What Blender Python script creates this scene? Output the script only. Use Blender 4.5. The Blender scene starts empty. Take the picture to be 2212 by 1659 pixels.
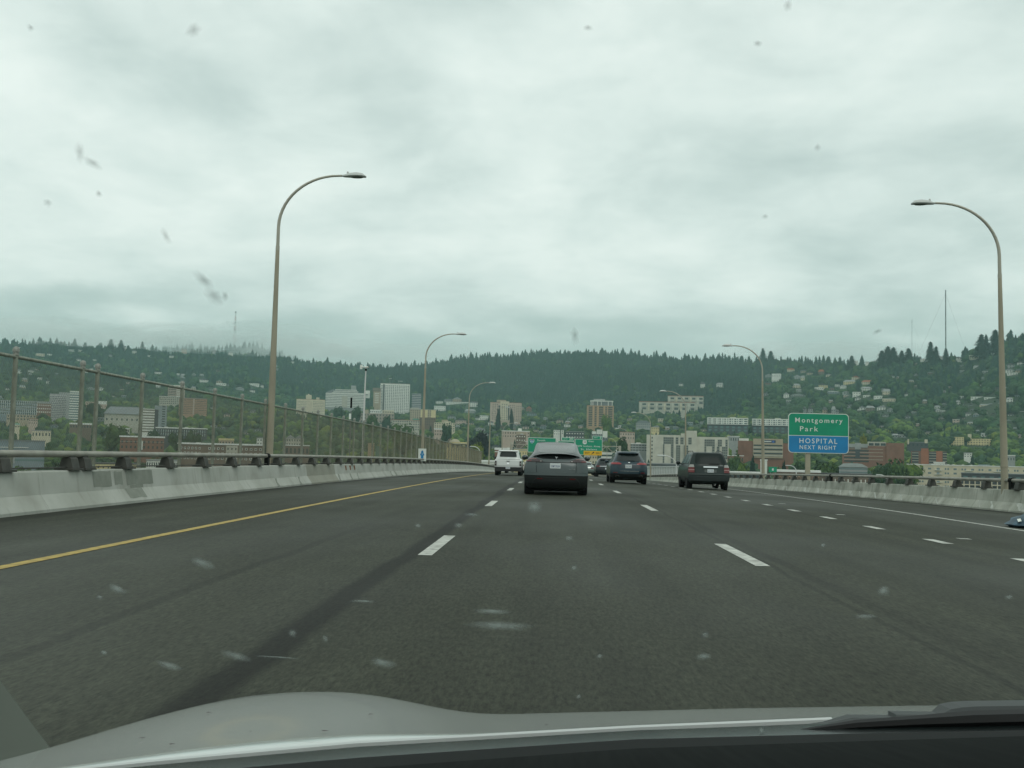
import bpy, bmesh, math, random
import numpy as np
from mathutils import Vector, Matrix

random.seed(7)
RNG = np.random.default_rng(11)
S = bpy.context.scene
COL = S.collection
R = math.radians

# ------------------------------------------------------------------ camera
F, CX, CY = 2337.0, 1106.0, 829.5           # focal length and centre for a 2212 x 1659 picture
EYE = Vector((0.0, 0.0, 1.14))
_a = R(1.35)
_vx, _vy = (1190 - CX) / F, -(983 - CY) / F
_dY = Vector((_vx, _vy, -1.0)).normalized()
_dZ = Vector((math.sin(_a), math.cos(_a), math.sin(_a) * _vx + math.cos(_a) * _vy)).normalized()
_dX = _dY.cross(_dZ)
CAMROT = Matrix((_dX, _dY, _dZ))
cam_data = bpy.data.cameras.new('camera')
cam = bpy.data.objects.new('camera', cam_data)
COL.objects.link(cam)
cam_data.sensor_width = 36.0
cam_data.lens = 36.0 * F / 2212.0
cam_data.clip_start = 0.05
cam_data.clip_end = 30000
cam.matrix_world = Matrix.Translation(EYE) @ CAMROT.to_4x4()
S.camera = cam

# ------------------------------------------------------------------ sky and sun
world = bpy.data.worlds.new('World')
S.world = world
world.use_nodes = True
nt = world.node_tree
nt.nodes.clear()


def N(tree, kind, **kw):
    n = tree.nodes.new(kind)
    for k, v in kw.items():
        if k.startswith('i_'):
            key = k[2:]
            n.inputs[int(key) if key.isdigit() else key].default_value = v
        else:
            setattr(n, k, v)
    return n


def ramp(tree, stops, interp='LINEAR'):
    n = tree.nodes.new('ShaderNodeValToRGB')
    cr = n.color_ramp
    cr.interpolation = interp
    while len(cr.elements) < len(stops):
        cr.elements.new(0.5)
    for e, (p, c) in zip(cr.elements, stops):
        e.position = p
        e.color = (c[0], c[1], c[2], 1)
    return n


def build_sky():
    L = nt.links.new
    out = N(nt, 'ShaderNodeOutputWorld')
    bg = N(nt, 'ShaderNodeBackground')
    bg.inputs['Strength'].default_value = 0.1
    L(bg.outputs[0], out.inputs[0])
    sky = N(nt, 'ShaderNodeTexSky', sky_type='NISHITA')
    sky.sun_disc = False
    sky.sun_elevation = R(48)
    sky.sun_rotation = R(160)
    tc = N(nt, 'ShaderNodeTexCoord')
    sep = N(nt, 'ShaderNodeSeparateXYZ')
    L(tc.outputs['Generated'], sep.inputs[0])
    zz = N(nt, 'ShaderNodeMath', operation='MAXIMUM', i_1=0.0)
    L(sep.outputs['Z'], zz.inputs[0])
    za = N(nt, 'ShaderNodeMath', operation='ADD', i_1=0.22)
    L(zz.outputs[0], za.inputs[0])
    dx = N(nt, 'ShaderNodeMath', operation='DIVIDE')
    dy = N(nt, 'ShaderNodeMath', operation='DIVIDE')
    L(sep.outputs['X'], dx.inputs[0]); L(za.outputs[0], dx.inputs[1])
    L(sep.outputs['Y'], dy.inputs[0]); L(za.outputs[0], dy.inputs[1])
    cmb = N(nt, 'ShaderNodeCombineXYZ')
    L(dx.outputs[0], cmb.inputs[0]); L(dy.outputs[0], cmb.inputs[1])
    n1 = N(nt, 'ShaderNodeTexNoise', noise_dimensions='2D')
    n1.inputs['Scale'].default_value = 1.15
    n1.inputs['Detail'].default_value = 5
    n1.inputs['Roughness'].default_value = 0.5
    n1.inputs['Distortion'].default_value = 0.35
    mp = N(nt, 'ShaderNodeMapping')
    mp.inputs['Location'].default_value = SKY_OFF
    L(cmb.outputs[0], mp.inputs[0])
    L(mp.outputs[0], n1.inputs['Vector'])
    n2 = N(nt, 'ShaderNodeTexNoise', noise_dimensions='2D')
    n2.inputs['Scale'].default_value = 4.0
    n2.inputs['Detail'].default_value = 6
    n2.inputs['Roughness'].default_value = 0.55
    n2.inputs['Distortion'].default_value = 0.2
    L(mp.outputs[0], n2.inputs['Vector'])
    mix = N(nt, 'ShaderNodeMix', data_type='FLOAT')
    mix.inputs[0].default_value = 0.33
    L(n1.outputs['Fac'], mix.inputs[2]); L(n2.outputs['Fac'], mix.inputs[3])
    cr = ramp(nt, [(0.28, (5.2, 6.25, 5.95)), (0.40, (6.7, 7.75, 7.35)), (0.51, (8.2, 9.2, 8.7)), (0.64, (9.7, 10.5, 9.9))])
    L(mix.outputs[0], cr.inputs[0])
    # dim grey-green stratus lying low over the land all round the horizon
    low = N(nt, 'ShaderNodeMapRange')
    low.inputs['From Min'].default_value = 0.085
    low.inputs['From Max'].default_value = 0.145
    low.interpolation_type = 'SMOOTHSTEP'
    n3 = N(nt, 'ShaderNodeTexNoise')
    n3.inputs['Scale'].default_value = 9
    n3.inputs['Detail'].default_value = 5
    mp3 = N(nt, 'ShaderNodeMapping')
    mp3.inputs['Scale'].default_value = (1, 1, 3.2)
    L(tc.outputs['Generated'], mp3.inputs[0]); L(mp3.outputs[0], n3.inputs['Vector'])
    jit = N(nt, 'ShaderNodeMath', operation='MULTIPLY_ADD', i_1=0.15, i_2=-0.075)
    L(n3.outputs['Fac'], jit.inputs[0])
    zj = N(nt, 'ShaderNodeMath', operation='ADD')
    L(sep.outputs['Z'], zj.inputs[0]); L(jit.outputs[0], zj.inputs[1])
    L(zj.outputs[0], low.inputs['Value'])
    m2 = N(nt, 'ShaderNodeMix', data_type='RGBA')
    m2.inputs[6].default_value = (5.3, 6.4, 6.0, 1)
    L(low.outputs[0], m2.inputs[0]); L(cr.outputs[0], m2.inputs[7])
    m3 = N(nt, 'ShaderNodeMix', data_type='RGBA')
    m3.inputs[0].default_value = 0.95
    L(sky.outputs[0], m3.inputs[6]); L(m2.outputs[2], m3.inputs[7])
    L(m3.outputs[2], bg.inputs[0])


SKY_OFF = (3.1, 1.7, 0)
build_sky()
sun_d = bpy.data.lights.new('sun', 'SUN')
sun_d.energy = 0.55
sun_d.angle = R(25)
sun_d.color = (1.0, 0.97, 0.9)
sun = bpy.data.objects.new('sun', sun_d)
COL.objects.link(sun)
sun.rotation_euler = (R(42), 0, R(20))
S.view_settings.view_transform = 'Standard'
S.view_settings.look = 'None'
S.view_settings.exposure = 0.0
S.view_settings.gamma = 1.0
S.cycles.use_denoising = True
S.cycles.max_bounces = 5
S.cycles.diffuse_bounces = 2
S.cycles.glossy_bounces = 2
S.cycles.transmission_bounces = 2
S.cycles.volume_bounces = 2
S.cycles.transparent_max_bounces = 6
S.cycles.caustics_reflective = False
S.cycles.caustics_refractive = False


# ------------------------------------------------------------------ helpers
def at(u, v, D):
    """The point seen at picture position (u, v) at D metres down the road."""
    w = CAMROT @ Vector(((u - CX) / F, -(v - CY) / F, -1.0))
    return EYE + w * (D / w.y)


def px(p):
    c = CAMROT.transposed() @ (Vector(p) - EYE)
    return (CX - F * c.x / c.z, CY + F * c.y / c.z)


def tag(o, label=None, cat=None, group=None, kind=None):
    if label: o['label'] = label
    if cat: o['category'] = cat
    if group: o['group'] = group
    if kind: o['kind'] = kind
    return o


def link(o, parent=None):
    COL.objects.link(o)
    if parent is not None:
        o.parent = parent
    return o


def thing(name, label, cat, loc=(0, 0, 0), rz=0.0, group=None):
    o = link(bpy.data.objects.new(name, None))
    o.empty_display_size = 0.2
    o.location = loc
    o.rotation_euler = (0, 0, rz)
    return tag(o, label, cat, group)


def dup(root, loc=None, rz=None):
    r = root.copy(); COL.objects.link(r)
    if loc is not None: r.location = loc
    if rz is not None: r.rotation_euler = (0, 0, rz)
    for ch in list(root.children):
        c = ch.copy(); COL.objects.link(c); c.parent = r
        for g_ in list(ch.children):
            d = g_.copy(); COL.objects.link(d); d.parent = c
    return r


def sharp(me, ang=0.7):
    bm = bmesh.new(); bm.from_mesh(me)
    for f in bm.faces: f.smooth = True
    for e in bm.edges:
        if len(e.link_faces) == 2 and e.calc_face_angle(0) > ang:
            e.smooth = False
    bm.to_mesh(me); bm.free()


class MB:
    def __init__(self):
        self.v = []; self.f = []

    def add(self, vs, fs):
        b = len(self.v)
        self.v += [tuple(p) for p in vs]
        self.f += [tuple(i + b for i in f) for f in fs]
        return self

    def box(self, x0, x1, y0, y1, z0, z1):
        vs = [(x0, y0, z0), (x1, y0, z0), (x1, y1, z0), (x0, y1, z0), (x0, y0, z1), (x1, y0, z1), (x1, y1, z1), (x0, y1, z1)]
        return self.add(vs, [(3, 2, 1, 0), (4, 5, 6, 7), (0, 1, 5, 4), (1, 2, 6, 5), (2, 3, 7, 6), (3, 0, 4, 7)])

    def tube(self, pts, rad, n=10, cap=True):
        pts = [Vector(p) for p in pts]
        if not hasattr(rad, '__len__'): rad = [rad] * len(pts)
        vs = []; fs = []
        prev = None
        for i, p in enumerate(pts):
            d = (pts[min(i + 1, len(pts) - 1)] - pts[max(i - 1, 0)]).normalized()
            if prev is None:
                ref = Vector((0, 1, 0)) if abs(d.y) < 0.9 else Vector((1, 0, 0))
            else:
                ref = prev
            a = (ref - d * ref.dot(d)).normalized()
            b = d.cross(a); prev = a
            for k in range(n):
                t = 2 * math.pi * k / n
                vs.append(p + (a * math.cos(t) + b * math.sin(t)) * rad[i])
        for i in range(len(pts) - 1):
            for k in range(n):
                k2 = (k + 1) % n
                fs.append((i * n + k, i * n + k2, (i + 1) * n + k2, (i + 1) * n + k))
        if cap:
            fs.append(tuple(range(n - 1, -1, -1)))
            fs.append(tuple((len(pts) - 1) * n + k for k in range(n)))
        return self.add(vs, fs)

    def loft(self, rings, closed=True, cap=True):
        n = len(rings[0]); vs = [p for r in rings for p in r]; fs = []
        for i in range(len(rings) - 1):
            for k in range(n if closed else n - 1):
                k2 = (k + 1) % n
                fs.append((i * n + k, i * n + k2, (i + 1) * n + k2, (i + 1) * n + k))
        if cap and closed:
            fs.append(tuple(range(n - 1, -1, -1)))
            fs.append(tuple((len(rings) - 1) * n + k for k in range(n)))
        return self.add(vs, fs)

    def slab(self, poly, y0, y1):
        """polygon of (x, z) pushed from y0 to y1"""
        n = len(poly)
        vs = [(x, y0, z) for x, z in poly] + [(x, y1, z) for x, z in poly]
        fs = [tuple(range(n)), tuple(range(2 * n - 1, n - 1, -1))]
        fs += [((k + 1) % n, k, k + n, (k + 1) % n + n) for k in range(n)]
        return self.add(vs, fs)

    def mesh(self, name, m, smooth=False):
        me = bpy.data.meshes.new(name)
        me.from_pydata(self.v, [], self.f)
        if m is not None: me.materials.append(m)
        if smooth: sharp(me)
        return me

    def build(self, name, m, parent=None, smooth=False, loc=None, rz=None):
        o = link(bpy.data.objects.new(name, self.mesh(name, m, smooth)), parent)
        if loc is not None: o.location = loc
        if rz is not None: o.rotation_euler = (0, 0, rz)
        return o


def put(name, me, parent=None, loc=(0, 0, 0), rz=0.0, scale=None):
    o = link(bpy.data.objects.new(name, me), parent)
    o.location = loc
    o.rotation_euler = (0, 0, rz)
    if scale is not None: o.scale = scale
    return o


MATS = {}


def mat(name, col, rough=0.7, metal=0.0, noise=0.0, scale=3.0, spec=0.4, coat=0.0, bump=0.0, second=None, stretch=(1, 1, 1), detail=5):
    if name in MATS: return MATS[name]
    m = bpy.data.materials.new(name); m.use_nodes = True
    t = m.node_tree; b = t.nodes['Principled BSDF']
    b.inputs['Roughness'].default_value = rough
    b.inputs['Metallic'].default_value = metal
    b.inputs['Specular IOR Level'].default_value = spec
    b.inputs['Coat Weight'].default_value = coat
    b.inputs['Coat Roughness'].default_value = 0.04
    c = (*col, 1)
    b.inputs['Base Color'].default_value = c
    if noise or bump or second:
        tc = N(t, 'ShaderNodeTexCoord'); mp = N(t, 'ShaderNodeMapping')
        mp.inputs['Scale'].default_value = stretch
        nz = N(t, 'ShaderNodeTexNoise')
        nz.inputs['Scale'].default_value = scale; nz.inputs['Detail'].default_value = detail
        t.links.new(tc.outputs['Object'], mp.inputs[0]); t.links.new(mp.outputs[0], nz.inputs['Vector'])
        if noise or second:
            lo = second or tuple(x * (1 - noise) for x in col)
            hi = col if second else tuple(min(1, x * (1 + noise)) for x in col)
            cr = ramp(t, [(0.36, lo), (0.64, hi)])
            t.links.new(nz.outputs['Fac'], cr.inputs[0]); t.links.new(cr.outputs[0], b.inputs['Base Color'])
        if bump:
            bp = N(t, 'ShaderNodeBump'); bp.inputs['Strength'].default_value = bump
            t.links.new(nz.outputs['Fac'], bp.inputs['Height']); t.links.new(bp.outputs[0], b.inputs['Normal'])
    MATS[name] = m
    return m


def leaf_mat(name, lo, hi, use_attr):
    m = bpy.data.materials.new(name); m.use_nodes = True
    t = m.node_tree; b = t.nodes['Principled BSDF']
    b.inputs['Roughness'].default_value = 0.85
    b.inputs['Specular IOR Level'].default_value = 0.15
    nz = N(t, 'ShaderNodeTexNoise'); nz.inputs['Scale'].default_value = 0.45; nz.inputs['Detail'].default_value = 4
    geo = N(t, 'ShaderNodeNewGeometry')
    t.links.new(geo.outputs['Position'], nz.inputs['Vector'])
    cr = ramp(t, [(0.3, lo), (0.7, hi)])
    t.links.new(nz.outputs['Fac'], cr.inputs[0])
    mx = N(t, 'ShaderNodeMix', data_type='RGBA', blend_type='MULTIPLY')
    mx.inputs[0].default_value = 1
    t.links.new(cr.outputs[0], mx.inputs[6])
    if use_attr:
        at_ = N(t, 'ShaderNodeAttribute'); at_.attribute_name = 'tint'
        t.links.new(at_.outputs['Color'], mx.inputs[7])
    else:
        oi = N(t, 'ShaderNodeObjectInfo')
        t.links.new(oi.outputs['Color'], mx.inputs[7])
    t.links.new(mx.outputs[2], b.inputs['Base Color'])
    return m


# ------------------------------------------------------------------ the land
HU = np.array([-900, -300, 0, 300, 600, 900, 1100, 1300, 1500, 1700, 1900, 2100, 2300, 2900], float)
H_DF = np.array([1900, 1900, 1900, 2000, 2200, 2400, 2400, 2300, 2100, 1800, 1600, 1500, 1450, 1400], float)
H_VF = np.array([860, 866, 872, 880, 893, 900, 905, 905, 908, 916, 928, 940, 945, 950], float)
H_DR = np.array([3000, 3000, 3000, 3100, 3300, 3500, 3500, 3400, 3200, 2900, 2400, 2150, 2000, 1900], float)
SKU = np.array([-900, -200, 0, 100, 170, 230, 300, 380, 440, 500, 580, 650, 720, 800, 880, 950, 1040, 1150, 1250, 1320, 1400, 1480, 1560, 1640, 1700, 1760, 1830, 1900, 1960, 2010, 2060, 2100, 2150, 2212, 2400, 2900], float)
SKV = np.array([735, 735, 731, 728, 738, 738, 746, 755, 758, 758, 762, 770, 778, 786, 786, 771, 763, 759, 755, 756, 763, 769, 768, 775, 772, 778, 778, 776, 766, 763, 762, 744, 726, 713, 690, 690], float)


def smooth(x):
    x = np.clip(x, 0, 1)
    return x * x * (3 - 2 * x)


def ground(x, y):
    x = np.asarray(x, float); y = np.asarray(y, float)
    ye = np.maximum(y, 300.0)
    u = 1190 + F * x / ye
    vh = 983 + 0.02356 * (u - 1190)
    df = np.interp(u, HU, H_DF); dr = np.interp(u, HU, H_DR)
    zf = 1.14 + (vh - np.interp(u, HU, H_VF)) / F * df
    zr = 1.14 + (vh - np.interp(u, SKU, SKV)) / F * dr - 21.0
    flat = -48 + 0.037 * ye
    extra = (zf - (-48 + 0.037 * df)) * smooth((ye - 900) / (df - 900)) ** 1.2
    z = flat + extra
    s = (ye - df) / (dr - df)
    sc = np.clip(s, 0, 1)
    bump = np.sin(x * 0.011 + y * 0.004) * 14 + np.sin(x * 0.023 - y * 0.013 + 1.3) * 8
    hill = zf + (zr - zf) * (0.35 * sc + 0.65 * sc ** 1.25) + bump * np.sin(np.pi * sc) ** 1.0
    z = np.where(s > 0, hill, z)
    z = np.where(s > 1, zr - (ye - dr) * 0.22, z)
    return np.maximum(z, -60.0)


def g1(x, y):
    return float(ground(x, y))


def hit(u, v, d0=500.0, step=10.0):
    D = d0; best = (1e9, d0)
    while D < 4200:
        p = at(u, v, D)
        gap = p.z - g1(p.x, p.y)
        if gap < 0: return D
        if gap < best[0]: best = (gap, D)
        D += step
    return best[1] if best[0] < 25 else None


M_land = mat('land', (0.03, 0.05, 0.02), 0.95, noise=0.5, scale=0.05, second=(0.018, 0.03, 0.016))


def grid_mesh(name, X, Y, Z, m):
    r, c = X.shape
    me = bpy.data.meshes.new(name)
    vs = np.stack([X, Y, Z], -1).reshape(-1, 3).astype(np.float32)
    i = np.arange(r * c).reshape(r, c)
    fs = np.stack([i[:-1, :-1], i[:-1, 1:], i[1:, 1:], i[1:, :-1]], -1).reshape(-1, 4)
    raw_mesh(me, vs, fs, m)
    return me


def raw_mesh(me, vs, fs, m, tint=None, smooth_=False):
    nv, nf, k = len(vs), len(fs), fs.shape[1]
    me.vertices.add(nv); me.vertices.foreach_set('co', vs.astype(np.float32).ravel())
    me.loops.add(nf * k); me.loops.foreach_set('vertex_index', fs.astype(np.int32).ravel())
    me.polygons.add(nf)
    me.polygons.foreach_set('loop_start', np.arange(0, nf * k, k, dtype=np.int32))
    me.polygons.foreach_set('loop_total', np.full(nf, k, dtype=np.int32))
    me.update(calc_edges=True)
    if tint is not None:
        a = me.attributes.new('tint', 'FLOAT_COLOR', 'POINT')
        a.data.foreach_set('color', tint.astype(np.float32).ravel())
    if m is not None: me.materials.append(m)
    return me


ts = np.concatenate([np.linspace(-1.3, -0.6, 20)[:-1], np.linspace(-0.6, 0.6, 170), np.linspace(0.6, 1.3, 20)[1:]])
ys = np.concatenate([np.linspace(-500, 300, 9)[:-1], np.linspace(300, 1400, 45)[:-1], np.linspace(1400, 3800, 110)[:-1], np.linspace(3800, 6500, 20)])
TT, YY = np.meshgrid(ts, ys)
XX = TT * np.maximum(YY, 300)
land = link(bpy.data.objects.new('terrain', grid_mesh('terrain', XX, YY, ground(XX, YY), M_land)))
tag(land, 'valley floor rising to the wooded hills', kind='structure')

# far misty hill behind the left ridge
FHU = np.array([60, 180, 260, 330, 393, 440, 500, 540, 580, 640, 720, 820, 950, 1100], float)
FHV = np.array([790, 770, 752, 746, 739, 746, 738, 736, 748, 772, 786, 790, 800, 830], float)
fu = np.linspace(60, 1100, 70); fd = np.linspace(4000, 5300, 16)
FU, FD = np.meshgrid(fu, fd)
fx = (FU - 1190) / F * FD
ftop = 1.14 + (983 + 0.02356 * (FU - 1190) - np.interp(FU, FHU, FHV)) / F * 4600 - 20
fz = np.where(FD < 4600, 60 + (ftop - 60) * ((FD - 4000) / 600).clip(0, 1) ** 0.8, ftop - (FD - 4600) * 0.25)
far_hill = link(bpy.data.objects.new('far_hill', grid_mesh('far_hill', fx, FD, fz, M_land)))
tag(far_hill, 'misty hill fading into low cloud behind the left ridge', kind='structure')

# ------------------------------------------------------------------ the bridge deck
XL, XR = -8.4, 14.25


def deck(x, y):
    z = -6.1e-5 * y * abs(y) if y > 0 else -6.1e-5 * y * y * 0.2
    if x > 2.4:
        tw = 0.0 if y < 30 else (0.0065 * (min(y, 100) - 30) + 0.004 * max(0, min(y, 170) - 100))
        z -= 0.016 * (x - 2.4) + tw * (x - 2.4) / 12.0
    return z


def asphalt():
    m = bpy.data.materials.new('asphalt'); m.use_nodes = True
    t = m.node_tree; b = t.nodes['Principled BSDF']; L = t.links.new
    b.inputs['Roughness'].default_value = 0.72
    b.inputs['Specular IOR Level'].default_value = 0.22
    tc = N(t, 'ShaderNodeTexCoord'); sep = N(t, 'ShaderNodeSeparateXYZ')
    L(tc.outputs['Object'], sep.inputs[0])

    def mth(op, a, bb=None, c=None):
        n = N(t, 'ShaderNodeMath', operation=op)
        for i, q in enumerate((a, bb, c)):
            if q is None: continue
            if isinstance(q, (int, float)): n.inputs[i].default_value = q
            else: L(q, n.inputs[i])
        return n.outputs[0]

    def noise(sc, stretch, det=4, rough=0.55):
        mp = N(t, 'ShaderNodeMapping'); mp.inputs['Scale'].default_value = stretch
        L(tc.outputs['Object'], mp.inputs[0])
        nz = N(t, 'ShaderNodeTexNoise'); nz.inputs['Scale'].default_value = sc; nz.inputs['Detail'].default_value = det
        nz.inputs['Roughness'].default_value = rough
        L(mp.outputs[0], nz.inputs['Vector'])
        return nz.outputs['Fac']
    broad = noise(0.35, (1, 0.25, 1))
    streak = noise(2.2, (1, 0.03, 1), 5)
    agg = noise(38, (1, 0.22, 1), 4, 0.8)
    wob = mth('MULTIPLY_ADD', noise(0.5, (0, 0.35, 0), 3), 0.35, -0.17)
    X = mth('ADD', sep.outputs['X'], wob)

    def band(x0, w, amt, patch=None):
        d = mth('ABSOLUTE', mth('SUBTRACT', X, x0))
        mr = N(t, 'ShaderNodeMapRange', interpolation_type='SMOOTHSTEP')
        L(d, mr.inputs['Value'])
        mr.inputs['From Min'].default_value = w * 0.35; mr.inputs['From Max'].default_value = w
        mr.inputs['To Min'].default_value = amt; mr.inputs['To Max'].default_value = 0
        o = mr.outputs[0]
        if patch is not None: o = mth('MULTIPLY', o, patch)
        return o
    pn = N(t, 'ShaderNodeMapRange'); L(noise(0.5, (0.6, 0.12, 1), 3), pn.inputs['Value'])
    pn.inputs['From Min'].default_value = 0.35; pn.inputs['From Max'].default_value = 0.62
    patch = pn.outputs[0]
    dark = band(-1.56, 0.17, 0.68)
    for x0, w, a_, pt in ((-2.85, 0.10, 0.4, patch), (2.62, 0.12, 0.5, patch), (2.42, 0.05, 0.4, None), (5.95, 0.12, 0.25, patch), (-8.15, 0.35, 0.5, None), (13.9, 0.5, 0.45, None), (-4.75, 0.1, 0.2, patch)):
        dark = mth('MAXIMUM', dark, band(x0, w, a_, pt))
    # polished wheel paths
    for x0 in (-0.4, 1.3, -4.1, -2.3, 3.3, 5.0):
        dark = mth('SUBTRACT', dark, band(x0, 0.6, 0.20))
    v = mth('MULTIPLY_ADD', broad, 0.9, 0.55)
    v = mth('MULTIPLY', v, mth('MULTIPLY_ADD', streak, 0.9, 0.55))
    mot = noise(1.6, (1, 0.4, 1), 6, 0.65)
    v = mth('MULTIPLY', v, mth('MULTIPLY_ADD', mot, 0.7, 0.65))
    wet = N(t, 'ShaderNodeMapRange'); L(noise(0.23, (0.8, 0.3, 1), 3), wet.inputs['Value'])
    wet.inputs['From Min'].default_value = 0.35; wet.inputs['From Max'].default_value = 0.7
    wet.inputs['To Min'].default_value = 0.85; wet.inputs['To Max'].default_value = 0.55
    L(wet.outputs[0], b.inputs['Roughness'])
    crk = N(t, 'ShaderNodeTexVoronoi', feature='DISTANCE_TO_EDGE'); crk.inputs['Scale'].default_value = 0.22
    cmp_ = N(t, 'ShaderNodeMapping'); cmp_.inputs['Scale'].default_value = (1.0, 0.35, 1)
    cad = N(t, 'ShaderNodeVectorMath', operation='ADD'); cnz = N(t, 'ShaderNodeTexNoise'); cnz.inputs['Scale'].default_value = 1.3; cnz.inputs['Detail'].default_value = 5
    csc = N(t, 'ShaderNodeVectorMath', operation='SCALE'); csc.inputs['Scale'].default_value = 1.2
    L(tc.outputs['Object'], cnz.inputs['Vector']); L(cnz.outputs['Color'], csc.inputs[0]); L(tc.outputs['Object'], cad.inputs[0]); L(csc.outputs[0], cad.inputs[1])
    L(cad.outputs[0], cmp_.inputs[0]); L(cmp_.outputs[0], crk.inputs['Vector'])
    cmr = N(t, 'ShaderNodeMapRange'); L(crk.outputs['Distance'], cmr.inputs['Value'])
    cmr.inputs['From Min'].default_value = 0.0; cmr.inputs['From Max'].default_value = 0.006
    cmr.inputs['To Min'].default_value = 0.35; cmr.inputs['To Max'].default_value = 0.0
    dark = mth('MAXIMUM', dark, mth('MULTIPLY', cmr.outputs[0], patch))
    spk = N(t, 'ShaderNodeMapRange'); L(agg, spk.inputs['Value'])
    spk.inputs['From Min'].default_value = 0.3; spk.inputs['From Max'].default_value = 0.7
    spk.inputs['To Min'].default_value = 0.4; spk.inputs['To Max'].default_value = 1.75
    v = mth('MULTIPLY', v, spk.outputs[0])
    v = mth('MULTIPLY', v, mth('SUBTRACT', 1.0, dark))
    c = N(t, 'ShaderNodeMix', data_type='RGBA', blend_type='MULTIPLY')
    c.inputs[0].default_value = 1; c.inputs[6].default_value = (0.0315, 0.0345, 0.0235, 1)
    L(v, c.inputs[7]); L(c.outputs[2], b.inputs['Base Color'])
    bp = N(t, 'ShaderNodeBump'); bp.inputs['Strength'].default_value = 0.35; bp.inputs['Distance'].default_value = 0.01
    L(agg, bp.inputs['Height']); L(bp.outputs[0], b.inputs['Normal'])
    return m


M_asph = asphalt()
M_conc_dark = mat('bridge_concrete', (0.25, 0.25, 0.22), 0.9, noise=0.2, scale=0.6)
dx = np.unique(np.concatenate([np.linspace(XL - 0.8, XR + 0.8, 27), [2.4]]))
dyy = np.concatenate([np.linspace(-60, 0, 7)[:-1], np.linspace(0, 330, 111)])
DXX, DYY = np.meshgrid(dx, dyy)
DZ = np.vectorize(deck)(DXX, DYY)
road = link(bpy.data.objects.new('road', grid_mesh('road', DXX, DYY, DZ, M_asph)))
tag(road, 'worn dark asphalt roadway of the bridge', kind='structure')
# steel and concrete below the deck
gm = MB()
rings = []
for y in np.linspace(-60, 330, 40):
    zl, zr = deck(XL, y), deck(XR, y)
    rings.append([(XL - 0.85, y, zl - 0.02), (XR + 0.85, y, zr - 0.02), (XR + 0.85, y, zr - 0.6), (9, y, zr - 2.6), (-4, y, zl - 2.6), (XL - 0.85, y, zl - 0.6)])
gm.loft(rings)
tag(gm.build('bridge_girder', M_conc_dark), 'concrete deck edge and girder carrying the roadway', kind='structure')
pm = MB()
for y in (60, 190, 320):
    for x in (-4, 9):
        pm.box(x - 1.2, x + 1.2, y - 1.5, y + 1.5, -62, deck(x, y) - 2.0)
tag(pm.build('bridge_pier', M_conc_dark), 'concrete piers under the bridge', kind='structure')

# painted markings
M_white = mat('road_paint_white', (0.56, 0.57, 0.52), 0.75, second=(0.30, 0.30, 0.27), scale=7)
M_yellow = mat('road_paint_yellow', (0.47, 0.34, 0.085), 0.75, second=(0.30, 0.22, 0.07), scale=8)


def strip(name, x, w, y0, y1, m, dx_=0.0, n=None):
    n = n or max(2, int((y1 - y0) / 3) + 1)
    mb = MB(); vs = []; fs = []
    for i in range(n):
        y = y0 + (y1 - y0) * i / (n - 1)
        for s_ in (-1, 1):
            xx = x + s_ * w / 2
            vs.append((xx, y, deck(xx, y) + 0.005))
    for i in range(n - 1):
        fs.append((2 * i, 2 * i + 1, 2 * i + 3, 2 * i + 2))
    mb.add(vs, fs)
    o = mb.build(name, m)
    o['kind'] = 'structure'
    return o


def dash_row(x, centers, ln, w):
    for c in centers:
        strip('lane_dash', x, w, c - ln / 2, c + ln / 2, M_white, n=4)


tag(strip('yellow_edge_line', -5.0, 0.14, -20, 300, M_yellow), 'yellow edge line along the left shoulder', kind='structure')
tag(strip('white_edge_line', 9.4, 0.13, -20, 300, M_white), 'white edge line along the right shoulder', kind='structure')
dash_row(-1.38, [1.4 + 12.2 * k for k in range(0, 16)], 3.0, 0.16)
dash_row(2.32, [1.2 + 12.2 * k for k in range(0, 16)], 3.0, 0.16)
dash_row(6.12, [14.05 + 3.37 * k for k in range(-4, 28)], 0.95, 0.18)
for y in (19.2 - 0.9, 26.0, 32.5):
    strip('lane_reflector', 6.9, 0.2, y, y + 0.22, M_white, n=2)

# ------------------------------------------------------------------ concrete barriers with pipe rails


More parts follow.
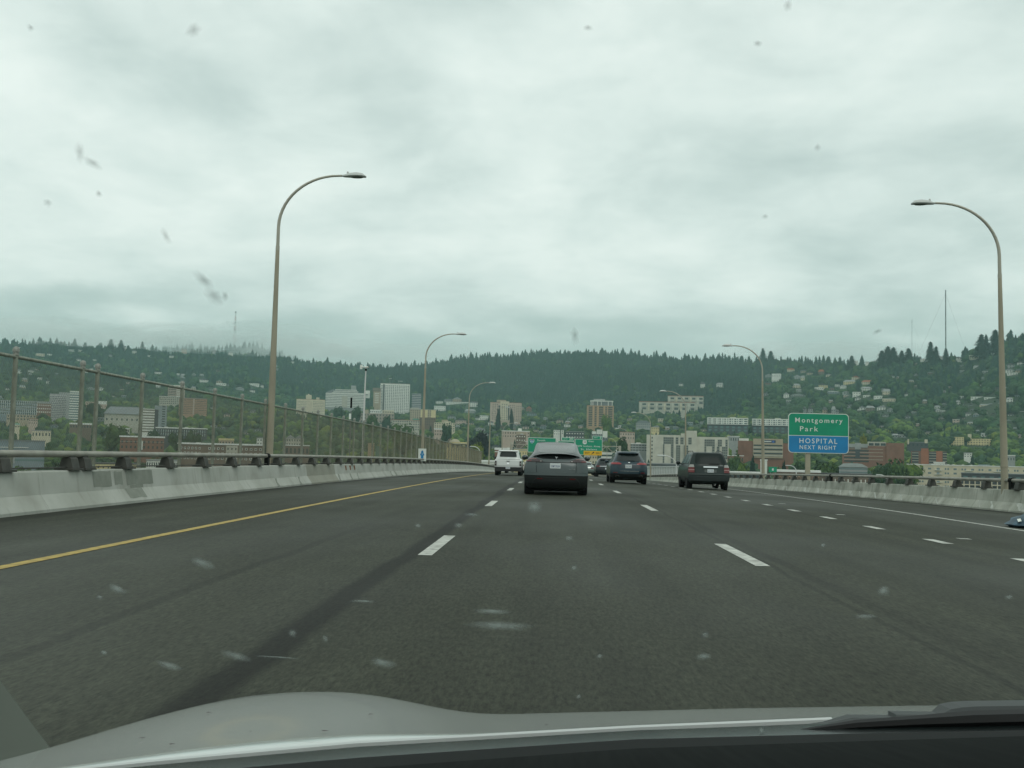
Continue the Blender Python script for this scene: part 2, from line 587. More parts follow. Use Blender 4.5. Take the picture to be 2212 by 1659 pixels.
def barrier_mat(name, a, b_, stain, amt):
    m = bpy.data.materials.new(name); m.use_nodes = True
    t = m.node_tree; p = t.nodes['Principled BSDF']; L = t.links.new
    p.inputs['Roughness'].default_value = 0.88
    tc = N(t, 'ShaderNodeTexCoord')

    def nz(sc, st, det=5):
        mp = N(t, 'ShaderNodeMapping'); mp.inputs['Scale'].default_value = st
        n = N(t, 'ShaderNodeTexNoise'); n.inputs['Scale'].default_value = sc; n.inputs['Detail'].default_value = det
        L(tc.outputs['Object'], mp.inputs[0]); L(mp.outputs[0], n.inputs['Vector'])
        return n.outputs['Fac']
    c1 = ramp(t, [(0.35, a), (0.65, b_)]); L(nz(0.9, (1, 1, 1.5)), c1.inputs[0])
    c2 = ramp(t, [(0.50, (0, 0, 0)), (0.72, (1, 1, 1))]); L(nz(1.3, (1, 0.8, 0.8), 6), c2.inputs[0])
    c3 = ramp(t, [(0.55, (0, 0, 0)), (0.75, (1, 1, 1))]); L(nz(2.5, (1, 2.2, 0.25), 5), c3.inputs[0])
    ad = N(t, 'ShaderNodeMath', operation='MAXIMUM'); L(c2.outputs[0], ad.inputs[0]); L(c3.outputs[0], ad.inputs[1])
    ml = N(t, 'ShaderNodeMath', operation='MULTIPLY', i_1=amt); L(ad.outputs[0], ml.inputs[0])
    mx = N(t, 'ShaderNodeMix', data_type='RGBA'); mx.inputs[7].default_value = (*stain, 1)
    L(ml.outputs[0], mx.inputs[0]); L(c1.outputs[0], mx.inputs[6]); L(mx.outputs[2], p.inputs['Base Color'])
    return m


M_bar_left = barrier_mat('left_barrier_concrete', (0.34, 0.35, 0.31), (0.42, 0.43, 0.39), (0.20, 0.20, 0.16), 0.45)
M_bar_tan = barrier_mat('tan_painted_concrete', (0.25, 0.25, 0.205), (0.28, 0.28, 0.23), (0.2, 0.2, 0.17), 0.3)
M_bar_patch = mat('grey_patch_paint', (0.22, 0.235, 0.20), 0.9, noise=0.08, scale=6)
M_bar_right = barrier_mat('right_barrier_concrete', (0.33, 0.34, 0.285), (0.46, 0.46, 0.40), (0.15, 0.155, 0.12), 0.75)
M_rail = mat('rail_steel', (0.30, 0.29, 0.25), 0.55, metal=0.35, noise=0.15, scale=2.5)
M_bracket = mat('bracket_steel', (0.055, 0.056, 0.048), 0.7, noise=0.25, scale=4)
M_rust = mat('rust', (0.16, 0.07, 0.03), 0.9)
M_streak = mat('scuffed_concrete', (0.56, 0.57, 0.52), 0.9, second=(0.36, 0.37, 0.33), scale=5)
M_black = mat('black_rubber', (0.008, 0.009, 0.009), 0.8, spec=.15)

PROFILE = [(0.0, -0.05), (0.0, 0.05), (0.17, 0.29), (0.235, 0.665), (0.255, 0.685), (0.50, 0.685), (0.52, 0.66), (0.55, -0.05)]


def barrier(side, x0, label):
    """side -1: left barrier whose face is at x0, +1: right"""
    t = thing('concrete_barrier', label, 'barrier', (0, 0, 0))
    plen = 5.0
    y = -12.0
    while y < 300:
        mb = MB()
        gap = 0.003
        step = plen if y < 100 else 10.0
        rings = []
        for yy in (y + gap, y + step / 2, y + step - gap):
            z = deck(x0, yy)
            ring = [(x0 + side * px_, yy, z + pz) for px_, pz in PROFILE]
            rings.append(ring if side < 0 else ring[::-1])
        mb.loft(rings)
        m = M_bar_left if side < 0 else M_bar_right
        tan = side < 0 and 38 <= y < 43
        o = mb.build('panel', M_bar_tan if tan else m, t)
        if tan: o['label'] = 'panel painted over in tan grey'
        y += step
    return t


bl = barrier(-1, XL, 'grey painted concrete barrier along the left shoulder')
br = barrier(1, XR, 'weathered pale concrete barrier along the right shoulder')
# painted-over patches on the near left face (thin coats of grey paint on the concrete)


def face_pt(y, h):
    px_ = np.interp(h, [0.05, 0.29, 0.665], [0.0, 0.17, 0.235])
    return (XL - px_ + 0.004, y, deck(XL, y) + h)


for (y0, y1, h0, h1) in ((20.15, 21.0, 0.36, 0.655), (21.15, 21.55, 0.38, 0.64), (21.75, 23.2, 0.36, 0.66), (21.6, 22.5, 0.10, 0.29), (21.9, 22.6, 0.292, 0.358)):
    mb = MB(); vs = []; n = 7
    for i in range(n):
        yy = y0 + (y1 - y0) * i / (n - 1)
        vs += [face_pt(yy, h0 + random.uniform(-.012, .012)), face_pt(yy, h1 + random.uniform(-.012, .012))]
    mb.add(vs, [(2 * i, 2 * i + 2, 2 * i + 3, 2 * i + 1) for i in range(n - 1)])
    mb.build('paint_patch', M_bar_patch, bl)
# scuffs on the toes
for side, x0, par, ylist in ((1, XR, br, np.arange(22, 70, 1.9)), (-1, XL, bl, np.arange(34, 70, 2.3))):
    for y in ylist:
        if side < 0 and random.random() < .4: continue
        mb = MB(); y += random.uniform(-.7, .7); w = random.uniform(.12, .55); ln = random.uniform(.5, 1.1) * (1 if side > 0 else .5)
        pts = []
        for h, px_ in ((0.03, 0.0), (0.055, 0.0), (0.17, 0.088), (0.285, 0.167)):
            k = (h / 0.285)
            a = y - ln / 2 + k * ln * .9
            z = deck(x0, a)
            pts += [(x0 + side * (px_ - 0.004), a, z + h), (x0 + side * (px_ - 0.004), a + w * (0.4 + random.random() * .9), z + h)]
        mb.add(pts, [(2 * i, 2 * i + 1, 2 * i + 3, 2 * i + 2) for i in range(3)])
        mb.build('scuff', M_streak if side > 0 else M_bar_patch, par)
for k in range(3):
    y = 45.2 + k * 1.0
    z = deck(XL, y)
    MB().add([(XL - .225, y, z + .62), (XL - .225, y + .35, z + .62), (XL - .19, y + .3, z + .45), (XL - .19, y + .1, z + .40)], [(0, 1, 2, 3)]).build('rust_stain', M_rust, bl)


def pipe_rail(side, x0, label, y_first, sp, splice_at):
    t = thing('pipe_rail', label, 'guard rail', (0, 0, 0))
    xr = x0 + side * 0.33
    mb = MB()
    ys_ = np.arange(-12, 300, 3.0)
    mb.tube([(xr, y, deck(x0, y) + 0.975) for y in ys_], 0.062, 10)
    mb.build('rail', M_rail, t, smooth=True)
    # bracket: a plate foot, an upright with a curved notch and a cradle
    b = MB()
    b.box(-0.17, 0.17, -0.24, 0.24, 0.0, 0.035)
    b.slab([(-0.13, 0.03), (0.13, 0.03), (0.085, 0.21), (0.05, 0.235), (-0.05, 0.235), (-0.085, 0.21)], -0.15, 0.15)
    b.box(-0.055, 0.055, -0.11, 0.11, 0.2, 0.262)
    me = b.mesh('bracket', M_bracket)
    y = y_first
    ylist = []
    while y < 180:
        ylist.append(y); y += sp
    if side < 0: ylist.append(19.95)
    for y in ylist:
        put('bracket', me, t, (xr, y, deck(x0, y) + 0.685))
    for y in splice_at:
        s = MB(); z = deck(x0, y) + 0.975
        s.tube([(xr, y - 0.11, z), (xr, y + 0.11, z)], 0.085, 10)
        s.box(xr - .06, xr + .06, y - .1, y + .1, z - .36, z)
        s.build('splice_sleeve', M_black, t)
    if side < 0:
        c = MB(); c.tube([(xr + .02, y_, deck(x0, y_) + .735) for y_ in np.arange(10, 160, 5.)], 0.014, 6)
        c.build('conduit', M_bracket, t)
    return t


pipe_rail(-1, XL, 'grey steel pipe rail on short brackets along the left barrier', 16.9 - 2.5 * 8, 2.5, (33.1,))
pipe_rail(1, XR, 'grey steel pipe rail on short brackets along the right barrier', 34.3 - 2.6 * 12, 2.6, (34.9, 57.0))

# ------------------------------------------------------------------ chain-link fence on the left edge
M_post = mat('fence_post_zinc', (0.215, 0.23, 0.185), 0.65, metal=0.1, noise=0.25, scale=12, stretch=(1, 1, 0.4))
M_wire = mat('fence_wire', (0.185, 0.165, 0.11), 0.75, noise=0.2, scale=1)
M_cap = mat('post_cap', (0.24, 0.25, 0.22), 0.5, noise=0.2, scale=30)
fence = thing('chain_link_fence', 'tall chain link fence with capped posts behind the left barrier', 'fence', (0, 0, 0))
XF = -9.17
FT = 2.62
mb = MB(); mb.tube([(XF, y, deck(XF, y) + FT) for y in np.arange(6, 145.1, 3.475)], 0.031, 8)
mb.build('top_rail', M_post, fence, smooth=True)
pmesh = MB().tube([(0, 0, -0.7), (0, 0, FT + 0.02)], 0.042, 10).mesh('post', M_post, True)
cmesh = MB().tube([(0, 0, 0), (0, 0, .03), (0, 0, .031), (0, 0, .055), (0, 0, .056), (0, 0, .10), (0, 0, .135), (0, 0, .15)], [.052, .052, .045, .045, .06, .058, .04, .012], 10).mesh('post_cap', M_cap, True)
fy = [18.1 - 2.62 * k for k in range(1, 5)] + [18.1, 20.75, 21.45] + [23.85 + 2.62 * k for k in range(0, 46)]
for y in fy:
    if y > 144.5 or y < 6: continue
    p = put('post', pmesh, fence, (XF, y, deck(XF, y)))
    if y < 90: put('post_cap', cmesh, p, (0, 0, FT + 0.03))
# two families of wires woven on the diagonal
pitch = 0.0775; hgt = FT - 0.05
n0 = np.arange(6 - 0.05, 144.5, pitch)


def wires():
    vs = []; fs = []
    r = 0.0020
    z0, z1 = -0.1, FT - 0.02
    for sgn, ox in ((1, 0.004), (-1, -0.004)):
        ya = n0.copy()
        yb = ya + sgn * (z1 - z0)
        A = np.stack([np.full_like(ya, XF + ox), ya, np.full_like(ya, z0)], 1)
        B = np.stack([np.full_like(ya, XF + ox), yb, np.full_like(ya, z1)], 1)
        # keep inside the fence
        keep = (yb > 6) & (yb < 144.9)
        A, B = A[keep], B[keep]
        nrm = np.array([0, -sgn, 1.0]) / math.sqrt(2)
        ex = np.array([1.0, 0, 0])
        offs = [ex * r, -0.5 * ex * r + nrm * r * .87, -0.5 * ex * r - nrm * r * .87]
        mid = (A + B) / 2
        segs = []
        for P in (A, mid, B):
            zdeck = -6.1e-5 * P[:, 1] ** 2
            for o in offs:
                Q = P + o; Q = Q.copy(); Q[:, 2] += zdeck
                segs.append(Q)
        V = np.stack(segs, 1).reshape(-1, 3)
        n = len(A); base = (np.arange(n) * 9)[:, None]
        fl = []
        for s_ in (0, 3):
            for k in range(3):
                fl.append([s_ + k, s_ + (k + 1) % 3, s_ + 3 + (k + 1) % 3, s_ + 3 + k])
        Fq = (base[:, None, :] + np.array(fl)[None]).reshape(-1, 4) + sum(len(v) for v in vs)
        vs.append(V); fs.append(Fq)
    me = bpy.data.meshes.new('wire_mesh')
    raw_mesh(me, np.concatenate(vs), np.concatenate(fs), M_wire)
    return me


wm = put('wire_mesh', wires(), fence)
wm['kind'] = 'stuff'

# ------------------------------------------------------------------ street lamps
M_pole = mat('lamp_pole_paint', (0.315, 0.288, 0.215), 0.6, noise=0.14, scale=1.2, stretch=(1, 1, .4))
M_arm = mat('lamp_arm_steel', (0.40, 0.385, 0.32), 0.55, metal=0.1, noise=0.1, scale=1.5)
M_lum = mat('luminaire_shell', (0.52, 0.54, 0.52), 0.45)
M_lens = mat('luminaire_lens', (0.10, 0.13, 0.125), 0.25)
LT = 9.83


def lamp_meshes():
    pole = MB().tube([(0, 0, -1.0), (0, 0, 3.0), (0, 0, 7.3)], [.122, .105, .062], 14)
    pole.tube([(0, 0, 1.12), (0, 0, 1.16)], .126, 14)
    pts = [(0, 0, 7.3), (0, 0, 8.0)]; rr = [.057, .054]
    for k in range(1, 15):
        a = math.pi / 2 * k / 14
        pts.append((1.92 * (1 - math.cos(a)), 0, 8.0 + 1.72 * math.sin(a))); rr.append(.054 - .018 * k / 14)
    pts.append((2.05, 0, 9.725)); rr.append(.036)
    arm = MB().tube(pts, rr, 12)
    arm.tube([(0, 0, 7.24), (0, 0, 7.38)], .066, 12)
    # cobra head: teardrop shell
    rings = []
    for x, w, h0, h1 in ((2.0, .03, -.02, .03), (2.1, .06, -.05, .05), (2.3, .13, -.05, .11), (2.5, .16, -.05, .13), (2.68, .14, -.045, .10), (2.78, .07, -.05, .02), (2.81, .02, -.045, -.01)):
        ring = []
        for k in range(12):
            t = 2 * math.pi * k / 12
            c, s = math.cos(t), math.sin(t)
            ring.append((x, w * c, 9.72 + (h1 * s if s > 0 else -h0 * s)))
        rings.append(ring)
    lum = MB().loft(rings)
    rings = []
    for x, w, h in ((2.32, .05, -.04), (2.38, .10, -.05), (2.5, .12, -.06), (2.62, .10, -.05), (2.68, .05, -.04)):
        rings.append([(x, w * math.cos(2 * math.pi * k / 10), 9.70 + (h * .6 if math.sin(2 * math.pi * k / 10) < 0 else -.03)) for k in range(10)])
    lens = MB().loft(rings)
    eye = MB().tube([(2.2, 0, 9.77), (2.2, 0, 9.85), (2.2, 0, 9.87)], [.035, .035, .015], 8)
    return (pole.mesh('pole', M_pole, True), arm.mesh('arm', M_arm, True), lum.mesh('luminaire', M_lum, True), lens.mesh('lens', M_lens, True), eye.mesh('sensor', M_lum, True))


LM = lamp_meshes()


def lamp(x, y, ztop, rz, label, group, lean=0.0, lz=None):
    t = thing('street_lamp', label, 'street lamp', (x, y, ztop - LT), rz, group)
    t.rotation_euler = (0, lean, rz)
    put('pole', LM[0], t); put('arm', LM[1], t)
    l = put('luminaire', LM[2], t)
    put('lens', LM[3], l); put('sensor', LM[4], l)
    return t


LG = 'tall lamps lining the left edge of the bridge'
RG = 'tall lamps lining the right edge of the bridge'
ll = ['nearest tall tan lamp on the left, its pole in front of the sky', 'left lamp whose pole stands behind the hydrant sign', 'left lamp rising just before the fence ends',
      'left lamp with its pole behind the white pickup roof side', 'left lamp just right of the pickup, before the sign gantry', 'left lamp beside the gantry post', 'farthest small lamp on the left, between gantry post and green sign']
for k, (y, zt) in enumerate(((34.4, 10.14), (75.5, 9.6), (116.5, 8.9), (157.5, 8.05), (198.5, 6.95), (239.5, 5.7), (281, 4.6))):
    lamp(-9.0, y, zt, 0.0, ll[k], LG, R(0.1) if k == 0 else R(0.5))
rl = ['nearest tall tan lamp on the right, at the picture edge', 'right lamp standing left of the green and blue sign', 'right lamp in front of the pale slab block tower', 'right lamp at the left end of the pale slab block',
      'right lamp above the dark blue crossover', 'right lamp just right of the overhead signs', 'lower small lamp behind the right end of the gantry']
for k, (x, y, zt) in enumerate(((14.58, 35.4, 9.80), (14.85, 76.4, 9.27), (14.5, 117, 8.44), (14.5, 158, 7.74), (14.6, 199, 6.41), (14.6, 240, 5.34), (14.6, 281, 4.4))):
    lamp(x, y, zt, math.pi, rl[k], RG, R(1.0) if k == 0 else R(0.9))

# ------------------------------------------------------------------ buildings
BOX = []      # (u0, u1, v_top, v_base, D): what trees in front must leave in view


BASES = []    # what stands on the ground: (u0, u1, v_base, D)
NAMED = []
STOPS = set('with left right behind below above beside seen between just among low in at under before on of split narrowing along beyond through and'.split())


def short_name(label):
    out = []
    for w in label.split():
        if w in STOPS and not (w == 'and' and len(out) == 1): break
        out.append(w)
        if len(out) == 5: break
    return ' '.join(out)


def beside(u, v, D, hill=False):
    best = None
    for a, b, vt, vb, bd, nm in NAMED:
        d = max(a - u, u - b, 0) + .45 * abs(v - (vt + vb) / 2)
        if best is None or d < best[0]: best = (d, a, b, vt, vb, bd, nm)
    _, a, b, vt, vb, bd, nm = best
    if hill and v < vt - 4 and a - 25 < u < b + 25: rel = 'high above' if v < vt - 60 else 'above'
    elif u < a: rel = 'left of'
    elif u > b: rel = 'right of'
    else: rel = 'in front of' if D < bd else 'behind'
    return f'{rel} the {nm}'


def M(name, col, noise=.08, scale=.25, rough=.85, **k):
    return mat(name, col, rough, noise=noise, scale=scale, **k)


GL = mat('window_glass_dark', (0.035, 0.05, 0.052), 0.12, spec=.5)
GLT = mat('window_glass_teal', (0.10, 0.17, 0.17), 0.12, spec=.6)
GLB = mat('window_glass_pale', (0.16, 0.21, 0.215), 0.15, spec=.6)
W_white = M('white_wall', (0.66, 0.66, 0.60)); W_cream = M('cream_wall', (0.55, 0.49, 0.36)); W_tan = M('tan_wall', (0.38, 0.31, 0.22))
W_grey = M('grey_wall', (0.30, 0.31, 0.30)); W_slate = M('slate_roof', (0.17, 0.185, 0.19)); W_brick = M('red_brick_wall', (0.215, 0.105, 0.07))
W_brown = M('brown_brick_wall', (0.16, 0.115, 0.085)); W_orange = M('orange_brick_wall', (0.37, 0.225, 0.145)); W_pale = M('pale_concrete_wall', (0.52, 0.50, 0.42))
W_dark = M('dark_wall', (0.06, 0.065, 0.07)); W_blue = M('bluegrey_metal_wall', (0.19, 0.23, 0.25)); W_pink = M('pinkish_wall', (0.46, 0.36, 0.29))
W_yellow = M('yellow_wall', (0.60, 0.50, 0.27)); W_terra = M('terracotta_wall', (0.36, 0.245, 0.15)); RF_white = M('white_roof', (0.72, 0.72, 0.68)); RF_red = M('red_tile_roof', (0.30, 0.10, 0.05))
RF_dark = M('dark_roof', (0.075, 0.075, 0.075)); RF_grey = M('grey_roof', (0.27, 0.275, 0.27)); RF_green = M('mint_roof', (0.30, 0.45, 0.38))
W_lav = M('lavender_grey_wall', (0.34, 0.33, 0.345)); W_stone = M('stone_wall', (0.42, 0.40, 0.33))


class Bld:
    def __init__(s, name, label, u0, u1, vt, vb, D, wall, depth=16, yaw=0.0, roof=None, cat='building', group=None, over=.25, roof_h=.7, cleared=True):
        s.uc = (u0 + u1) / 2; s.D = D; s.k = D / F; s.vt = vt; s.vb = vb
        top = at(s.uc, vt, D)
        gz = g1(top.x, top.y) - 1.5
        s.H = top.z - gz
        s.w = (u1 - u0) * s.k; s.dep = depth
        s.t = thing(name, label, cat, (top.x, top.y, gz), -math.atan2(top.x, top.y) + yaw, group)
        MB().box(-s.w / 2, s.w / 2, 0, depth, 0, s.H - .01).build('wall', wall, s.t)
        if roof is not None:
            MB().box(-s.w / 2 - over, s.w / 2 + over, -over, depth + over, s.H, s.H + roof_h).build('roof', roof, s.t)
        if cleared: BOX.append((u0, u1, vt, vb, D))
        BASES.append((u0, u1, vb, D))
        NAMED.append((u0, u1, vt, vb, D, short_name(label)))

    def xz(s, u, v):
        return (u - s.uc) * s.k, s.H - ((v - s.vt) - .02356 * (u - s.uc)) * s.k

    def ext(s, name, m, ua, ub, va, vb, y0=-.3, y1=None, parent=None, clear=False):
        xa = (ua - s.uc) * s.k; xb = (ub - s.uc) * s.k
        za = s.H - (va - s.vt) * s.k; zb = s.H - (vb - s.vt) * s.k
        if clear: BOX.append((ua, ub, va, vb, s.D))
        return MB().box(xa, xb, y0, s.dep if y1 is None else y1, max(zb, 0), za).build(name, m, parent or s.t)

    def wins(s, rows, cols, m=GL, ww=.5, wh=.5, ua=None, ub=None, va=None, vb=None, single=True, name='window', y=-.06, skip=None, mx=.0):
        """a grid of window panes set in the front"""
        a = -s.w / 2 if ua is None else (ua - s.uc) * s.k
        b = s.w / 2 if ub is None else (ub - s.uc) * s.k
        zt = s.H - (.0 if va is None else (va - s.vt) * s.k)
        zb = s.H - ((s.vb if vb is None else vb) - s.vt) * s.k
        cw = (b - a) / cols; rh = (zt - zb) / rows
        if single:
            me = MB().box(-cw * ww / 2, cw * ww / 2, y, .25, -rh * wh / 2, rh * wh / 2).mesh(name, m)
        else:
            mb = MB()
        for i in range(rows):
            for j in range(cols):
                if skip and skip(i, j): continue
                cx_, cz_ = a + cw * (j + .5), zt - rh * (i + .5)
                if single: put(name, me, s.t, (cx_, 0, cz_))
                else: mb.box(cx_ - cw * ww / 2, cx_ + cw * ww / 2, y, .25, cz_ - rh * wh / 2, cz_ + rh * wh / 2)
        if not single:
            o = mb.build(name, m, s.t); o['kind'] = 'stuff'

    def bands(s, rows, m, frac=.5, ua=None, ub=None, va=None, vb=None, name='window_band', y=-.1):
        a = -s.w / 2 if ua is None else (ua - s.uc) * s.k
        b = s.w / 2 if ub is None else (ub - s.uc) * s.k
        zt = s.H - (.0 if va is None else (va - s.vt) * s.k)
        zb = s.H - ((s.vb if vb is None else vb) - s.vt) * s.k
        rh = (zt - zb) / rows
        me = MB().box(a, b, y, .3, -rh * frac / 2, rh * frac / 2).mesh(name, m)
        for i in range(rows):
            put(name, me, s.t, (0, 0, zt - rh * (i + .5)))


def build_city():
    B = Bld
    # ---- left, seen through the fence
    b = B('office_building', 'pale blue glass office with white fins at the left edge of the city', -6, 77, 866, 897, 1450, W_blue, 20, roof=RF_grey)
    b.wins(5, 21, GL, .62, .62, single=False); b.bands(1, W_white, .06, va=880, vb=884, name='floor_band', y=-.5)
    for i in range(22):
        b.ext('fin', W_white, -6 + i * 3.95 - .35, -6 + i * 3.95 + .35, 866, 897, -.6, 0)
    b = B('brick_block', 'low tan brick block below the glass office', 17, 76, 896, 909, 1380, W_tan, 14, roof=RF_grey); b.wins(2, 9, GL, .45, .5)
    b = B('brick_building', 'dark red brick building with white window heads left of the grey hospital tower', 80, 110, 872, 894, 1470, W_brick, 14, roof=W_grey, roof_h=3)
    b.wins(3, 7, W_white, .5, .4)
    b = B('hospital_tower', 'grey hospital tower with a grid of small windows', 109, 146, 851, 906, 1480, W_lav, 22, roof=None)
    b.ext('penthouse', W_grey, 128, 146, 847, 851, 0, 18); b.wins(13, 12, GL, .5, .5, single=False, va=856)
    for i in range(14): b.ext('floor_band', W_white, 109, 146, 854.5 + i * 3.85, 855.3 + i * 3.85, -.35, 0)
    b = B('striped_tower', 'teal and white striped tower beside the grey hospital tower', 152, 178, 848, 914, 1460, GLT, 22, roof=W_white, roof_h=2)
    for i in range(12): b.ext('spandrel', W_white, 152, 178, 850 + i * 5.35, 852.4 + i * 5.35, -.5, 1)
    b.ext('service_core', W_grey, 145.5, 153.5, 849, 914, .5, 20)
    b = B('white_block', 'small white block beside a brick wing above the slate roofed hall', 186, 230, 868, 881, 1700, W_pink, 14, roof=None)
    b.ext('upper_wall', W_white, 204, 230, 866, 873, -.4, 14, clear=True); b.wins(2, 7, W_brick, .3, .35)
    # hall with a long slate roof
    b = B('hall', 'long cream hall with a broad slate roof', 228, 311, 894, 911, 1350, W_stone, 40, roof=None)
    hw = b.w / 2
    MB().add([(-hw - 1.5, -1.5, b.H - .3), (hw + 1.5, -1.5, b.H - .3), (hw, 20, b.H + 9.5), (-hw + 6, 20, b.H + 9.5), (-hw - 1.5, 41, b.H - .3), (hw + 1.5, 41, b.H - .3)],
             [(0, 1, 2, 3), (3, 2, 5, 4), (0, 3, 4), (1, 5, 2), (0, 4, 5, 1)]).build('roof', W_slate, b.t)
    BOX.append((228, 311, 877, 895, 1350)); b.wins(1, 8, GL, .3, .5, va=902)
    b = B('striped_tower', 'tan and white striped slab tower left of a plain grey slab', 309, 334, 883, 936, 1050, W_white, 14, roof=None)
    b.bands(9, M('tan_glass_band', (.16, .145, .11)), .45)
    b.ext('service_core', W_dark, 334, 342, 884, 936, 1, 14)
    b = B('slab_tower', 'plain grey slab tower with one column of windows', 335, 361, 876, 924, 1150, M('bluegrey_wall', (.24, .275, .28)), 14, roof=None)
    b.wins(9, 1, GL, .8, .5, ua=350, ub=358)
    b = B('apartment_tower', 'white apartment tower with balconies behind the orange brick block', 364, 399, 833, 862, 2000, W_pink, 14, roof=W_white)
    b.bands(8, GL, .45, ua=365, ub=381); b.bands(8, W_white, .4, ua=382, ub=394, name='balcony', y=-1.2)
    b = B('apartment_block', 'low white balcony block left of the orange brick block', 345, 393, 857, 874, 1850, W_stone, 14, roof=RF_white)
    b.wins(4, 12, GL, .5, .5)
    b = B('brick_block', 'long orange brick apartment block with rows of small windows', 390, 447, 861, 896, 1600, W_orange, 15, yaw=.1, roof=RF_grey)
    b.wins(9, 13, GL, .55, .38, ua=392, ub=417); b.wins(9, 13, GL, .55, .38, ua=421, ub=446)
    b.ext('stair_panel', W_pink, 417.5, 420.5, 862, 896, -.3, 1)
    b = B('modern_block', 'long dark modern block with a thin white cornice', 338, 444, 926, 946, 950, W_dark, 16, yaw=-.08, roof=RF_white, roof_h=.9)
    b.wins(2, 22, GLB, .5, .62, va=928, vb=942); b.wins(2, 22, W_white, .12, .9, va=928, vb=942, name='pilaster')
    b.ext('roof_unit', W_white, 355, 362, 922.5, 926, 3, 8); b.ext('roof_unit', W_white, 398, 405, 922.5, 926, 3, 8); b.ext('roof_unit', W_white, 412, 416, 923, 926, 3, 8)
    b = B('brick_building', 'brown brick building with white cornice seen low through the fence', 262, 353, 945, 975, 760, W_brick, 16, roof=RF_white, roof_h=1.0, over=.6)
    b.bands(1, W_white, .1, va=953, vb=956, name='string_course', y=-.4); b.wins(2, 10, GL, .4, .5, va=949, vb=972); b.ext('bay_window', W_white, 300, 309, 952, 972, -1.2, 0)
    b = B('brick_apartment', 'two-wing red brick apartment house with a white cornice and grey centre', 389, 569, 961, 1000, 640, W_brown, 18, yaw=.03, roof=RF_white, roof_h=.9, over=.55)
    for ua, ub, n in ((391, 437, 6), (449, 486, 4), (516, 567, 5)):
        b.wins(3, n, W_white, .5, .46, ua=ua, ub=ub, va=964, vb=996); b.wins(3, n, GL, .32, .32, ua=ua, ub=ub, va=964, vb=996, y=-.12, name='window_pane')
    b.ext('centre_bay', W_stone, 488.5, 513, 962.5, 1000, -.7, 2)
    b.wins(3, 3, GL, .3, .45, ua=488.5, ub=513, va=964, vb=996, y=-.8)
    b.ext('roof_unit', W_white, 425, 436, 957, 961, 4, 10); b.ext('roof_unit', W_stone, 523, 535, 958.5, 961, 4, 10)
    b = B('tan_house', 'tan flat roofed house behind the brick apartment house', 473, 505, 951, 962, 720, W_tan, 12, roof=W_yellow, roof_h=1.2); b.wins(1, 5, GL, .4, .4)
    b = B('grey_house', 'pair of grey gabled houses behind the fence right of the near lamp', 618, 656, 947, 964, 800, W_stone, 12, roof=None); b.wins(2, 7, GL, .35, .45)
    for ua, ub in ((618, 637), (638, 656)):
        x0, x1 = (ua - b.uc) * b.k, (ub - b.uc) * b.k
        MB().slab([(x0 - .4, b.H), (x1 + .4, b.H), ((x0 + x1) / 2, b.H + 2.6)], -.5, 12).build('roof', RF_grey, b.t)
    b = B('brick_shop', 'dark brick flat roofed shop low behind the fence', 616, 668, 963, 985, 660, W_brown, 14, roof=RF_white, roof_h=.5); b.wins(1, 6, GL, .5, .5)
    b = B('white_house', 'white house beside the near left lamp pole', 555, 573, 947, 962, 830, W_white, 12, roof=RF_grey); b.wins(2, 3, GL, .4, .45)
    b = B('warehouse', 'blue grey metal warehouse low at the left edge', -30, 93, 953, 1002, 620, W_blue, 30, roof=W_slate, roof_h=.8)
    b.bands(2, GLT, .35, va=976, vb=1000); b.ext('loading_door', W_grey, 10, 34, 985, 1002, -.3, 0); b.ext('eaves_strip', W_white, -20, 60, 966, 967.4, -.4, 0)
    b = B('cream_house', 'cream house with a hipped roof left among the trees', 70, 109, 931, 946, 900, W_cream, 12, roof=RF_grey); b.wins(1, 6, GL, .4, .45)
    b = B('white_roof_shed', 'low shed with a bright white roof behind two fence posts', 152, 197, 917, 926, 1150, W_brown, 14, roof=RF_white, roof_h=1.6)
    b.wins(1, 8, GL, .5, .5)
    b = B('white_house', 'white house with arched roof left of the tan striped tower', 247, 280, 926, 944, 980, W_stone, 12, roof=RF_white); b.wins(2, 6, GL, .4, .5)
    b.ext('dormer', W_white, 252, 262, 922, 926, 1, 6)
    b = B('mint_roof_house', 'small house with a mint green roof at far left', 27, 42, 918, 925, 1050, W_cream, 10, roof=RF_green, roof_h=1.6); b.wins(1, 3, GL, .4, .4)
    b = B('brick_block', 'small pink brick block right of the mint roofed house', 63, 81, 905, 917, 1200, W_pink, 12, roof=W_brick); b.wins(2, 4, GL, .4, .4)
    # ---- centre left
    b = B('deco_apartment', 'cream art deco apartment block with stepped towers', 641, 702, 863, 897, 1900, W_cream, 16, roof=RF_red, roof_h=.5)
    b.ext('tower_block', W_cream, 661, 673, 853, 863, .5, 12, clear=True); b.ext('tower_block', W_cream, 683, 690, 858, 863, .5, 12, clear=True)
    b.ext('chimney', W_cream, 665, 668, 851, 853, 2, 5)
    b.wins(9, 12, GL, .4, .45, ua=643, ub=663, va=866); b.wins(9, 5, W_tan, .35, .9, ua=664, ub=674, va=866, name='pilaster'); b.wins(9, 10, GL, .4, .45, ua=676, ub=700, va=866)
    b = B('terraced_apartment', 'wide white terraced apartment block with long balcony bands', 704, 790, 849, 882, 2200, M('shade_grey_wall', (.26, .27, .26)), 20, roof=None)
    rows = [(724, 771, 841.5), (720, 774, 845), (717, 795, 848.5)]
    for ua, ub, v in rows:
        b.ext('upper_storey', M('shade_grey_wall', (.26, .27, .26)), ua, ub, v, v + 3.6, 1, 18, clear=True)
        b.ext('balcony', W_white, ua, ub, v, v + 1.5, -.6, 1)
    for i in range(9): b.ext('balcony', W_white, 704, 790, 850.3 + i * 3.55, 852.1 + i * 3.55, -.9, .5)
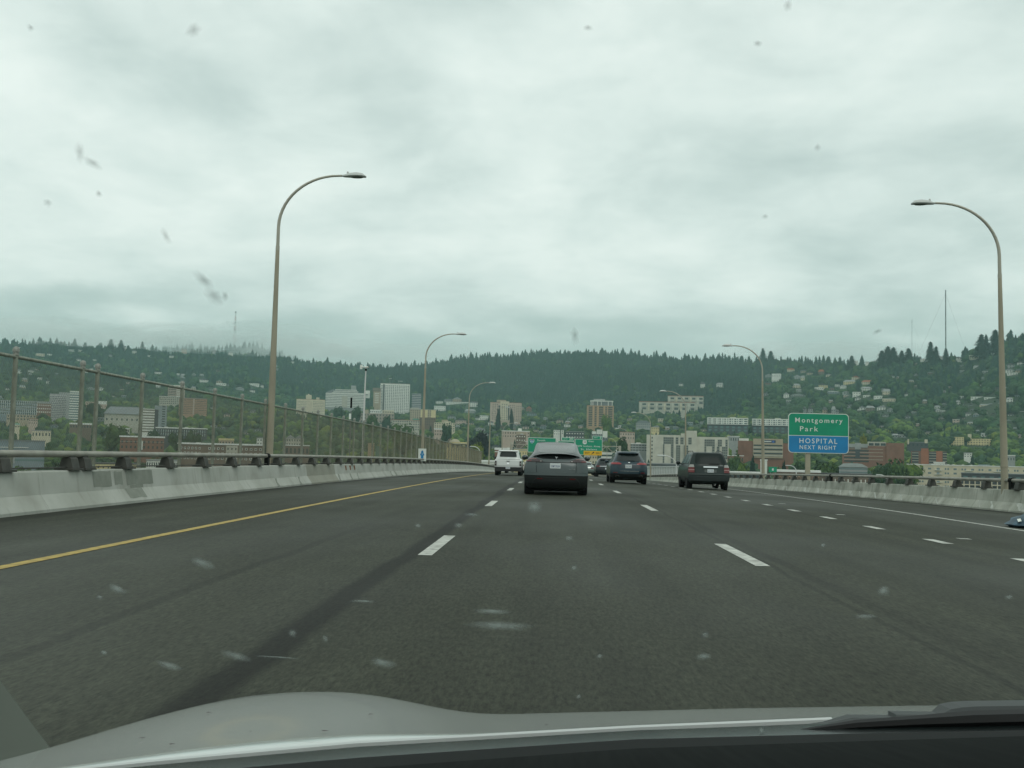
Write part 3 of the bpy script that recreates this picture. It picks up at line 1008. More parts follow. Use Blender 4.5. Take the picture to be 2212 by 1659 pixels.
    b.ext('stair_tower', W_stone, 739, 751, 856, 880, -1.5, 3); b.ext('stair_tower', W_grey, 758, 769, 832, 842, 4, 14, clear=True)
    b.ext('right_wing', W_white, 787, 799, 842, 858, 2, 16, clear=True)
    MB().slab([((700 - b.uc) * b.k + 4, b.H), ((722 - b.uc) * b.k, b.H), ((722 - b.uc) * b.k, b.H + 8.5)], 2, 18).build('sloped_roof', W_slate, b.t)
    b = B('wedge_building', 'brown block narrowing downwards between trees left of the white tower', 807, 823, 839, 872, 2250, W_tan, 12, roof=None)
    b.bands(6, W_white, .35, ua=810, ub=819, va=848, vb=872); b.ext('attic_wall', M('brown_cladding', (.2, .16, .12)), 805, 823, 838, 846, -.6, 12)
    b = B('white_tower', 'tall white apartment tower with a dark vertical slot', 822, 886, 829, 903, 2300, W_white, 20, roof=W_brown, roof_h=.7)
    b.wins(21, 1, GL, .55, .5, ua=823, ub=827.5, va=832)
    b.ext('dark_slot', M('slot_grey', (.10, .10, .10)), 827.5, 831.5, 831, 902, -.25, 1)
    b.wins(21, 13, GL, .52, .5, ua=832, ub=885, va=832, single=True)
    b.ext('antenna', W_grey, 842, 842.6, 817, 829, 5, 5.6); b.ext('antenna', W_white, 840, 846, 817, 817.8, 5, 5.6); b.ext('antenna', W_grey, 861, 861.6, 822, 829, 5, 5.6); b.ext('antenna', W_white, 860, 870, 822.3, 823, 5, 5.6)
    b = B('grey_tower', 'grey balcony block just right of the white tower', 890, 910, 851, 881, 2320, W_lav, 14, roof=W_grey); b.bands(8, GL, .4)
    b = B('brown_block', 'brown apartment block with white penthouses below the white tower', 772, 852, 893, 914, 1900, M('taupe_wall', (.29, .235, .19)), 16, roof=None)
    b.ext('penthouse', W_white, 799, 823, 885, 893, .5, 10, clear=True); b.ext('penthouse', W_cream, 826, 851, 885.5, 893, .5, 10, clear=True); b.ext('penthouse', W_tan, 786, 796, 886, 893, .5, 10, clear=True)
    b.wins(1, 6, GL, .5, .5, ua=799, ub=823, va=887, vb=892, y=.42); b.wins(1, 5, GL, .5, .5, ua=826, ub=851, va=887, vb=892, y=.42); b.wins(3, 12, GL, .35, .45)
    b = B('tan_block', 'tan apartment block with recessed balconies right of the white tower base', 886, 942, 885, 904, 1950, W_tan, 16, roof=RF_grey)
    b.ext('parapet', W_stone, 886, 905, 881.5, 885, 0, 8); b.wins(4, 12, GL, .3, .5); b.ext('bay', W_yellow, 909, 924, 885, 903, -.7, 0); b.ext('bay', W_yellow, 931, 941, 885, 903, -.7, 0)
    b = B('white_block', 'white corner block with a red and green roof edge', 848, 907, 908, 930, 1500, W_stone, 14, yaw=.2, roof=RF_red, roof_h=.6); b.wins(4, 12, GL, .45, .45)
    b.ext('roof_unit', M('green_roof_unit', (.12, .30, .24)), 894, 906, 903.5, 908, 2, 8)
    b = B('brown_block', 'long flat brown brick block behind the second left lamp', 906, 941, 903, 920, 1550, W_brown, 14, roof=W_brown); b.wins(3, 7, GL, .3, .4)
    b = B('cream_block', 'cream stepped block with a roof house right of the second left lamp', 938, 983, 913, 933, 1450, W_cream, 14, roof=None)
    b.ext('roof_house', W_tan, 954, 968, 907, 913, 1, 9, clear=True); b.ext('roof_house', W_cream, 960, 974, 910, 913, .5, 9); b.wins(4, 9, GL, .45, .5)
    b = B('brick_block', 'brick block with a bright white roof edge below the cream stepped block', 938, 975, 928, 942, 1250, W_pink, 14, roof=RF_white, roof_h=1.2); b.wins(2, 7, GL, .35, .45)
    b = B('mission_building', 'cream mission style building with a curved gable beside the fence end', 964, 1012, 955, 972, 640, W_yellow, 14, roof=None)
    b.wins(1, 5, GL, .35, .4)
    c0, c1 = (972 - b.uc) * b.k, (994 - b.uc) * b.k
    MB().slab([(c0 + (c1 - c0) * i / 10, b.H + 1.9 * math.sin(math.pi * i / 10) ** .7) for i in range(11)], -.25, .6).build('curved_gable', W_cream, b.t); BOX.append((972, 994, 948, 956, 640))
    b.ext('roof_slab', RF_grey, 978, 1010, 958, 959, -1.2, 0)
    b = B('mansion_apartment', 'large cream apartment block with deep dark recesses', 1059, 1127, 870, 908, 1950, W_pink, 16, roof=RF_red, roof_h=.5)
    b.ext('tall_bay', W_cream, 1081, 1100, 867, 908, -1, 8, clear=True); b.ext('tall_bay', W_pink, 1114, 1127, 874, 908, -1.2, 8); b.ext('penthouse', W_tan, 1073, 1093, 864, 868, 5, 12)
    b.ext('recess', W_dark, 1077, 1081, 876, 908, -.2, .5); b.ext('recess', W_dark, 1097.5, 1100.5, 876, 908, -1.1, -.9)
    b.wins(9, 3, GL, .4, .45, ua=1063, ub=1077, va=872); b.wins(9, 3, GL, .4, .45, ua=1083, ub=1097, va=872, y=-1.1); b.wins(9, 3, GL, .4, .45, ua=1101, ub=1113, va=874); b.wins(9, 3, GL, .4, .45, ua=1115, ub=1126, va=876, y=-1.3)
    b = B('brick_terrace', 'low brick terrace with white parapets left of the overhead signs', 1084, 1144, 932, 946, 1150, W_pink, 14, roof=RF_white, roof_h=.8); b.wins(2, 11, GL, .35, .45); b.ext('roof_unit', W_white, 1119, 1127, 925, 932, 3, 9, clear=True)
    b = B('white_house', 'plain white house above the left overhead sign', 1196, 1210, 929, 940, 1350, W_white, 10, roof=RF_grey, roof_h=.4); b.wins(2, 3, GL, .3, .35)
    b = B('white_house', 'narrow white house beside the plain white one', 1212, 1218, 929, 938, 1360, W_white, 10, roof=RF_grey, roof_h=.4); b.wins(2, 1, GL, .4, .4)
    b = B('dark_terrace', 'dark row of houses with white roof trim above the signs', 1222, 1262, 933, 948, 1300, W_dark, 12, roof=RF_grey); b.wins(2, 7, W_white, .5, .25)
    b = B('modern_house', 'white modern block of boxes with dark lower floors', 1278, 1312, 934, 952, 1300, W_slate, 12, roof=None); b.ext('white_box', W_white, 1279, 1288, 932, 938, -.4, 6); b.ext('white_box', W_white, 1289, 1301, 928, 938, -.2, 6, clear=True); b.ext('white_box', W_white, 1302, 1312, 931, 944, -.4, 6)
    b.wins(2, 7, GL, .5, .4)
    b = B('brick_house', 'pair of pinkish brick houses split by a tree', 1339, 1371, 934, 950, 1250, W_pink, 12, roof=W_brick); b.wins(2, 6, GL, .35, .4)
    b = B('grey_house', 'large grey gabled house on the slope left of the fourth right lamp', 1374, 1406, 914, 925, 1650, W_grey, 12, roof=None); b.wins(2, 7, GL, .4, .4)
    MB().slab([(-b.w / 2 - .5, b.H), (b.w / 2 + .5, b.H), (b.w * .2, b.H + 4), (-b.w * .25, b.H + 4)], -.5, 12).build('roof', W_slate, b.t)
    b = B('cream_house', 'cream gabled house right of the fourth right lamp', 1407, 1424, 923, 934, 1500, W_yellow, 12, roof=None)
    MB().slab([(-b.w / 2 - .5, b.H), (b.w / 2 + .5, b.H), (b.w * .3, b.H + 3)], -.5, 12).build('roof', RF_grey, b.t); b.wins(2, 4, GL, .3, .4)
    b = B('grey_block', 'grey three storey block with strip windows left of the pale slab block', 1361, 1398, 959, 975, 900, W_grey, 14, roof=RF_white, roof_h=.5); b.wins(3, 6, GL, .7, .4); b.ext('roof_unit', W_white, 1374, 1384, 956, 959, 3, 8)
    b = B('white_low_block', 'white low building behind the yellow exit sign', 1299, 1322, 980, 996, 620, W_white, 12, roof=RF_white); b.bands(2, GL, .4)
    b = B('cream_shop', 'cream building under the right overhead sign', 1262, 1290, 983, 1003, 560, W_cream, 12, roof=RF_grey); b.wins(2, 5, GL, .4, .4)
    b = B('cream_shed', 'cream shed behind the white pickup to its right', 1110, 1139, 970, 982, 600, W_yellow, 14, roof=RF_grey, roof_h=.4); b.wins(1, 5, GL, .25, .7, va=976)
    b = B('brick_shop', 'brick shop with a white roof above the white pickup', 1069, 1106, 972, 990, 600, W_brick, 14, roof=RF_white, roof_h=1.2); b.ext('roof_unit', W_white, 1096, 1104, 966.5, 972, 2, 8, clear=True); b.bands(1, W_white, .25, va=972, vb=980, name='fascia')
    b = B('white_sheds', 'white sheds left of the pickup beyond the fence end', 1040, 1068, 998, 1016, 480, W_white, 20, roof=RF_white); b.bands(1, GL, .5, va=1001, vb=1010)
    b = B('brown_block', 'brown house block above the left overhead sign', 1115, 1136, 939, 955, 1000, W_brown, 12, roof=W_tan, roof_h=2.2); b.wins(2, 4, W_white, .4, .3)
    # ---- centre right
    b = B('terracotta_tower', 'terracotta and glass apartment tower with a white framed crown', 1268, 1326, 876, 922, 1650, W_terra, 18, roof=None)
    b.ext('crown_glass', W_slate, 1276, 1323, 867.5, 876, 1.2, 16, clear=True)
    for u in (1276, 1280, 1290, 1298, 1313, 1321.5): b.ext('crown_post', W_white, u, u + 1.6, 866, 876.5, .2, 1.2)
    b.ext('crown_beam', W_white, 1275, 1324.5, 865.3, 867.3, 0, 16); b.ext('plant_room', W_grey, 1282, 1307, 861.5, 865.3, 4, 14, clear=True)
    for ua, ub in ((1272, 1280), (1285, 1289), (1294, 1303), (1308, 1311), (1314, 1323)):
        b.bands(11, GL, .62, ua=ua, ub=ub, va=878, vb=921)
    for u in (1281, 1291, 1304.5): b.ext('pier', M('pale_terracotta', (.5, .33, .19)), u, u + 2, 877, 922, -.5, .5)
    for lab, ua, ub, vt, vb, D in (('upper row of cream hillside townhouses with red roofs', 1443, 1519, 856, 873, 2250), ('lower row of cream hillside townhouses with arched bays', 1381, 1501, 869, 888, 2150)):
        n = 5 if ua > 1400 else 7
        b = B('townhouse_row', lab, ua, ub, vt, vb, D, W_stone, 14, roof=RF_red, roof_h=1.0); BOX[-1] = (ua, ub, vt, vb - 5, D)
        w = (ub - ua) / n
        for i in range(n):
            b.ext('bay', W_cream if i % 2 else W_pale, ua + i * w + w * .1, ua + i * w + w * .32, vt + 2, vb, -1.6, 0)
            b.ext('balcony', W_pale, ua + i * w + w * .36, ua + i * w + w * .94, vt + 8, vt + 9.6, -1.8, 0)
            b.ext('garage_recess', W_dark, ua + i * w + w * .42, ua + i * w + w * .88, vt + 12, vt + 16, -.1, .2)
            b.ext('window', GL, ua + i * w + w * .42, ua + i * w + w * .88, vt + 3, vt + 7, -.1, .2)
    for lab, ua, ub, vt in (('white framed modern block on a dark glass base, left one of two', 1529, 1615, 902.5), ('white framed modern block on a dark glass base, behind the second right lamp', 1626, 1708, 905)):
        b = B('modern_block', lab, ua, ub, vt, vt + 33, 1500, W_dark, 18, roof=None)
        b.ext('white_frame', W_white, ua, ub, vt, vt + 14.5, -1.5, 16)
        b.wins(3, 17, GLB, .45, .5, va=vt + 1, vb=vt + 14, y=-1.6); b.wins(3, 8, GL, .3, .5, va=vt + 1, vb=vt + 14, y=-1.7)
        b.wins(2, 7, GLT, .5, .6, va=vt + 17, vb=vt + 30); b.ext('roof_unit', W_white, ua + 48, ua + 60, vt - 1.5, vt, 3, 10)
    b = B('slab_block', 'pale concrete slab block of flats with a stepped central tower', 1398, 1572, 943, 1003, 880, W_pale, 16, yaw=0, roof=None)
    b.ext('left_wing', W_pale, 1398, 1470, 940.5, 1003, -.4, 14, clear=True); b.ext('tower', W_pale, 1471, 1482, 936.5, 1003, -.3, 14, clear=True); b.ext('tower', W_pale, 1482, 1505, 930.5, 1003, -2, 14, clear=True)
    b.wins(7, 1, GL, .6, .45, ua=1408, ub=1412, va=943, vb=999, y=-.55)
    for ua, ub, va, vb in ((1434, 1456, 945, 960), (1460, 1466, 945, 960), (1470, 1477, 945, 960), (1433, 1436.5, 960, 1001), (1450, 1456, 960, 1001), (1461, 1470, 962, 1001), (1478, 1487, 962, 1001), (1487, 1494, 945, 960), (1521, 1543, 948, 963), (1549, 1558, 948, 963), (1565, 1570, 948, 963), (1521, 1525, 963, 990), (1537, 1543, 963, 990), (1547, 1553, 963, 990), (1558, 1570, 963, 990)):
        nr = max(2, round((vb - va) / 5.1)); nc = max(1, round((ub - ua) / 4.2))
        b.ext('window_bay', M('bay_panel', (.21, .215, .19)), ua, ub, va, vb, -.46 if ub < 1471 else (-.36 if ub < 1482 else (-2.08 if ub < 1506 else -.1)), .2)
        b.wins(nr, nc, GL, .62, .42, ua=ua, ub=ub, va=va, vb=vb, y=-.52 if ub < 1471 else (-.42 if ub < 1482 else (-2.14 if ub < 1506 else -.16)))
    b = B('clinic_block', 'grey white flat block right behind the pale slab block', 1572, 1597, 943, 955, 1000, W_grey, 12, roof=RF_white, roof_h=.5); b.wins(1, 5, GL, .4, .5)
    # brick hospital with cream bands
    b = B('brick_hospital', 'brick hospital with cream concrete bands left of the green and blue sign', 1608, 1712, 957, 995, 900, W_brick, 24, roof=None)
    b.ext('centre_wall', W_tan, 1628, 1690, 948, 989, -1.2, 20, clear=True)
    b.bands(3, GL, .36, ua=1629, ub=1689, va=958, vb=984, y=-1.3); b.bands(3, W_stone, .34, ua=1628, ub=1690, va=962.5, vb=988, y=-1.5, name='concrete_band')
    b.ext('sign_board', M('navy_sign_board', (.03, .05, .10)), 1645, 1675, 951, 956.5, -1.4, -1.0)
    b.ext('sign_letters', W_white, 1651, 1666, 952.8, 954.6, -1.46, -1.4); b.ext('sign_emblem', M('blue_emblem', (.05, .14, .45)), 1668, 1672, 952, 956, -1.46, -1.4)
    b.ext('roof_block', W_white, 1598, 1618, 948, 955, 2, 12, clear=True); b.ext('left_wing', W_brick, 1596, 1628, 953, 995, 1.0, 18)
    b = B('brick_hospital', 'brick hospital wing with a grey glazed link right of the green and blue sign', 1822, 1912, 963, 1003, 950, W_brick, 20, roof=None)
    b.bands(4, GL, .4, ua=1826, ub=1876, va=970, vb=1000); b.bands(4, W_stone, .12, ua=1826, ub=1905, va=966, vb=996, name='concrete_band', y=-.2)
    b.ext('grey_link', W_grey, 1832, 1874, 959, 967, -1.0, 14, clear=True); b.ext('dark_stair', W_dark, 1849, 1858, 970, 990, -.8, .5); b.ext('link_core', W_grey, 1848, 1860, 957, 971, -1.3, 6)
    b.ext('car_deck', W_stone, 1874, 1911, 954, 964, .5, 18, clear=True); b.wins(1, 3, GL, .8, .6, ua=1875, ub=1911, va=955, vb=964, y=.42)
    b.ext('brick_end', W_brick, 1911, 1947, 956, 1005, -.8, 18, clear=True)
    b = B('brick_flats', 'red brick flats with dark balcony recesses right of the hospital wing', 1971, 2042, 975, 1006, 930, W_brick, 16, roof=None)
    for ua, ub in ((1973, 1986), (2007, 2021), (2034, 2042)):
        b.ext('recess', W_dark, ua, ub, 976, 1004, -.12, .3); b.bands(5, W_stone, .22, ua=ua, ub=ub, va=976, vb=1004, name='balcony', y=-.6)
    b.ext('stair_tower', M('orange_red_brick', (.33, .13, .075)), 1991, 2006, 969, 1006, -.7, 10, clear=True); b.ext('stair_tower', M('orange_red_brick', (.33, .13, .075)), 2021, 2033, 974, 1006, -.5, 10)
    b = B('pale_apartment', 'long pale apartment block low at the right edge', 1974, 2330, 1008, 1068, 720, W_cream, 18, yaw=.06, roof=RF_white, roof_h=.5)
    rnd = random.Random(4)
    for ua in range(1980, 2320, 17):
        n = rnd.choice((1, 2, 2))
        b.wins(6, n, GLB, .55 if n == 1 else .62, .42, ua=ua + rnd.uniform(0, 2), ub=ua + 12, va=1011, vb=1067)
    for u in (1983, 2034, 2095, 2151, 2215): b.bands(6, W_white, .12, ua=u - 4, ub=u + 11, va=1014, vb=1067, name='balcony', y=-.9)
    for u in (2024, 2034, 2056, 2066, 2085, 2102): b.ext('roof_unit', W_white, u, u + 4, 1005.5, 1008, 2, 5)
    b.ext('roof_house', GLB, 2118, 2140, 1004, 1010, 3, 9)
    b = B('dark_building', 'dark flat building in front of the pale apartment block', 2089, 2330, 1026, 1070, 600, W_dark, 16, yaw=.04, roof=W_slate, roof_h=.5)
    b.wins(1, 14, GLT, .5, .4, va=1029, vb=1037); b.bands(2, W_cream, .16, va=1043, vb=1070, name='concrete_band', y=-.4); b.wins(1, 22, W_cream, .2, 1, va=1041, vb=1070, name='pilaster', y=-.5)
    b = B('cream_block', 'cream block of flats on the slope, left of a wider cream one', 2056, 2081, 944, 963, 1300, W_yellow, 12, roof=None); b.wins(4, 5, GL, .4, .4)
    b = B('cream_block', 'wider cream block of flats with a chimney tower on the right slope', 2092, 2140, 948, 964, 1300, W_yellow, 12, roof=None); b.wins(3, 9, GL, .4, .4); b.ext('chimney_tower', W_cream, 2093, 2100, 938, 948, .5, 8, clear=True)
    b = B('green_house', 'dark green roofed house with two cream chimneys above the brick flats', 1961, 2003, 956, 966, 1150, W_dark, 12, roof=W_slate); b.ext('chimney', W_cream, 1962, 1965, 949, 960, -.5, 2, clear=True); b.ext('chimney', W_cream, 1996, 2002, 949, 957, -.5, 2, clear=True)
    b.wins(1, 5, GL, .4, .4)
    b = B('warehouse', 'grey arched metal warehouse under the brick hospital wing', 1814, 1872, 1009, 1024, 640, W_grey, 24, roof=None); b.bands(2, GLB, .35)
    MB().slab([(-b.w / 2 - .5, b.H), (b.w / 2 + .5, b.H), (b.w * .3, b.H + 2.0), (0, b.H + 2.3), (-b.w * .35, b.H + 2.0)], -.5, 24).build('roof', M('pale_metal_roof', (.36, .39, .38)), b.t); BOX.append((1814, 1872, 1001, 1010, 640))
    b = B('white_shed', 'white blank shed right of the second right lamp pole', 1643, 1657, 995, 1020, 620, W_white, 12, roof=RF_white); b.ext('door', W_grey, 1647, 1651, 1010, 1020, -.1, 0)
    b = B('white_shed', 'long white roofed sheds behind the right rail under the sign', 1672, 1770, 1020, 1045, 560, W_brown, 20, roof=RF_white, roof_h=1.0)
    b.wins(1, 10, W_orange, .35, .9, va=1027, vb=1045, name='brick_pier'); b.wins(1, 10, GL, .25, .6, va=1027, vb=1045)
    b = B('brick_shop', 'low brick shops with flat dark roofs behind the right rail', 1775, 1880, 1026, 1052, 560, W_brown, 18, roof=RF_dark); b.wins(1, 12, W_white, .25, .5, va=1030, vb=1050)
    b = B('dark_roof_shed', 'long dark roofed shed with a white fascia left of the pale shed', 1575, 1640, 1022, 1040, 600, W_dark, 18, roof=RF_white, roof_h=.7); b.wins(1, 8, GL, .4, .5)
    b = B('white_roof_block', 'white flat roofed block low beyond the shoulder at far right', 2018, 2040, 1000, 1010, 800, W_white, 10, roof=RF_white); b.wins(1, 4, GL, .4, .4)
    b = B('white_house', 'white two storey house between trees on the right', 2083, 2099, 979, 988, 1000, W_white, 10, roof=RF_grey); b.wins(2, 3, GL, .4, .4)
    b = B('grey_shed', 'pale grey shed right of the near right lamp pole', 2176, 2192, 985, 998, 900, W_grey, 10, roof=RF_white); b.wins(1, 3, GL, .3, .4)
    b = B('brick_block', 'low red brick block with a pale roof left of the brick hospital', 1572, 1606, 985, 1000, 850, W_brick, 12, roof=RF_white, roof_h=.5); b.wins(1, 6, GL, .4, .5)
    b = B('dark_shed', 'dark low sheds under the pale slab block', 1398, 1475, 1003, 1016, 780, W_dark, 16, roof=RF_grey); b.wins(1, 9, W_brown, .5, .5)
    b = B('ochre_shed', 'ochre shed seen through the left rail gap', 200, 300, 1003, 1016, 600, W_yellow, 16, roof=RF_dark); b.wins(1, 10, GL, .3, .4)
    b = B('white_shop', 'white shop row seen through the left rail gap', 318, 384, 996, 1012, 600, W_white, 14, roof=RF_grey); b.wins(1, 14, GL, .55, .6)


build_city()
_c = {}
for q in NAMED: _c[q[5]] = _c.get(q[5], 0) + 1
NAMED = [q for q in NAMED if _c[q[5]] == 1]


# ------------------------------------------------------------------ houses on the hillsides
def house(u, v, w, h, wall, roofm, label, group, flat=False):
    vb = v + h / 2
    D = hit(u, vb)
    if D is None: return
    BOX.append((u - w / 2, u + w / 2, v - h / 2, vb - h * .22, D)); BASES.append((u - w / 2, u + w / 2, vb, D))
    p = at(u, vb, D)
    k = D / F
    W, H = w * k, h * k
    gz = max(g1(p.x, p.y) - 3, p.z - 6)
    t = thing('house', label, 'house', (p.x, p.y, gz), -math.atan2(p.x, p.y) + random.uniform(-.25, .25), group)
    z1 = p.z - gz + H * (1 if flat else .66)
    dep = max(7, min(12, W * .7))
    MB().box(-W / 2, W / 2, 0, dep, 0, z1).build('wall', wall, t)
    if flat:
        MB().box(-W / 2 - .4, W / 2 + .4, -.4, dep + .4, z1, z1 + .4).build('roof', roofm, t)
    elif random.random() < .5:
        MB().slab([(-W / 2 - .6, z1), (W / 2 + .6, z1), (0, z1 + H * .4)], -.6, dep + .6).build('roof', roofm, t)
    else:
        MB().add([(-W / 2 - .6, -.6, z1), (W / 2 + .6, -.6, z1), (W / 2 + .6, dep + .6, z1), (-W / 2 - .6, dep + .6, z1), (-W * .35, dep / 2, z1 + H * .38), (W * .35, dep / 2, z1 + H * .38)],
                 [(0, 1, 5, 4), (1, 2, 5), (2, 3, 4, 5), (3, 0, 4), (0, 3, 2, 1)]).build('roof', roofm, t)
    n = max(2, int(W / 4))
    rows = 2 if H > 6 else 1
    me = MB().box(-.75, .75, -.08, .2, -.7, .7).mesh('window', GL)
    zlo = p.z - gz
    for r_ in range(rows):
        for i in range(n):
            put('window', me, t, (-W / 2 + W * (i + .5) / n, 0, zlo + (z1 - zlo) * (r_ + .55) / rows))


HC = {'w': (W_white, 'white'), 'c': (W_cream, 'cream'), 't': (W_tan, 'tan'), 'g': (W_grey, 'grey'), 'b': (W_brown, 'brown'), 'y': (W_yellow, 'yellow cream'), 'l': (W_blue, 'blue grey'), 'p': (W_pink, 'pinkish'), 'r': (W_brick, 'brick red')}
HR = {'d': (RF_dark, 'dark'), 'g': (RF_grey, 'grey'), 'r': (RF_red, 'red'), 'f': (RF_white, 'flat white')}


def houses(lst, su, u0, sv, v0, where, group):
    for x, y, w, h, c in lst:
        wm_, wn = HC[c[0]]; rm, rn = HR[c[1]] if len(c) > 1 else HR[random.choice('dgdg')]
        wide = 'wide ' if w * su > 16 else ('narrow ' if w < h else 'small ')
        house(u0 + x * su, v0 + y * sv, max(w * su, 5.5), max(h * sv, 4.2), wm_, rm, f'{wide}{wn} house with {rn.split()[-1]} roof {beside(u0 + x * su, v0 + y * sv, 2600, True)}', group, flat=rn.startswith('flat') or h < 36)


houses([(515, 850, 130, 150, 'wf'), (400, 810, 100, 60, 'g'), (750, 720, 110, 60, 'cr'), (940, 740, 80, 50, 't'), (1040, 770, 90, 60, 't'), (1215, 755, 85, 90, 'br'), (850, 830, 110, 70, 'g'), (930, 850, 60, 90, 'c'), (840, 965, 110, 70, 'cg'),
        (1240, 965, 140, 80, 'yd'), (1190, 1005, 130, 40, 'wf'), (1470, 965, 70, 40, 'wf'), (1560, 985, 90, 60, 'w'), (1660, 910, 180, 80, 'y'), (1760, 840, 110, 60, 'cr'), (1925, 915, 150, 80, 'cr'), (1930, 1010, 150, 70, 'wg'), (1610, 1070, 90, 50, 'g'),
        (1410, 1065, 180, 40, 'l'), (680, 1110, 80, 80, 'w'), (860, 1110, 200, 40, 'g'), (1775, 1100, 110, 80, 'wf'), (1790, 1165, 80, 60, 'w'), (1930, 1130, 110, 40, 'wf'), (2100, 1145, 120, 50, 'wf'), (2190, 1030, 60, 60, 'w'), (1850, 1320, 120, 70, 'wg'),
        (1990, 1315, 120, 80, 'b'), (2150, 1310, 120, 70, 'wg'), (950, 1340, 60, 100, 'g'), (1050, 1340, 80, 110, 'g'), (1285, 1350, 60, 100, 't'), (1410, 1350, 60, 130, 'g'), (1470, 1360, 45, 100, 'g'), (1765, 590, 60, 30, 'wf'), (1930, 605, 45, 35, 'w'),
        (390, 935, 90, 30, 'r'), (1380, 1010, 60, 40, 'r')], .1389, 1604.4, .1389, 699.8, 'above the green and blue sign on the right hillside', 'houses on the hillside above the roadside sign')
houses([(70, 1065, 110, 100, 'cg'), (110, 1190, 190, 50, 'cf'), (390, 1105, 60, 80, 'w'), (670, 1210, 60, 70, 't'), (1190, 1225, 60, 70, 'w'), (1240, 1140, 60, 30, 'wf'), (1480, 1155, 180, 40, 'wf'), (1690, 1165, 170, 40, 'wf'), (860, 1300, 70, 60, 'w'),
        (880, 1355, 60, 60, 'w'), (950, 1365, 60, 30, 'wf'), (1350, 1410, 80, 60, 'w'), (1460, 1425, 80, 70, 'l'), (2010, 1425, 80, 70, 'w'), (1990, 1180, 90, 70, 'w'), (1590, 1270, 120, 50, 'cg'), (1690, 1255, 90, 40, 'w'), (2110, 1120, 60, 60, 'g'),
        (1490, 515, 240, 55, 'cf'), (1190, 530, 110, 40, 'w'), (1745, 455, 90, 50, 'w'), (1470, 670, 80, 50, 'w'), (1625, 750, 110, 30, 'gf'), (1980, 730, 150, 60, 'wg'), (2130, 735, 80, 60, 't'), (2030, 780, 150, 40, 'wf'), (2000, 650, 130, 80, 'g'),
        (2160, 610, 90, 60, 'w'), (680, 560, 150, 30, 'wf'), (890, 520, 90, 40, 'w'), (130, 555, 100, 40, 'g'), (160, 820, 70, 60, 'w'), (530, 790, 70, 35, 'g'), (750, 770, 90, 40, 'b'), (1240, 655, 70, 30, 'g'), (1050, 990, 60, 30, 'p'), (30, 1310, 50, 80, 'w'), (130, 1340, 80, 60, 'g')],
       .1389, 1904.8, .1389, 699.8, 'on the hillside left of the near right lamp', 'houses on the hillside at the right edge')
houses([(1355, 185, 60, 60, 'w'), (1655, 190, 60, 80, 'w'), (1890, 190, 100, 60, 'wg')], .15433, 1263, .15433, 802.2, 'above the cream townhouses', 'white houses above the townhouse rows')
houses([(290, 740, 100, 70, 'w'), (480, 735, 90, 40, 'w'), (570, 720, 50, 35, 'p'), (380, 870, 80, 60, 't'), (620, 850, 70, 35, 'w'), (750, 900, 50, 70, 'w'), (350, 985, 90, 60, 'c'), (100, 1010, 80, 50, 'w'), (620, 480, 130, 40, 'cf'), (770, 470, 70, 40, 'w'),
        (1255, 420, 90, 30, 'wf'), (1115, 415, 100, 30, 'wf'), (2085, 430, 60, 60, 'wd'), (1945, 360, 40, 40, 'w'), (1755, 375, 50, 40, 't'), (1720, 490, 50, 60, 'g'), (1220, 560, 70, 50, 'w'), (1490, 650, 70, 50, 'w'), (1470, 570, 50, 30, 'w'), (1180, 710, 60, 30, 'w'),
        (1420, 710, 50, 30, 'w'), (1410, 1010, 120, 55, 'g'), (1560, 1010, 120, 60, 'wg'), (300, 375, 40, 30, 'w')], .1389, 0, .1389, 699.8, 'above the fence top on the far left hillside', 'houses on the far left hillside')
houses([(100, 785, 50, 35, 'w'), (410, 795, 60, 35, 'w'), (1235, 740, 60, 40, 'w'), (590, 700, 70, 30, 'p'), (1010, 710, 40, 30, 'g'), (860, 1125, 140, 70, 'wd'), (1100, 1180, 130, 35, 'wf'), (1080, 1140, 80, 40, 't'), (560, 1150, 100, 60, 'w'), (510, 1040, 40, 35, 'w'),
        (570, 1060, 60, 60, 'g'), (1565, 1185, 130, 40, 'wf'), (1540, 1270, 70, 60, 'w'), (1680, 1200, 40, 60, 'w'), (230, 1200, 70, 50, 'wf'), (230, 1020, 110, 30, 'w'), (1865, 925, 50, 40, 'g'), (1880, 970, 60, 35, 'g'), (2105, 865, 40, 50, 'w'), (1370, 1240, 110, 50, 'g')],
       .15433, 307, .15433, 648.6, 'left of the nearest lamp on the wooded hillside', 'houses on the hillside left of the near lamp')
houses([(190, 300, 120, 50, 'g'), (320, 290, 120, 70, 't'), (320, 335, 330, 30, 'wf'), (545, 335, 110, 50, 'wd'), (545, 375, 110, 40, 'wf'), (60, 325, 90, 35, 'w'), (75, 410, 160, 70, 'wf'), (240, 530, 110, 60, 'g'), (370, 590, 150, 90, 'p'), (500, 450, 150, 60, 'g'),
        (690, 540, 120, 60, 'wf'), (595, 550, 50, 50, 'w'), (1235, 410, 40, 50, 't'), (1320, 420, 80, 80, 'rr'), (1370, 490, 120, 60, 'l'), (1385, 615, 60, 35, 'wf'), (630, 700, 150, 50, 'g'), (1090, 640, 110, 40, 'g'), (860, 950, 100, 60, 'gd')],
       .15433, 938.7, .15433, 819.3, 'between the white tower and the mansion block', 'houses at the foot of the centre hill')



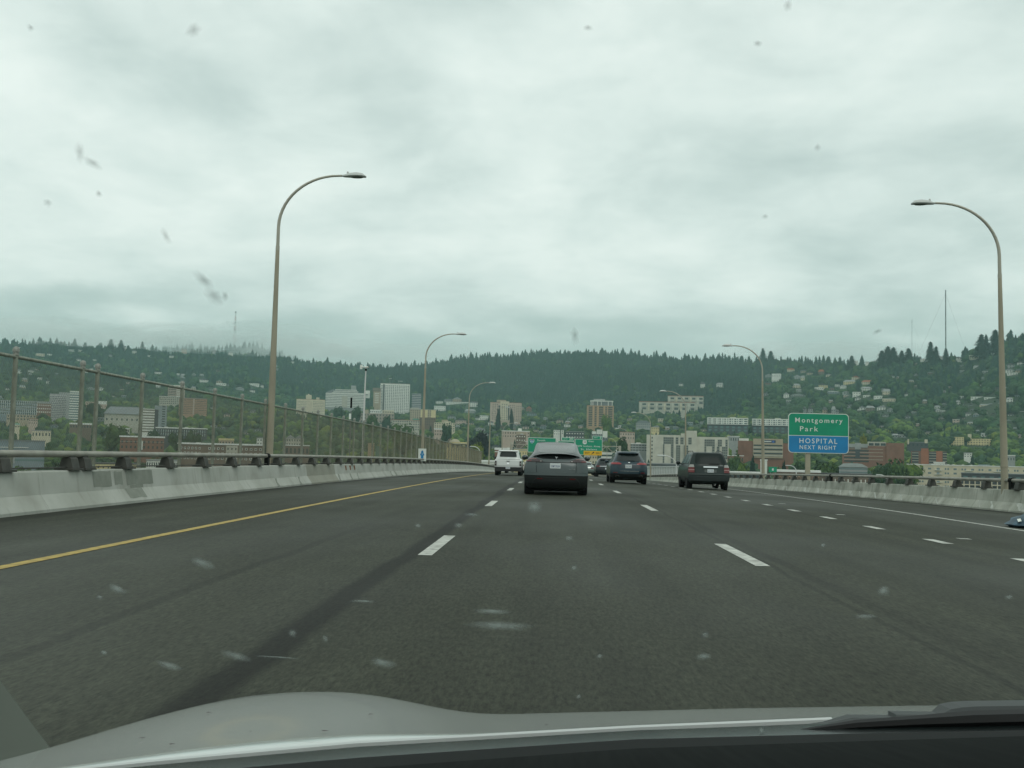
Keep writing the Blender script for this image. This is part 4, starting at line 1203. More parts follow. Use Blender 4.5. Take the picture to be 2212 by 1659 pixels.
def more_houses():
    r = random.Random(31)
    done = 0
    for u0, u1, v0, v1, n, w0, w1 in ((1830, 2215, 868, 952, 30, 7, 14), (1640, 1840, 800, 880, 7, 6, 11), (1880, 2215, 770, 868, 13, 6, 10), (940, 1260, 895, 940, 18, 7, 15), (1330, 1540, 895, 930, 9, 8, 14), (0, 560, 880, 948, 14, 8, 15), (0, 560, 800, 862, 16, 6, 11)):
        k = 0; tries = 0
        while k < n and tries < 400:
            tries += 1
            u, v = r.uniform(u0, u1), r.uniform(v0, v1)
            w = r.uniform(w0, w1); h = w * r.uniform(.4, .75)
            if any(a - 2 < u + w / 2 and u - w / 2 < b + 2 and vt - 2 < v + h / 2 and v - h / 2 < vb + 2 for a, b, vt, vb, _ in BOX): continue
            c = r.choice('wgggltppcb'); rr_ = r.choice('ddggf')
            wm_, wn = HC[c]; rm, rn = HR[rr_]
            house(u, v, w, max(h, 4), wm_, rm, f'{"wide " if w > 11 else "small "}{wn} house with {rn.split()[-1]} roof {beside(u, v, 2600, True)}', 'small houses like the ' + wn + ' one ' + beside(u, v, 2600, True), flat=rr_ == 'f')
            k += 1


more_houses()

# ------------------------------------------------------------------ trees
BOXA = np.array(BOX)


def visible_mask(u, vtop, hw, D):
    """drop trees that would stand in front of a building or a house that the photograph shows"""
    keep = np.ones(len(u), bool)
    for a, b, vt, vb, bd in BOXA:
        bad = (D < bd + 4) & (u + hw * .75 > a) & (u - hw * .75 < b) & (vtop < vb - (vb - vt) * .18)
        inside = (np.abs(D - bd) < 22) & (u > a) & (u < b)
        keep &= ~(bad | inside)
    return keep


def proj_np(P):
    C = (P - np.array(EYE)) @ np.array(CAMROT)
    return CX - F * C[:, 0] / C[:, 2], CY + F * C[:, 1] / C[:, 2]


def conifer_proto(seed, layers=5, k=6):
    r = np.random.default_rng(seed); V = []; Fc = []
    for i in range(layers):
        z0 = .06 + .86 * i / layers; z1 = min(1.0, z0 + 1.5 / layers)
        rad = .20 * (1 - .86 * i / layers) + .012
        b = len(V)
        n = 2 * k
        for j in range(n):
            a = 2 * math.pi * (j + r.uniform(-.3, .3)) / n
            rr = rad * (1.15 if j % 2 == 0 else .55) * r.uniform(.75, 1.2)
            V.append((rr * math.cos(a), rr * math.sin(a), z0 + (r.uniform(-.03, .01) if j % 2 == 0 else .05)))
        V.append((r.uniform(-.01, .01), r.uniform(-.01, .01), z1))
        for j in range(n): Fc.append((b + j, b + (j + 1) % n, b + n))
    return np.array(V), np.array(Fc)


def blob_proto(seed, sub=1):
    bm = bmesh.new(); r = np.random.default_rng(seed)
    for cx_, cy_, cz_, s in ((0, 0, .58, .36), (.2, .08, .45, .24), (-.2, -.1, .48, .26), (.02, -.2, .42, .24)):
        res = bmesh.ops.create_icosphere(bm, subdivisions=sub, radius=s)
        for v in res['verts']:
            v.co = v.co * r.uniform(.78, 1.22) + Vector((cx_, cy_, cz_))
    bm.verts.ensure_lookup_table()
    V = np.array([v.co[:] for v in bm.verts]); bm.verts.index_update()
    Fc = np.array([[v.index for v in f.verts] for f in bm.faces]); bm.free()
    return V, Fc


def scatter_mesh(name, protos, P, Hh, Wd, tints, m):
    vs, fs, cs = [], [], []; off = 0
    pick = RNG.integers(0, len(protos), len(P)); rot = RNG.uniform(0, 6.28, len(P))
    for i, (V, Fc) in enumerate(protos):
        idx = np.where(pick == i)[0]
        if not len(idx): continue
        c, s = np.cos(rot[idx])[:, None], np.sin(rot[idx])[:, None]
        X = (V[:, 0] * c - V[:, 1] * s) * Wd[idx][:, None] + P[idx, 0][:, None]
        Y = (V[:, 0] * s + V[:, 1] * c) * Wd[idx][:, None] + P[idx, 1][:, None]
        Z = V[:, 2] * Hh[idx][:, None] + P[idx, 2][:, None]
        vs.append(np.stack([X, Y, Z], -1).reshape(-1, 3))
        fs.append((Fc[None] + (np.arange(len(idx)) * len(V))[:, None, None]).reshape(-1, 3) + off)
        cs.append(np.repeat(tints[idx], len(V), 0)); off += len(idx) * len(V)
    me = bpy.data.meshes.new(name)
    col = np.concatenate(cs); col = np.concatenate([col, np.ones((len(col), 1))], 1)
    raw_mesh(me, np.concatenate(vs), np.concatenate(fs), m, tint=col)
    return link(bpy.data.objects.new(name, me))


M_leaf = leaf_mat('foliage_far', (0.75, 0.8, 0.8), (1.25, 1.2, 1.15), True)
M_leaf_obj = leaf_mat('foliage_tree', (0.7, 0.75, 0.7), (1.3, 1.25, 1.15), False)
CONS = [conifer_proto(i) for i in range(6)]
BLOBS = [blob_proto(20 + i) for i in range(5)]


def forest():
    n = 52000
    u = RNG.uniform(-230, 2440, n)
    df = np.interp(u, HU, H_DF); dr = np.interp(u, HU, H_DR)
    D = np.sqrt(RNG.uniform((df - 60) ** 2, (dr + 130) ** 2))
    x = (u - 1190) / F * D
    z = ground(x, D)
    P = np.stack([x, D, z], 1)
    s = (D - df) / (dr - df)
    # broadleaved low down and among the houses, firs above
    cl = np.sin(x * .009 + 1.2) * np.sin(D * .007 + .5) + .6 * np.sin(x * .021 + D * .017)
    pcon = np.clip(.28 + .75 * s + .25 * cl, .05, .97)
    pcon = np.where((u > 850) & (u < 1600), np.clip(pcon + .25, 0, .97), pcon)
    pcon = np.where(u < 800, np.clip(pcon - .16, .05, .95), pcon)
    pcon = np.where(u > 1650, np.clip(pcon - .42, .05, .6), pcon)
    con = RNG.random(n) < pcon
    hh = np.where(con, RNG.uniform(11, 25, n), RNG.uniform(8, 15, n) * np.where(RNG.random(n) < .22, 1.5, 1))
    hh = np.where((s > .88) & con, hh * np.where(RNG.random(n) < .12, 1.45, RNG.uniform(.65, 1.05, n)), hh)
    uu, vt = proj_np(P + np.stack([0 * hh, 0 * hh, hh], 1))
    keep = visible_mask(uu, vt, np.where(con, 4, 7) * F / D, D)
    h2 = np.where(con, hh * .35, hh * .38)          # lower growth where a tall tree would hide a house
    uu, vt = proj_np(P + np.stack([0 * hh, 0 * hh, h2], 1))
    low = ~keep & visible_mask(uu, vt, 3 * F / D, D)
    hh = np.where(low, h2, hh); con = con & ~low; keep = keep | low
    P, hh, con, u, s, cl = P[keep], hh[keep], con[keep], u[keep], s[keep], cl[keep]
    n = len(P)
    base = np.where(con[:, None], np.array([.011, .033, .024]), np.array([.026, .058, .020]))
    var = RNG.uniform(.7, 1.35, (n, 1)) * np.array([1, 1, 1])
    t = base * var
    bright = (~con) & (RNG.random(n) < .13)
    t[bright] *= np.array([1.7, 1.55, 1.1])
    t[:, 0] *= RNG.uniform(.85, 1.2, n)
    P[:, 2] -= 1.0
    a = scatter_mesh('forest', CONS, P[con], hh[con], hh[con] * RNG.uniform(1.0, 1.7, con.sum()), t[con], M_leaf)
    tag(a, 'dark fir forest covering the hills', kind='stuff')
    b = scatter_mesh('woodland', BLOBS, P[~con], hh[~con], hh[~con] * RNG.uniform(.85, 1.25, (~con).sum()), t[~con], M_leaf)
    tag(b, 'green broadleaved woodland on the lower slopes', kind='stuff')
    # trees on the misty far hill
    n = 1700
    u = RNG.uniform(100, 1000, n); D = RNG.uniform(4250, 4680, n)
    x = (u - 1190) / F * D
    ft = 1.14 + (983 + .02356 * (u - 1190) - np.interp(u, FHU, FHV)) / F * 4600 - 20
    z = np.where(D < 4600, 60 + (ft - 60) * ((D - 4000) / 600).clip(0, 1) ** .8, ft - (D - 4600) * .25)
    h = RNG.uniform(16, 34, n)
    c = scatter_mesh('far_forest', CONS, np.stack([x, D, z], 1), h, h * 1.1, np.tile(np.array([[.022, .045, .035]]), (n, 1)), M_leaf)
    tag(c, 'misty firs on the far hill behind the left ridge', kind='stuff')


forest()


def crown_mesh(seed, kind):
    """a leafy crown one unit high: many leaf sprays spread through uneven lobes"""
    r = random.Random(seed); mb = MB()
    if kind == 'round':
        lobes = [(0, 0, .58, .34)] + [(r.uniform(-.26, .26), r.uniform(-.26, .26), r.uniform(.34, .78), r.uniform(.14, .24)) for _ in range(11)]
    elif kind == 'tall':
        lobes = [(r.uniform(-.07, .07), r.uniform(-.07, .07), .16 + .72 * i / 9, .19 * math.sin(math.pi * (.2 + .75 * i / 9)) + .04) for i in range(10)]
    else:
        lobes = []
    n = 620
    if kind == 'fir':
        for i in range(n):
            z = r.uniform(.06, .98) ** .9; rad = .2 * (1 - z) ** .85 + .012
            a = r.uniform(0, 6.283); q = rad * math.sqrt(r.uniform(.25, 1.1)) * (1 + .25 * math.sin(a * 3 + z * 22))
            p = Vector((q * math.cos(a), q * math.sin(a), z))
            o = Vector((math.cos(a), math.sin(a), -.35)); s_ = .035 + .03 * (1 - z)
            t_ = Vector((-math.sin(a), math.cos(a), r.uniform(-.2, .2)))
            mb.add([p - t_ * s_ * .6, p + o * s_ * 1.5, p + t_ * s_ * .6, p - o * s_ + Vector((0, 0, s_ * .5))], [(0, 1, 2), (0, 2, 3)])
        mb.tube([(0, 0, .05), (0, 0, .97)], [.05, .004], 5)
    else:
        tot = sum(l[3] ** 2 for l in lobes)
        for lx, ly, lz, s in lobes:
            # a dense inner core of the lobe, ragged
            for i in range(int(n * s * s / tot)):
                d = Vector((r.gauss(0, 1), r.gauss(0, 1), r.gauss(0, 1))).normalized()
                p = Vector((lx, ly, lz)) + d * s * r.uniform(.72, 1.08)
                q = .05 * r.uniform(.6, 1.3)
                nrm = (d + Vector((r.uniform(-.6, .6), r.uniform(-.6, .6), r.uniform(-.2, .8)))).normalized()
                a = nrm.orthogonal().normalized(); b = nrm.cross(a)
                mb.add([p + a * q, p + b * q * r.uniform(.6, 1), p - a * q, p - b * q * r.uniform(.6, 1)], [(0, 1, 2, 3)])
            bm = bmesh.new(); bmesh.ops.create_icosphere(bm, subdivisions=1, radius=s * .84)
            vs = [Vector((lx, ly, lz)) + v.co * r.uniform(.8, 1.08) for v in bm.verts]
            mb.add(vs, [[v.index for v in f.verts] for f in bm.faces]); bm.free()
    me = mb.mesh('crown', M_leaf_obj)
    return me


M_trunk = mat('bark', (0.055, 0.045, 0.035), .95, noise=.3, scale=2)


def trunk_mesh(seed, kind):
    r = random.Random(seed); mb = MB()
    if kind == 'fir':
        mb.tube([(0, 0, -.1), (0, 0, .3)], [.022, .016], 6)
    else:
        mb.tube([(0, 0, -.1), (.01, 0, .2), (0, .01, .45)], [.032, .024, .016], 6)
        for _ in range(4):
            a = r.uniform(0, 6.28)
            mb.tube([(0, 0, .2), (.1 * math.cos(a), .1 * math.sin(a), .36), (.2 * math.cos(a), .2 * math.sin(a), .5)], [.016, .011, .005], 5)
    return mb.mesh('trunk', M_trunk)


CROWNS = {k: [crown_mesh(i * 7 + j, k) for j in range(3 if k != 'round' else 5)] for i, k in enumerate(('round', 'tall', 'fir'))}
TRUNKS = {k: trunk_mesh(3 + i, k) for i, k in enumerate(('round', 'tall', 'fir'))}
TREE_N = [0]


def tree(x, y, h, w, kind, col, label, group, z=None):
    z = g1(x, y) if z is None else z
    t = thing({'round': 'broadleaf_tree', 'tall': 'broadleaf_tree', 'fir': 'fir_tree'}[kind], label, 'tree', (x, y, z), random.uniform(0, 6.28), group)
    c = put('crown', random.choice(CROWNS[kind]), t, scale=(w, w, h)); c.color = (*col, 1)
    put('trunk', TRUNKS[kind], t, scale=(w, w, h))
    TREE_N[0] += 1
    return t


GREENS = {'mid green': (.050, .085, .024), 'dark green': (.030, .056, .022), 'bright green': (.085, .135, .028), 'yellow green': (.12, .15, .03), 'blue green': (.032, .062, .034)}


def city_trees():
    # picked-out trees first: (u, v of the base, width, height in picture units, kind, colour, label)
    spec = [(1032, 984, 33, 37, 'round', GREENS['yellow green'], 'egg shaped bright green tree beside the end of the fence', 700),
            (1040, 975, 34, 50, 'round', (.014, .013, .017), 'dark purple leaved tree behind the bright green one', 860),
            (1018, 965, 28, 26, 'round', (.016, .014, .018), 'smaller dark purple tree left of the tall purple one', 900),
            (1724, 1022, 38, 30, 'round', GREENS['dark green'], 'dark round tree under the green and blue sign, left of its post', 640),
            (1790, 1024, 50, 34, 'round', GREENS['mid green'], 'broad green tree right of the sign post', 650),
            (1768, 1016, 24, 26, 'tall', GREENS['dark green'], 'narrow dark tree behind the sign post', 700),
            (1625, 1016, 12, 38, 'tall', (.015, .032, .022), 'dark pointed cypress left of the second right lamp', 620),
            (1693, 1016, 10, 26, 'tall', (.015, .03, .02), 'dark thin cypress left of the sign', 640),
            (1934, 1030, 52, 48, 'round', GREENS['mid green'], 'large green tree in front of the brick end wall', 660),
            (1960, 1034, 62, 40, 'round', GREENS['bright green'], 'bright green tree left of the pale apartment block', 690),
            (1905, 1026, 40, 30, 'round', GREENS['dark green'], 'dark green tree by the grey arched warehouse', 620),
            (1608, 1024, 30, 30, 'round', GREENS['bright green'], 'bright bush like tree right of the green people carrier', 640),
            (1590, 1000, 30, 26, 'round', GREENS['mid green'], 'green tree at the right end of the pale slab block', 800),
            (1600, 972, 20, 18, 'round', GREENS['bright green'], 'light green tree by the white roof block', 1000),
            (1866, 946, 14, 16, 'round', (.16, .16, .02), 'yellow leaved tree just right of the green and blue sign', 1000),
            (1302, 1003, 18, 20, 'round', GREENS['dark green'], 'dark shrub tree beneath the yellow exit sign', 480),
            (1310, 908, 22, 17, 'round', GREENS['bright green'], 'green tree in front of the terracotta tower base', 1500),
            (1345, 960, 30, 26, 'round', GREENS['dark green'], 'dark tree right of the overhead signs', 700),
            (733, 885, 20, 12, 'round', GREENS['dark green'], 'dark tree before the terraced apartment block', 1800),
            (768, 912, 18, 42, 'round', GREENS['dark green'], 'dark tree right of the white wind mast', 1500),
            (805, 912, 28, 22, 'round', GREENS['mid green'], 'round tree below the brown apartment block, left', 1400),
            (836, 914, 22, 20, 'round', GREENS['blue green'], 'round tree below the brown apartment block, right', 1450),
            (868, 930, 50, 20, 'round', GREENS['mid green'], 'wide tree crown under the white corner block', 1100),
            (965, 926, 20, 16, 'round', GREENS['dark green'], 'dark tree before the cream stepped block', 1250),
            (1105, 905, 7, 26, 'tall', (.016, .03, .022), 'thin dark tree in the recess of the mansion block', 1700),
            (1076, 905, 9, 26, 'tall', (.016, .03, .022), 'thin dark tree left of the mansion block centre', 1700),
            (405, 965, 30, 26, 'round', GREENS['dark green'], 'dark tree left above the brick apartment house', 760),
            (250, 955, 60, 44, 'round', GREENS['mid green'], 'large green tree mass right of the double fence posts', 900),
            (330, 945, 26, 24, 'round', GREENS['blue green'], 'round tree at the foot of the tan striped tower', 900),
            (205, 893, 34, 28, 'round', GREENS['dark green'], 'round dark tree beside the teal striped tower', 1500),
            (300, 968, 34, 20, 'round', GREENS['dark green'], 'dark tree behind the brown brick building', 900),
            (92, 908, 24, 18, 'round', GREENS['dark green'], 'dark tree at the foot of the grey hospital tower', 1400),
            (420, 945, 30, 22, 'round', GREENS['dark green'], 'dark round tree against the long modern block', 900),
            (380, 950, 30, 22, 'round', GREENS['dark green'], 'second dark round tree against the long modern block', 900)]
    for u, v, w, h, kind, col, lab, D in spec:
        p = at(u, v, D); k = D / F
        gz = min(g1(p.x, p.y), p.z)
        H = p.z + h * k - gz
        tree(p.x, p.y, H, w * k * (1.35 if kind == 'round' else 2.6), kind, col, lab, 'trees picked out in the city', z=gz)
    # skyline firs
    for u, vt, w, h in ((1918, 748, 18, 26), (1930, 750, 18, 28), (1905, 757, 14, 20), (1962, 752, 20, 26), (1948, 757, 14, 18), (2010, 738, 22, 36), (2022, 748, 14, 26), (2043, 752, 9, 20), (1648, 752, 12, 22), (1665, 758, 12, 18), (1840, 768, 10, 14), (308, 737, 10, 18), (240, 732, 18, 20), (262, 734, 12, 16), (2120, 722, 14, 22), (2150, 712, 14, 20)):
        D = float(np.interp(u, HU, H_DR)) - 25
        p = at(u, vt, D); gz = g1(p.x, p.y)
        H = max(p.z - gz, h * D / F)
        tree(p.x, p.y, H, H * (1.7 if w / h > .62 else 1.25), 'fir', (.022, .042, .03), f'tall single fir on the skyline {beside(u, vt, D, True)}', f'skyline firs {beside(u, vt, D, True)}', z=p.z - H)
    # the rest of the city's trees
    n = 15500
    u = RNG.uniform(-200, 2420, n)
    df = np.interp(u, HU, H_DF)
    D = np.sqrt(RNG.uniform(560 ** 2, (df + 20) ** 2))
    x = (u - 1190) / F * D
    gz = ground(x, D)
    hh = RNG.uniform(7, 15.5, n) * np.where(RNG.random(n) < .1, 1.25, 1)
    P = np.stack([x, D, gz], 1)
    uu, vt = proj_np(P + np.stack([0 * hh, 0 * hh, hh], 1))
    keep = visible_mask(uu, vt, hh * .45 * F / D, D)
    uu, v2 = proj_np(P + np.stack([0 * hh, 0 * hh, hh * .45], 1))
    low = ~keep & visible_mask(uu, v2, hh * .3 * F / D, D)
    hh = np.where(low, hh * .45, hh); vt = np.where(low, v2, vt); keep = keep | low
    # nothing where the deck and the cars hide it anyway
    P, hh, u, D, vt = P[keep], hh[keep], u[keep], D[keep], vt[keep]
    vis = vt < 1015 + .03 * (u - 1190).clip(0)
    near = np.argsort(np.where(vis, D, 1e9))[:215]
    names = list(GREENS)
    for i in near:
        nm = random.choices(names, (5, 4, 2.5, .8, 2))[0]
        kind = random.choices(('round', 'tall', 'fir'), (8, 2, .7))[0]
        lb = f"{nm} {dict(round='round', tall='narrow', fir='fir')[kind]} tree {beside(u[i], vt[i] + 4, D[i])}"
        side = 'left behind the fence' if P[i, 0] < -60 and u[i] < 1040 else ('beyond the right rail' if u[i] > 1580 else 'beyond the end of the road')
        shape = {'round': 'round crowned', 'tall': 'narrow', 'fir': 'pointed fir'}[kind]
        tree(P[i, 0], P[i, 1], hh[i], hh[i] * random.uniform(1.0, 1.4) * (1 if kind == 'round' else 1.2), kind, tuple(q * random.uniform(.85, 1.15) for q in GREENS[nm]), lb, 'trees like the ' + lb, z=P[i, 2])
    rest = np.setdiff1d(np.arange(len(P)), near)
    P, hh = P[rest], hh[rest]
    # planting along the foot of every building and house
    eu, ev, eD = [], [], []
    for a, b, vb, bd in BASES:
        st = max(2.2, 6.0 * F / bd)
        q = a - st * .5
        while q < b + st * .5:
            eu.append(q + random.uniform(-.3, .3) * st); eD.append(bd - random.uniform(5, 16)); ev.append(vb + random.uniform(-1.6, 2.2))
            q += st * random.uniform(.7, 1.3)
    E = np.array([at(a, b, c)[:] for a, b, c in zip(eu, ev, eD)]); eD = np.array(eD)
    eg = ground(E[:, 0], E[:, 1]); eh = (E[:, 2] - eg) / 1.0
    ok = (eh > 3) & (eh < 45)
    ok &= visible_mask(np.array(eu), np.array(ev), 4 * F / eD, eD)
    E[:, 2] = eg
    P = np.concatenate([P, E[ok]]); hh = np.concatenate([hh, eh[ok]])
    n = len(P)
    con = RNG.random(n) < .13
    ch = RNG.choice(len(names), n, p=[.36, .28, .16, .05, .15])
    t = np.array([GREENS[k] for k in names])[ch] * RNG.uniform(.75, 1.25, (n, 1))
    t[con] = np.array([.02, .042, .027])
    o = scatter_mesh('street_tree_foliage', BLOBS, P[~con], hh[~con], np.minimum(hh[~con], 15) * RNG.uniform(.9, 1.35, (~con).sum()), t[~con], M_leaf); tag(o, 'mass of green trees filling the city blocks', kind='stuff')
    o = scatter_mesh('conifer_foliage', CONS, P[con], hh[con] * 1.15, np.minimum(hh[con], 16) * 1.3, t[con], M_leaf); tag(o, 'scattered conifers among the city blocks', kind='stuff')


city_trees()

# radio masts on the ridges
M_mast_r = mat('mast_red', (.35, .09, .06), .6); M_mast_w = mat('mast_white', (.6, .6, .58), .6); M_mast_g = mat('mast_grey', (.16, .17, .17), .6)


def mast(name, label, u, vt, vb, D, wb, wt, banded):
    a, b = at(u, vb, D), at(u, vt, D)
    t = thing(name, label, 'radio mast', (a.x, a.y, a.z - 25))
    H = b.z - a.z + 25
    n = 7 if banded else 1
    for i in range(n):
        z0, z1 = H * i / n, H * (i + 1) / n
        mb = MB()
        for sx, sy in ((-1, -1), (1, -1), (1, 1), (-1, 1)):
            f0 = wb + (wt - wb) * i / n; f1 = wb + (wt - wb) * (i + 1) / n
            mb.tube([(sx * f0, sy * f0, z0), (sx * f1, sy * f1, z1)], .35 if banded else .32, 4)
        for j in range(5):
            q = z0 + (z1 - z0) * j / 5; q2 = z0 + (z1 - z0) * (j + 1) / 5; f = wb + (wt - wb) * q / H
            mb.tube([(-f, -f, q), (f, -f, q2)], .22, 4); mb.tube([(f, -f, q), (-f, -f, q2)], .22, 4)
        mb.build('mast_section', (M_mast_r if i % 2 else M_mast_w) if banded else M_mast_g, t)
    if banded:
        for z in (H * .45, H * .66, H * .97): MB().box(-3, 3, -3, 3, z, z + 3.5).build('platform', M_mast_g, t)
    else:
        for s in (-1, 1): MB().tube([(0, 0, H * .95), (s * 60, 20, 0)], .12, 3).build('guy_wire', M_mast_g, t)


mast('radio_mast', 'red and white lattice mast on the misty far hill', 507, 673, 733, 4560, 5.5, 1.2, True)
mast('radio_mast', 'tall thin grey mast behind the right ridge', 2043, 626, 760, 2350, .8, .6, False)
mast('radio_mast', 'faint far mast left of the tall thin one', 1970, 690, 752, 4300, .3, .2, False)

# ------------------------------------------------------------------ lower ramp with balusters, beyond the right barrier
ramp_t = thing('ramp_bridge', 'lower side ramp with pale baluster railing beyond the right barrier', 'bridge', (0, 0, 0))
M_bal = mat('baluster_concrete', (.42, .44, .42), .85, noise=.1, scale=.6)
p0, p1 = at(1392, 1026, 215), at(1476, 1023, 255)
dv = (p1 - p0); ln = dv.length; ang = math.atan2(dv.y, dv.x)
rp = MB(); rp.box(-6, ln + 30, -0.3, 8, -.8, 0); rp.build('ramp_deck', M_conc_dark, ramp_t, loc=p0, rz=ang)
rr = MB(); rr.box(-6, ln + 30, -.2, .1, 1.45, 1.7); rr.build('hand_rail', M_bal, ramp_t, loc=p0, rz=ang)
bme = MB().box(-.32, .32, -.2, .15, 0, 1.5).mesh('baluster', M_bal)
for i in range(0, 44):
    q = p0 + Vector((math.cos(ang), math.sin(ang), dv.z / ln * 0)) * (-5.5 + i * 1.75)
    put('baluster', bme, ramp_t, q, ang)
pc = MB()
for d in (4, 34): pc.box(d, d + 2, 2, 5, -45, -.5)
pc.build('ramp_pier', M_conc_dark, ramp_t, loc=p0, rz=ang)


def small_lamp(u, vt, vb, D, s, label, w=1.0):
    a, b = at(u, vb, D), at(u, vt, D); H = b.z - a.z
    t = thing('street_lamp', label, 'street lamp', a, 0, 'small white lamps on the ramps beyond the barriers')
    r0 = .16 * D / 300
    pts = [(0, 0, -1), (0, 0, H - 2.2)] + [(s * 2.6 * (1 - math.cos(R(90) * k / 6)), 0, H - 2.2 + 2.2 * math.sin(R(90) * k / 6)) for k in range(1, 7)]
    MB().tube(pts, [r0, r0 * .8] + [r0 * .7] * 6, 8).build('pole', M_mast_w, t, smooth=True)
    rings = [[(s * (2.5 + x), q * math.cos(2 * math.pi * j / 8), H + .18 * math.sin(2 * math.pi * j / 8)) for j in range(8)] for x, q in ((0, .1), (.4, .3), (1.2, .32), (1.6, .08))]
    MB().loft(rings).build('luminaire', M_lum, t, smooth=True)


small_lamp(1461, 985, 1028, 235, -1, 'white curved lamp in front of the pale slab block, by the balusters')
small_lamp(1720, 1006, 1025, 420, -1, 'tiny white lamp under the green and blue sign')
small_lamp(1916, 1026, 1040, 420, -1, 'tiny white lamp behind the right rail near the brick shops')
small_lamp(1036, 965, 1000, 430, -1, 'white lamp in front of the egg shaped green tree')

# ------------------------------------------------------------------ lettering and signs
FONT_W = {}


def text(body, h, width, m, parent, loc, rx=R(90), bold=.0, name='lettering', space=.12):
    c = bpy.data.curves.new(name, 'FONT'); c.body = body; c.size = 1.0; c.align_x = 'CENTER'; c.align_y = 'CENTER'
    c.extrude = 0.0; c.offset = bold; c.resolution_u = 3
    c.space_character = 1.0 + space; c.offset = bold * .6
    c.materials.append(m)
    tmp = link(bpy.data.objects.new(name, c))
    me = bpy.data.meshes.new_from_object(tmp.evaluated_get(bpy.context.evaluated_depsgraph_get()))
    bpy.data.objects.remove(tmp); bpy.data.curves.remove(c)
    xs = [v.co.x for v in me.vertices]
    sx = width / max(max(xs) - min(xs), .01)
    o = put(name, me, parent, loc)
    o.rotation_euler = (rx, 0, 0)
    o.scale = (sx, h / .72, 1)
    return o


def rrect(w, h, r, n=5):
    pts = []
    for cx_, cz_, a0 in ((w / 2 - r, h / 2 - r, 0), (-w / 2 + r, h / 2 - r, 90), (-w / 2 + r, -h / 2 + r, 180), (w / 2 - r, -h / 2 + r, 270)):
        for k in range(n + 1):
            a = R(a0 + 90 * k / n); pts.append((cx_ + r * math.cos(a), cz_ + r * math.sin(a)))
    return pts


SG = mat('sign_green', (.006, .27, .15), .45, noise=.06, scale=1.5); SB = mat('sign_blue', (.014, .21, .45), .45, noise=.06, scale=1.5)
SW = mat('sign_white', (.72, .75, .70), .5); SY = mat('sign_yellow', (.72, .42, .02), .45); SK = mat('sign_black', (.02, .02, .02), .5); SGREY = mat('sign_back_steel', (.30, .31, .29), .5, metal=.4)


def hospital_sign():
    D = 63.0
    k = D / F
    c = at(1768, 936, D)
    t = thing('road_sign', 'green and blue roadside sign reading Montgomery Park, Hospital next right', 'road sign', (c.x, c.y, c.z), R(-2))
    w, h = 127 * k, 85 * k
    pan = thing_part(t, 'panel')
    MB().slab(rrect(w, h, .22), 0, .05).build('sign_panel', SW, t)
    wi, hi = w - .07, h - .07
    zs = h / 2 - 48 * k        # split line
    outer = rrect(wi, hi, .19)
    up = [p for p in outer if p[1] > zs] ; lo = [p for p in outer if p[1] < zs]
    upper = up[:6] + up[6:12] + [(-wi / 2, zs + .02), (wi / 2, zs + .02)]
    lower = [(wi / 2, zs - .02), (-wi / 2, zs - .02)] + lo
    MB().slab(upper, -.012, 0).build('green_field', SG, t); MB().slab(lower, -.012, 0).build('blue_field', SB, t)
    y = -.018
    text('Montgomery', .285, 2.68, SW, t, (.0, y, h / 2 - 15.5 * k), bold=.006, space=.3); text('Park', .29, 1.03, SW, t, (-.56, y, h / 2 - 34 * k), bold=.006, space=.3)
    text('HOSPITAL', .29, 2.14, SW, t, (-.02, y, zs - 11.6 * k), bold=.006, space=.3); text('NEXT RIGHT', .235, 2.06, SW, t, (-.04, y, zs - 25.3 * k), bold=.006, space=.25)
    MB().box(-21 * k - .13, -21 * k + .13, .06, .3, -h / 2 - 5.5, h / 2 - .1).build('post', M_pole, t)
    for z in (h * .25, -h * .25): MB().box(-w / 2 + .1, w / 2 - .1, .05, .1, z - .05, z + .05).build('stiffener', SGREY, t)


def thing_part(t, n): return None


hospital_sign()


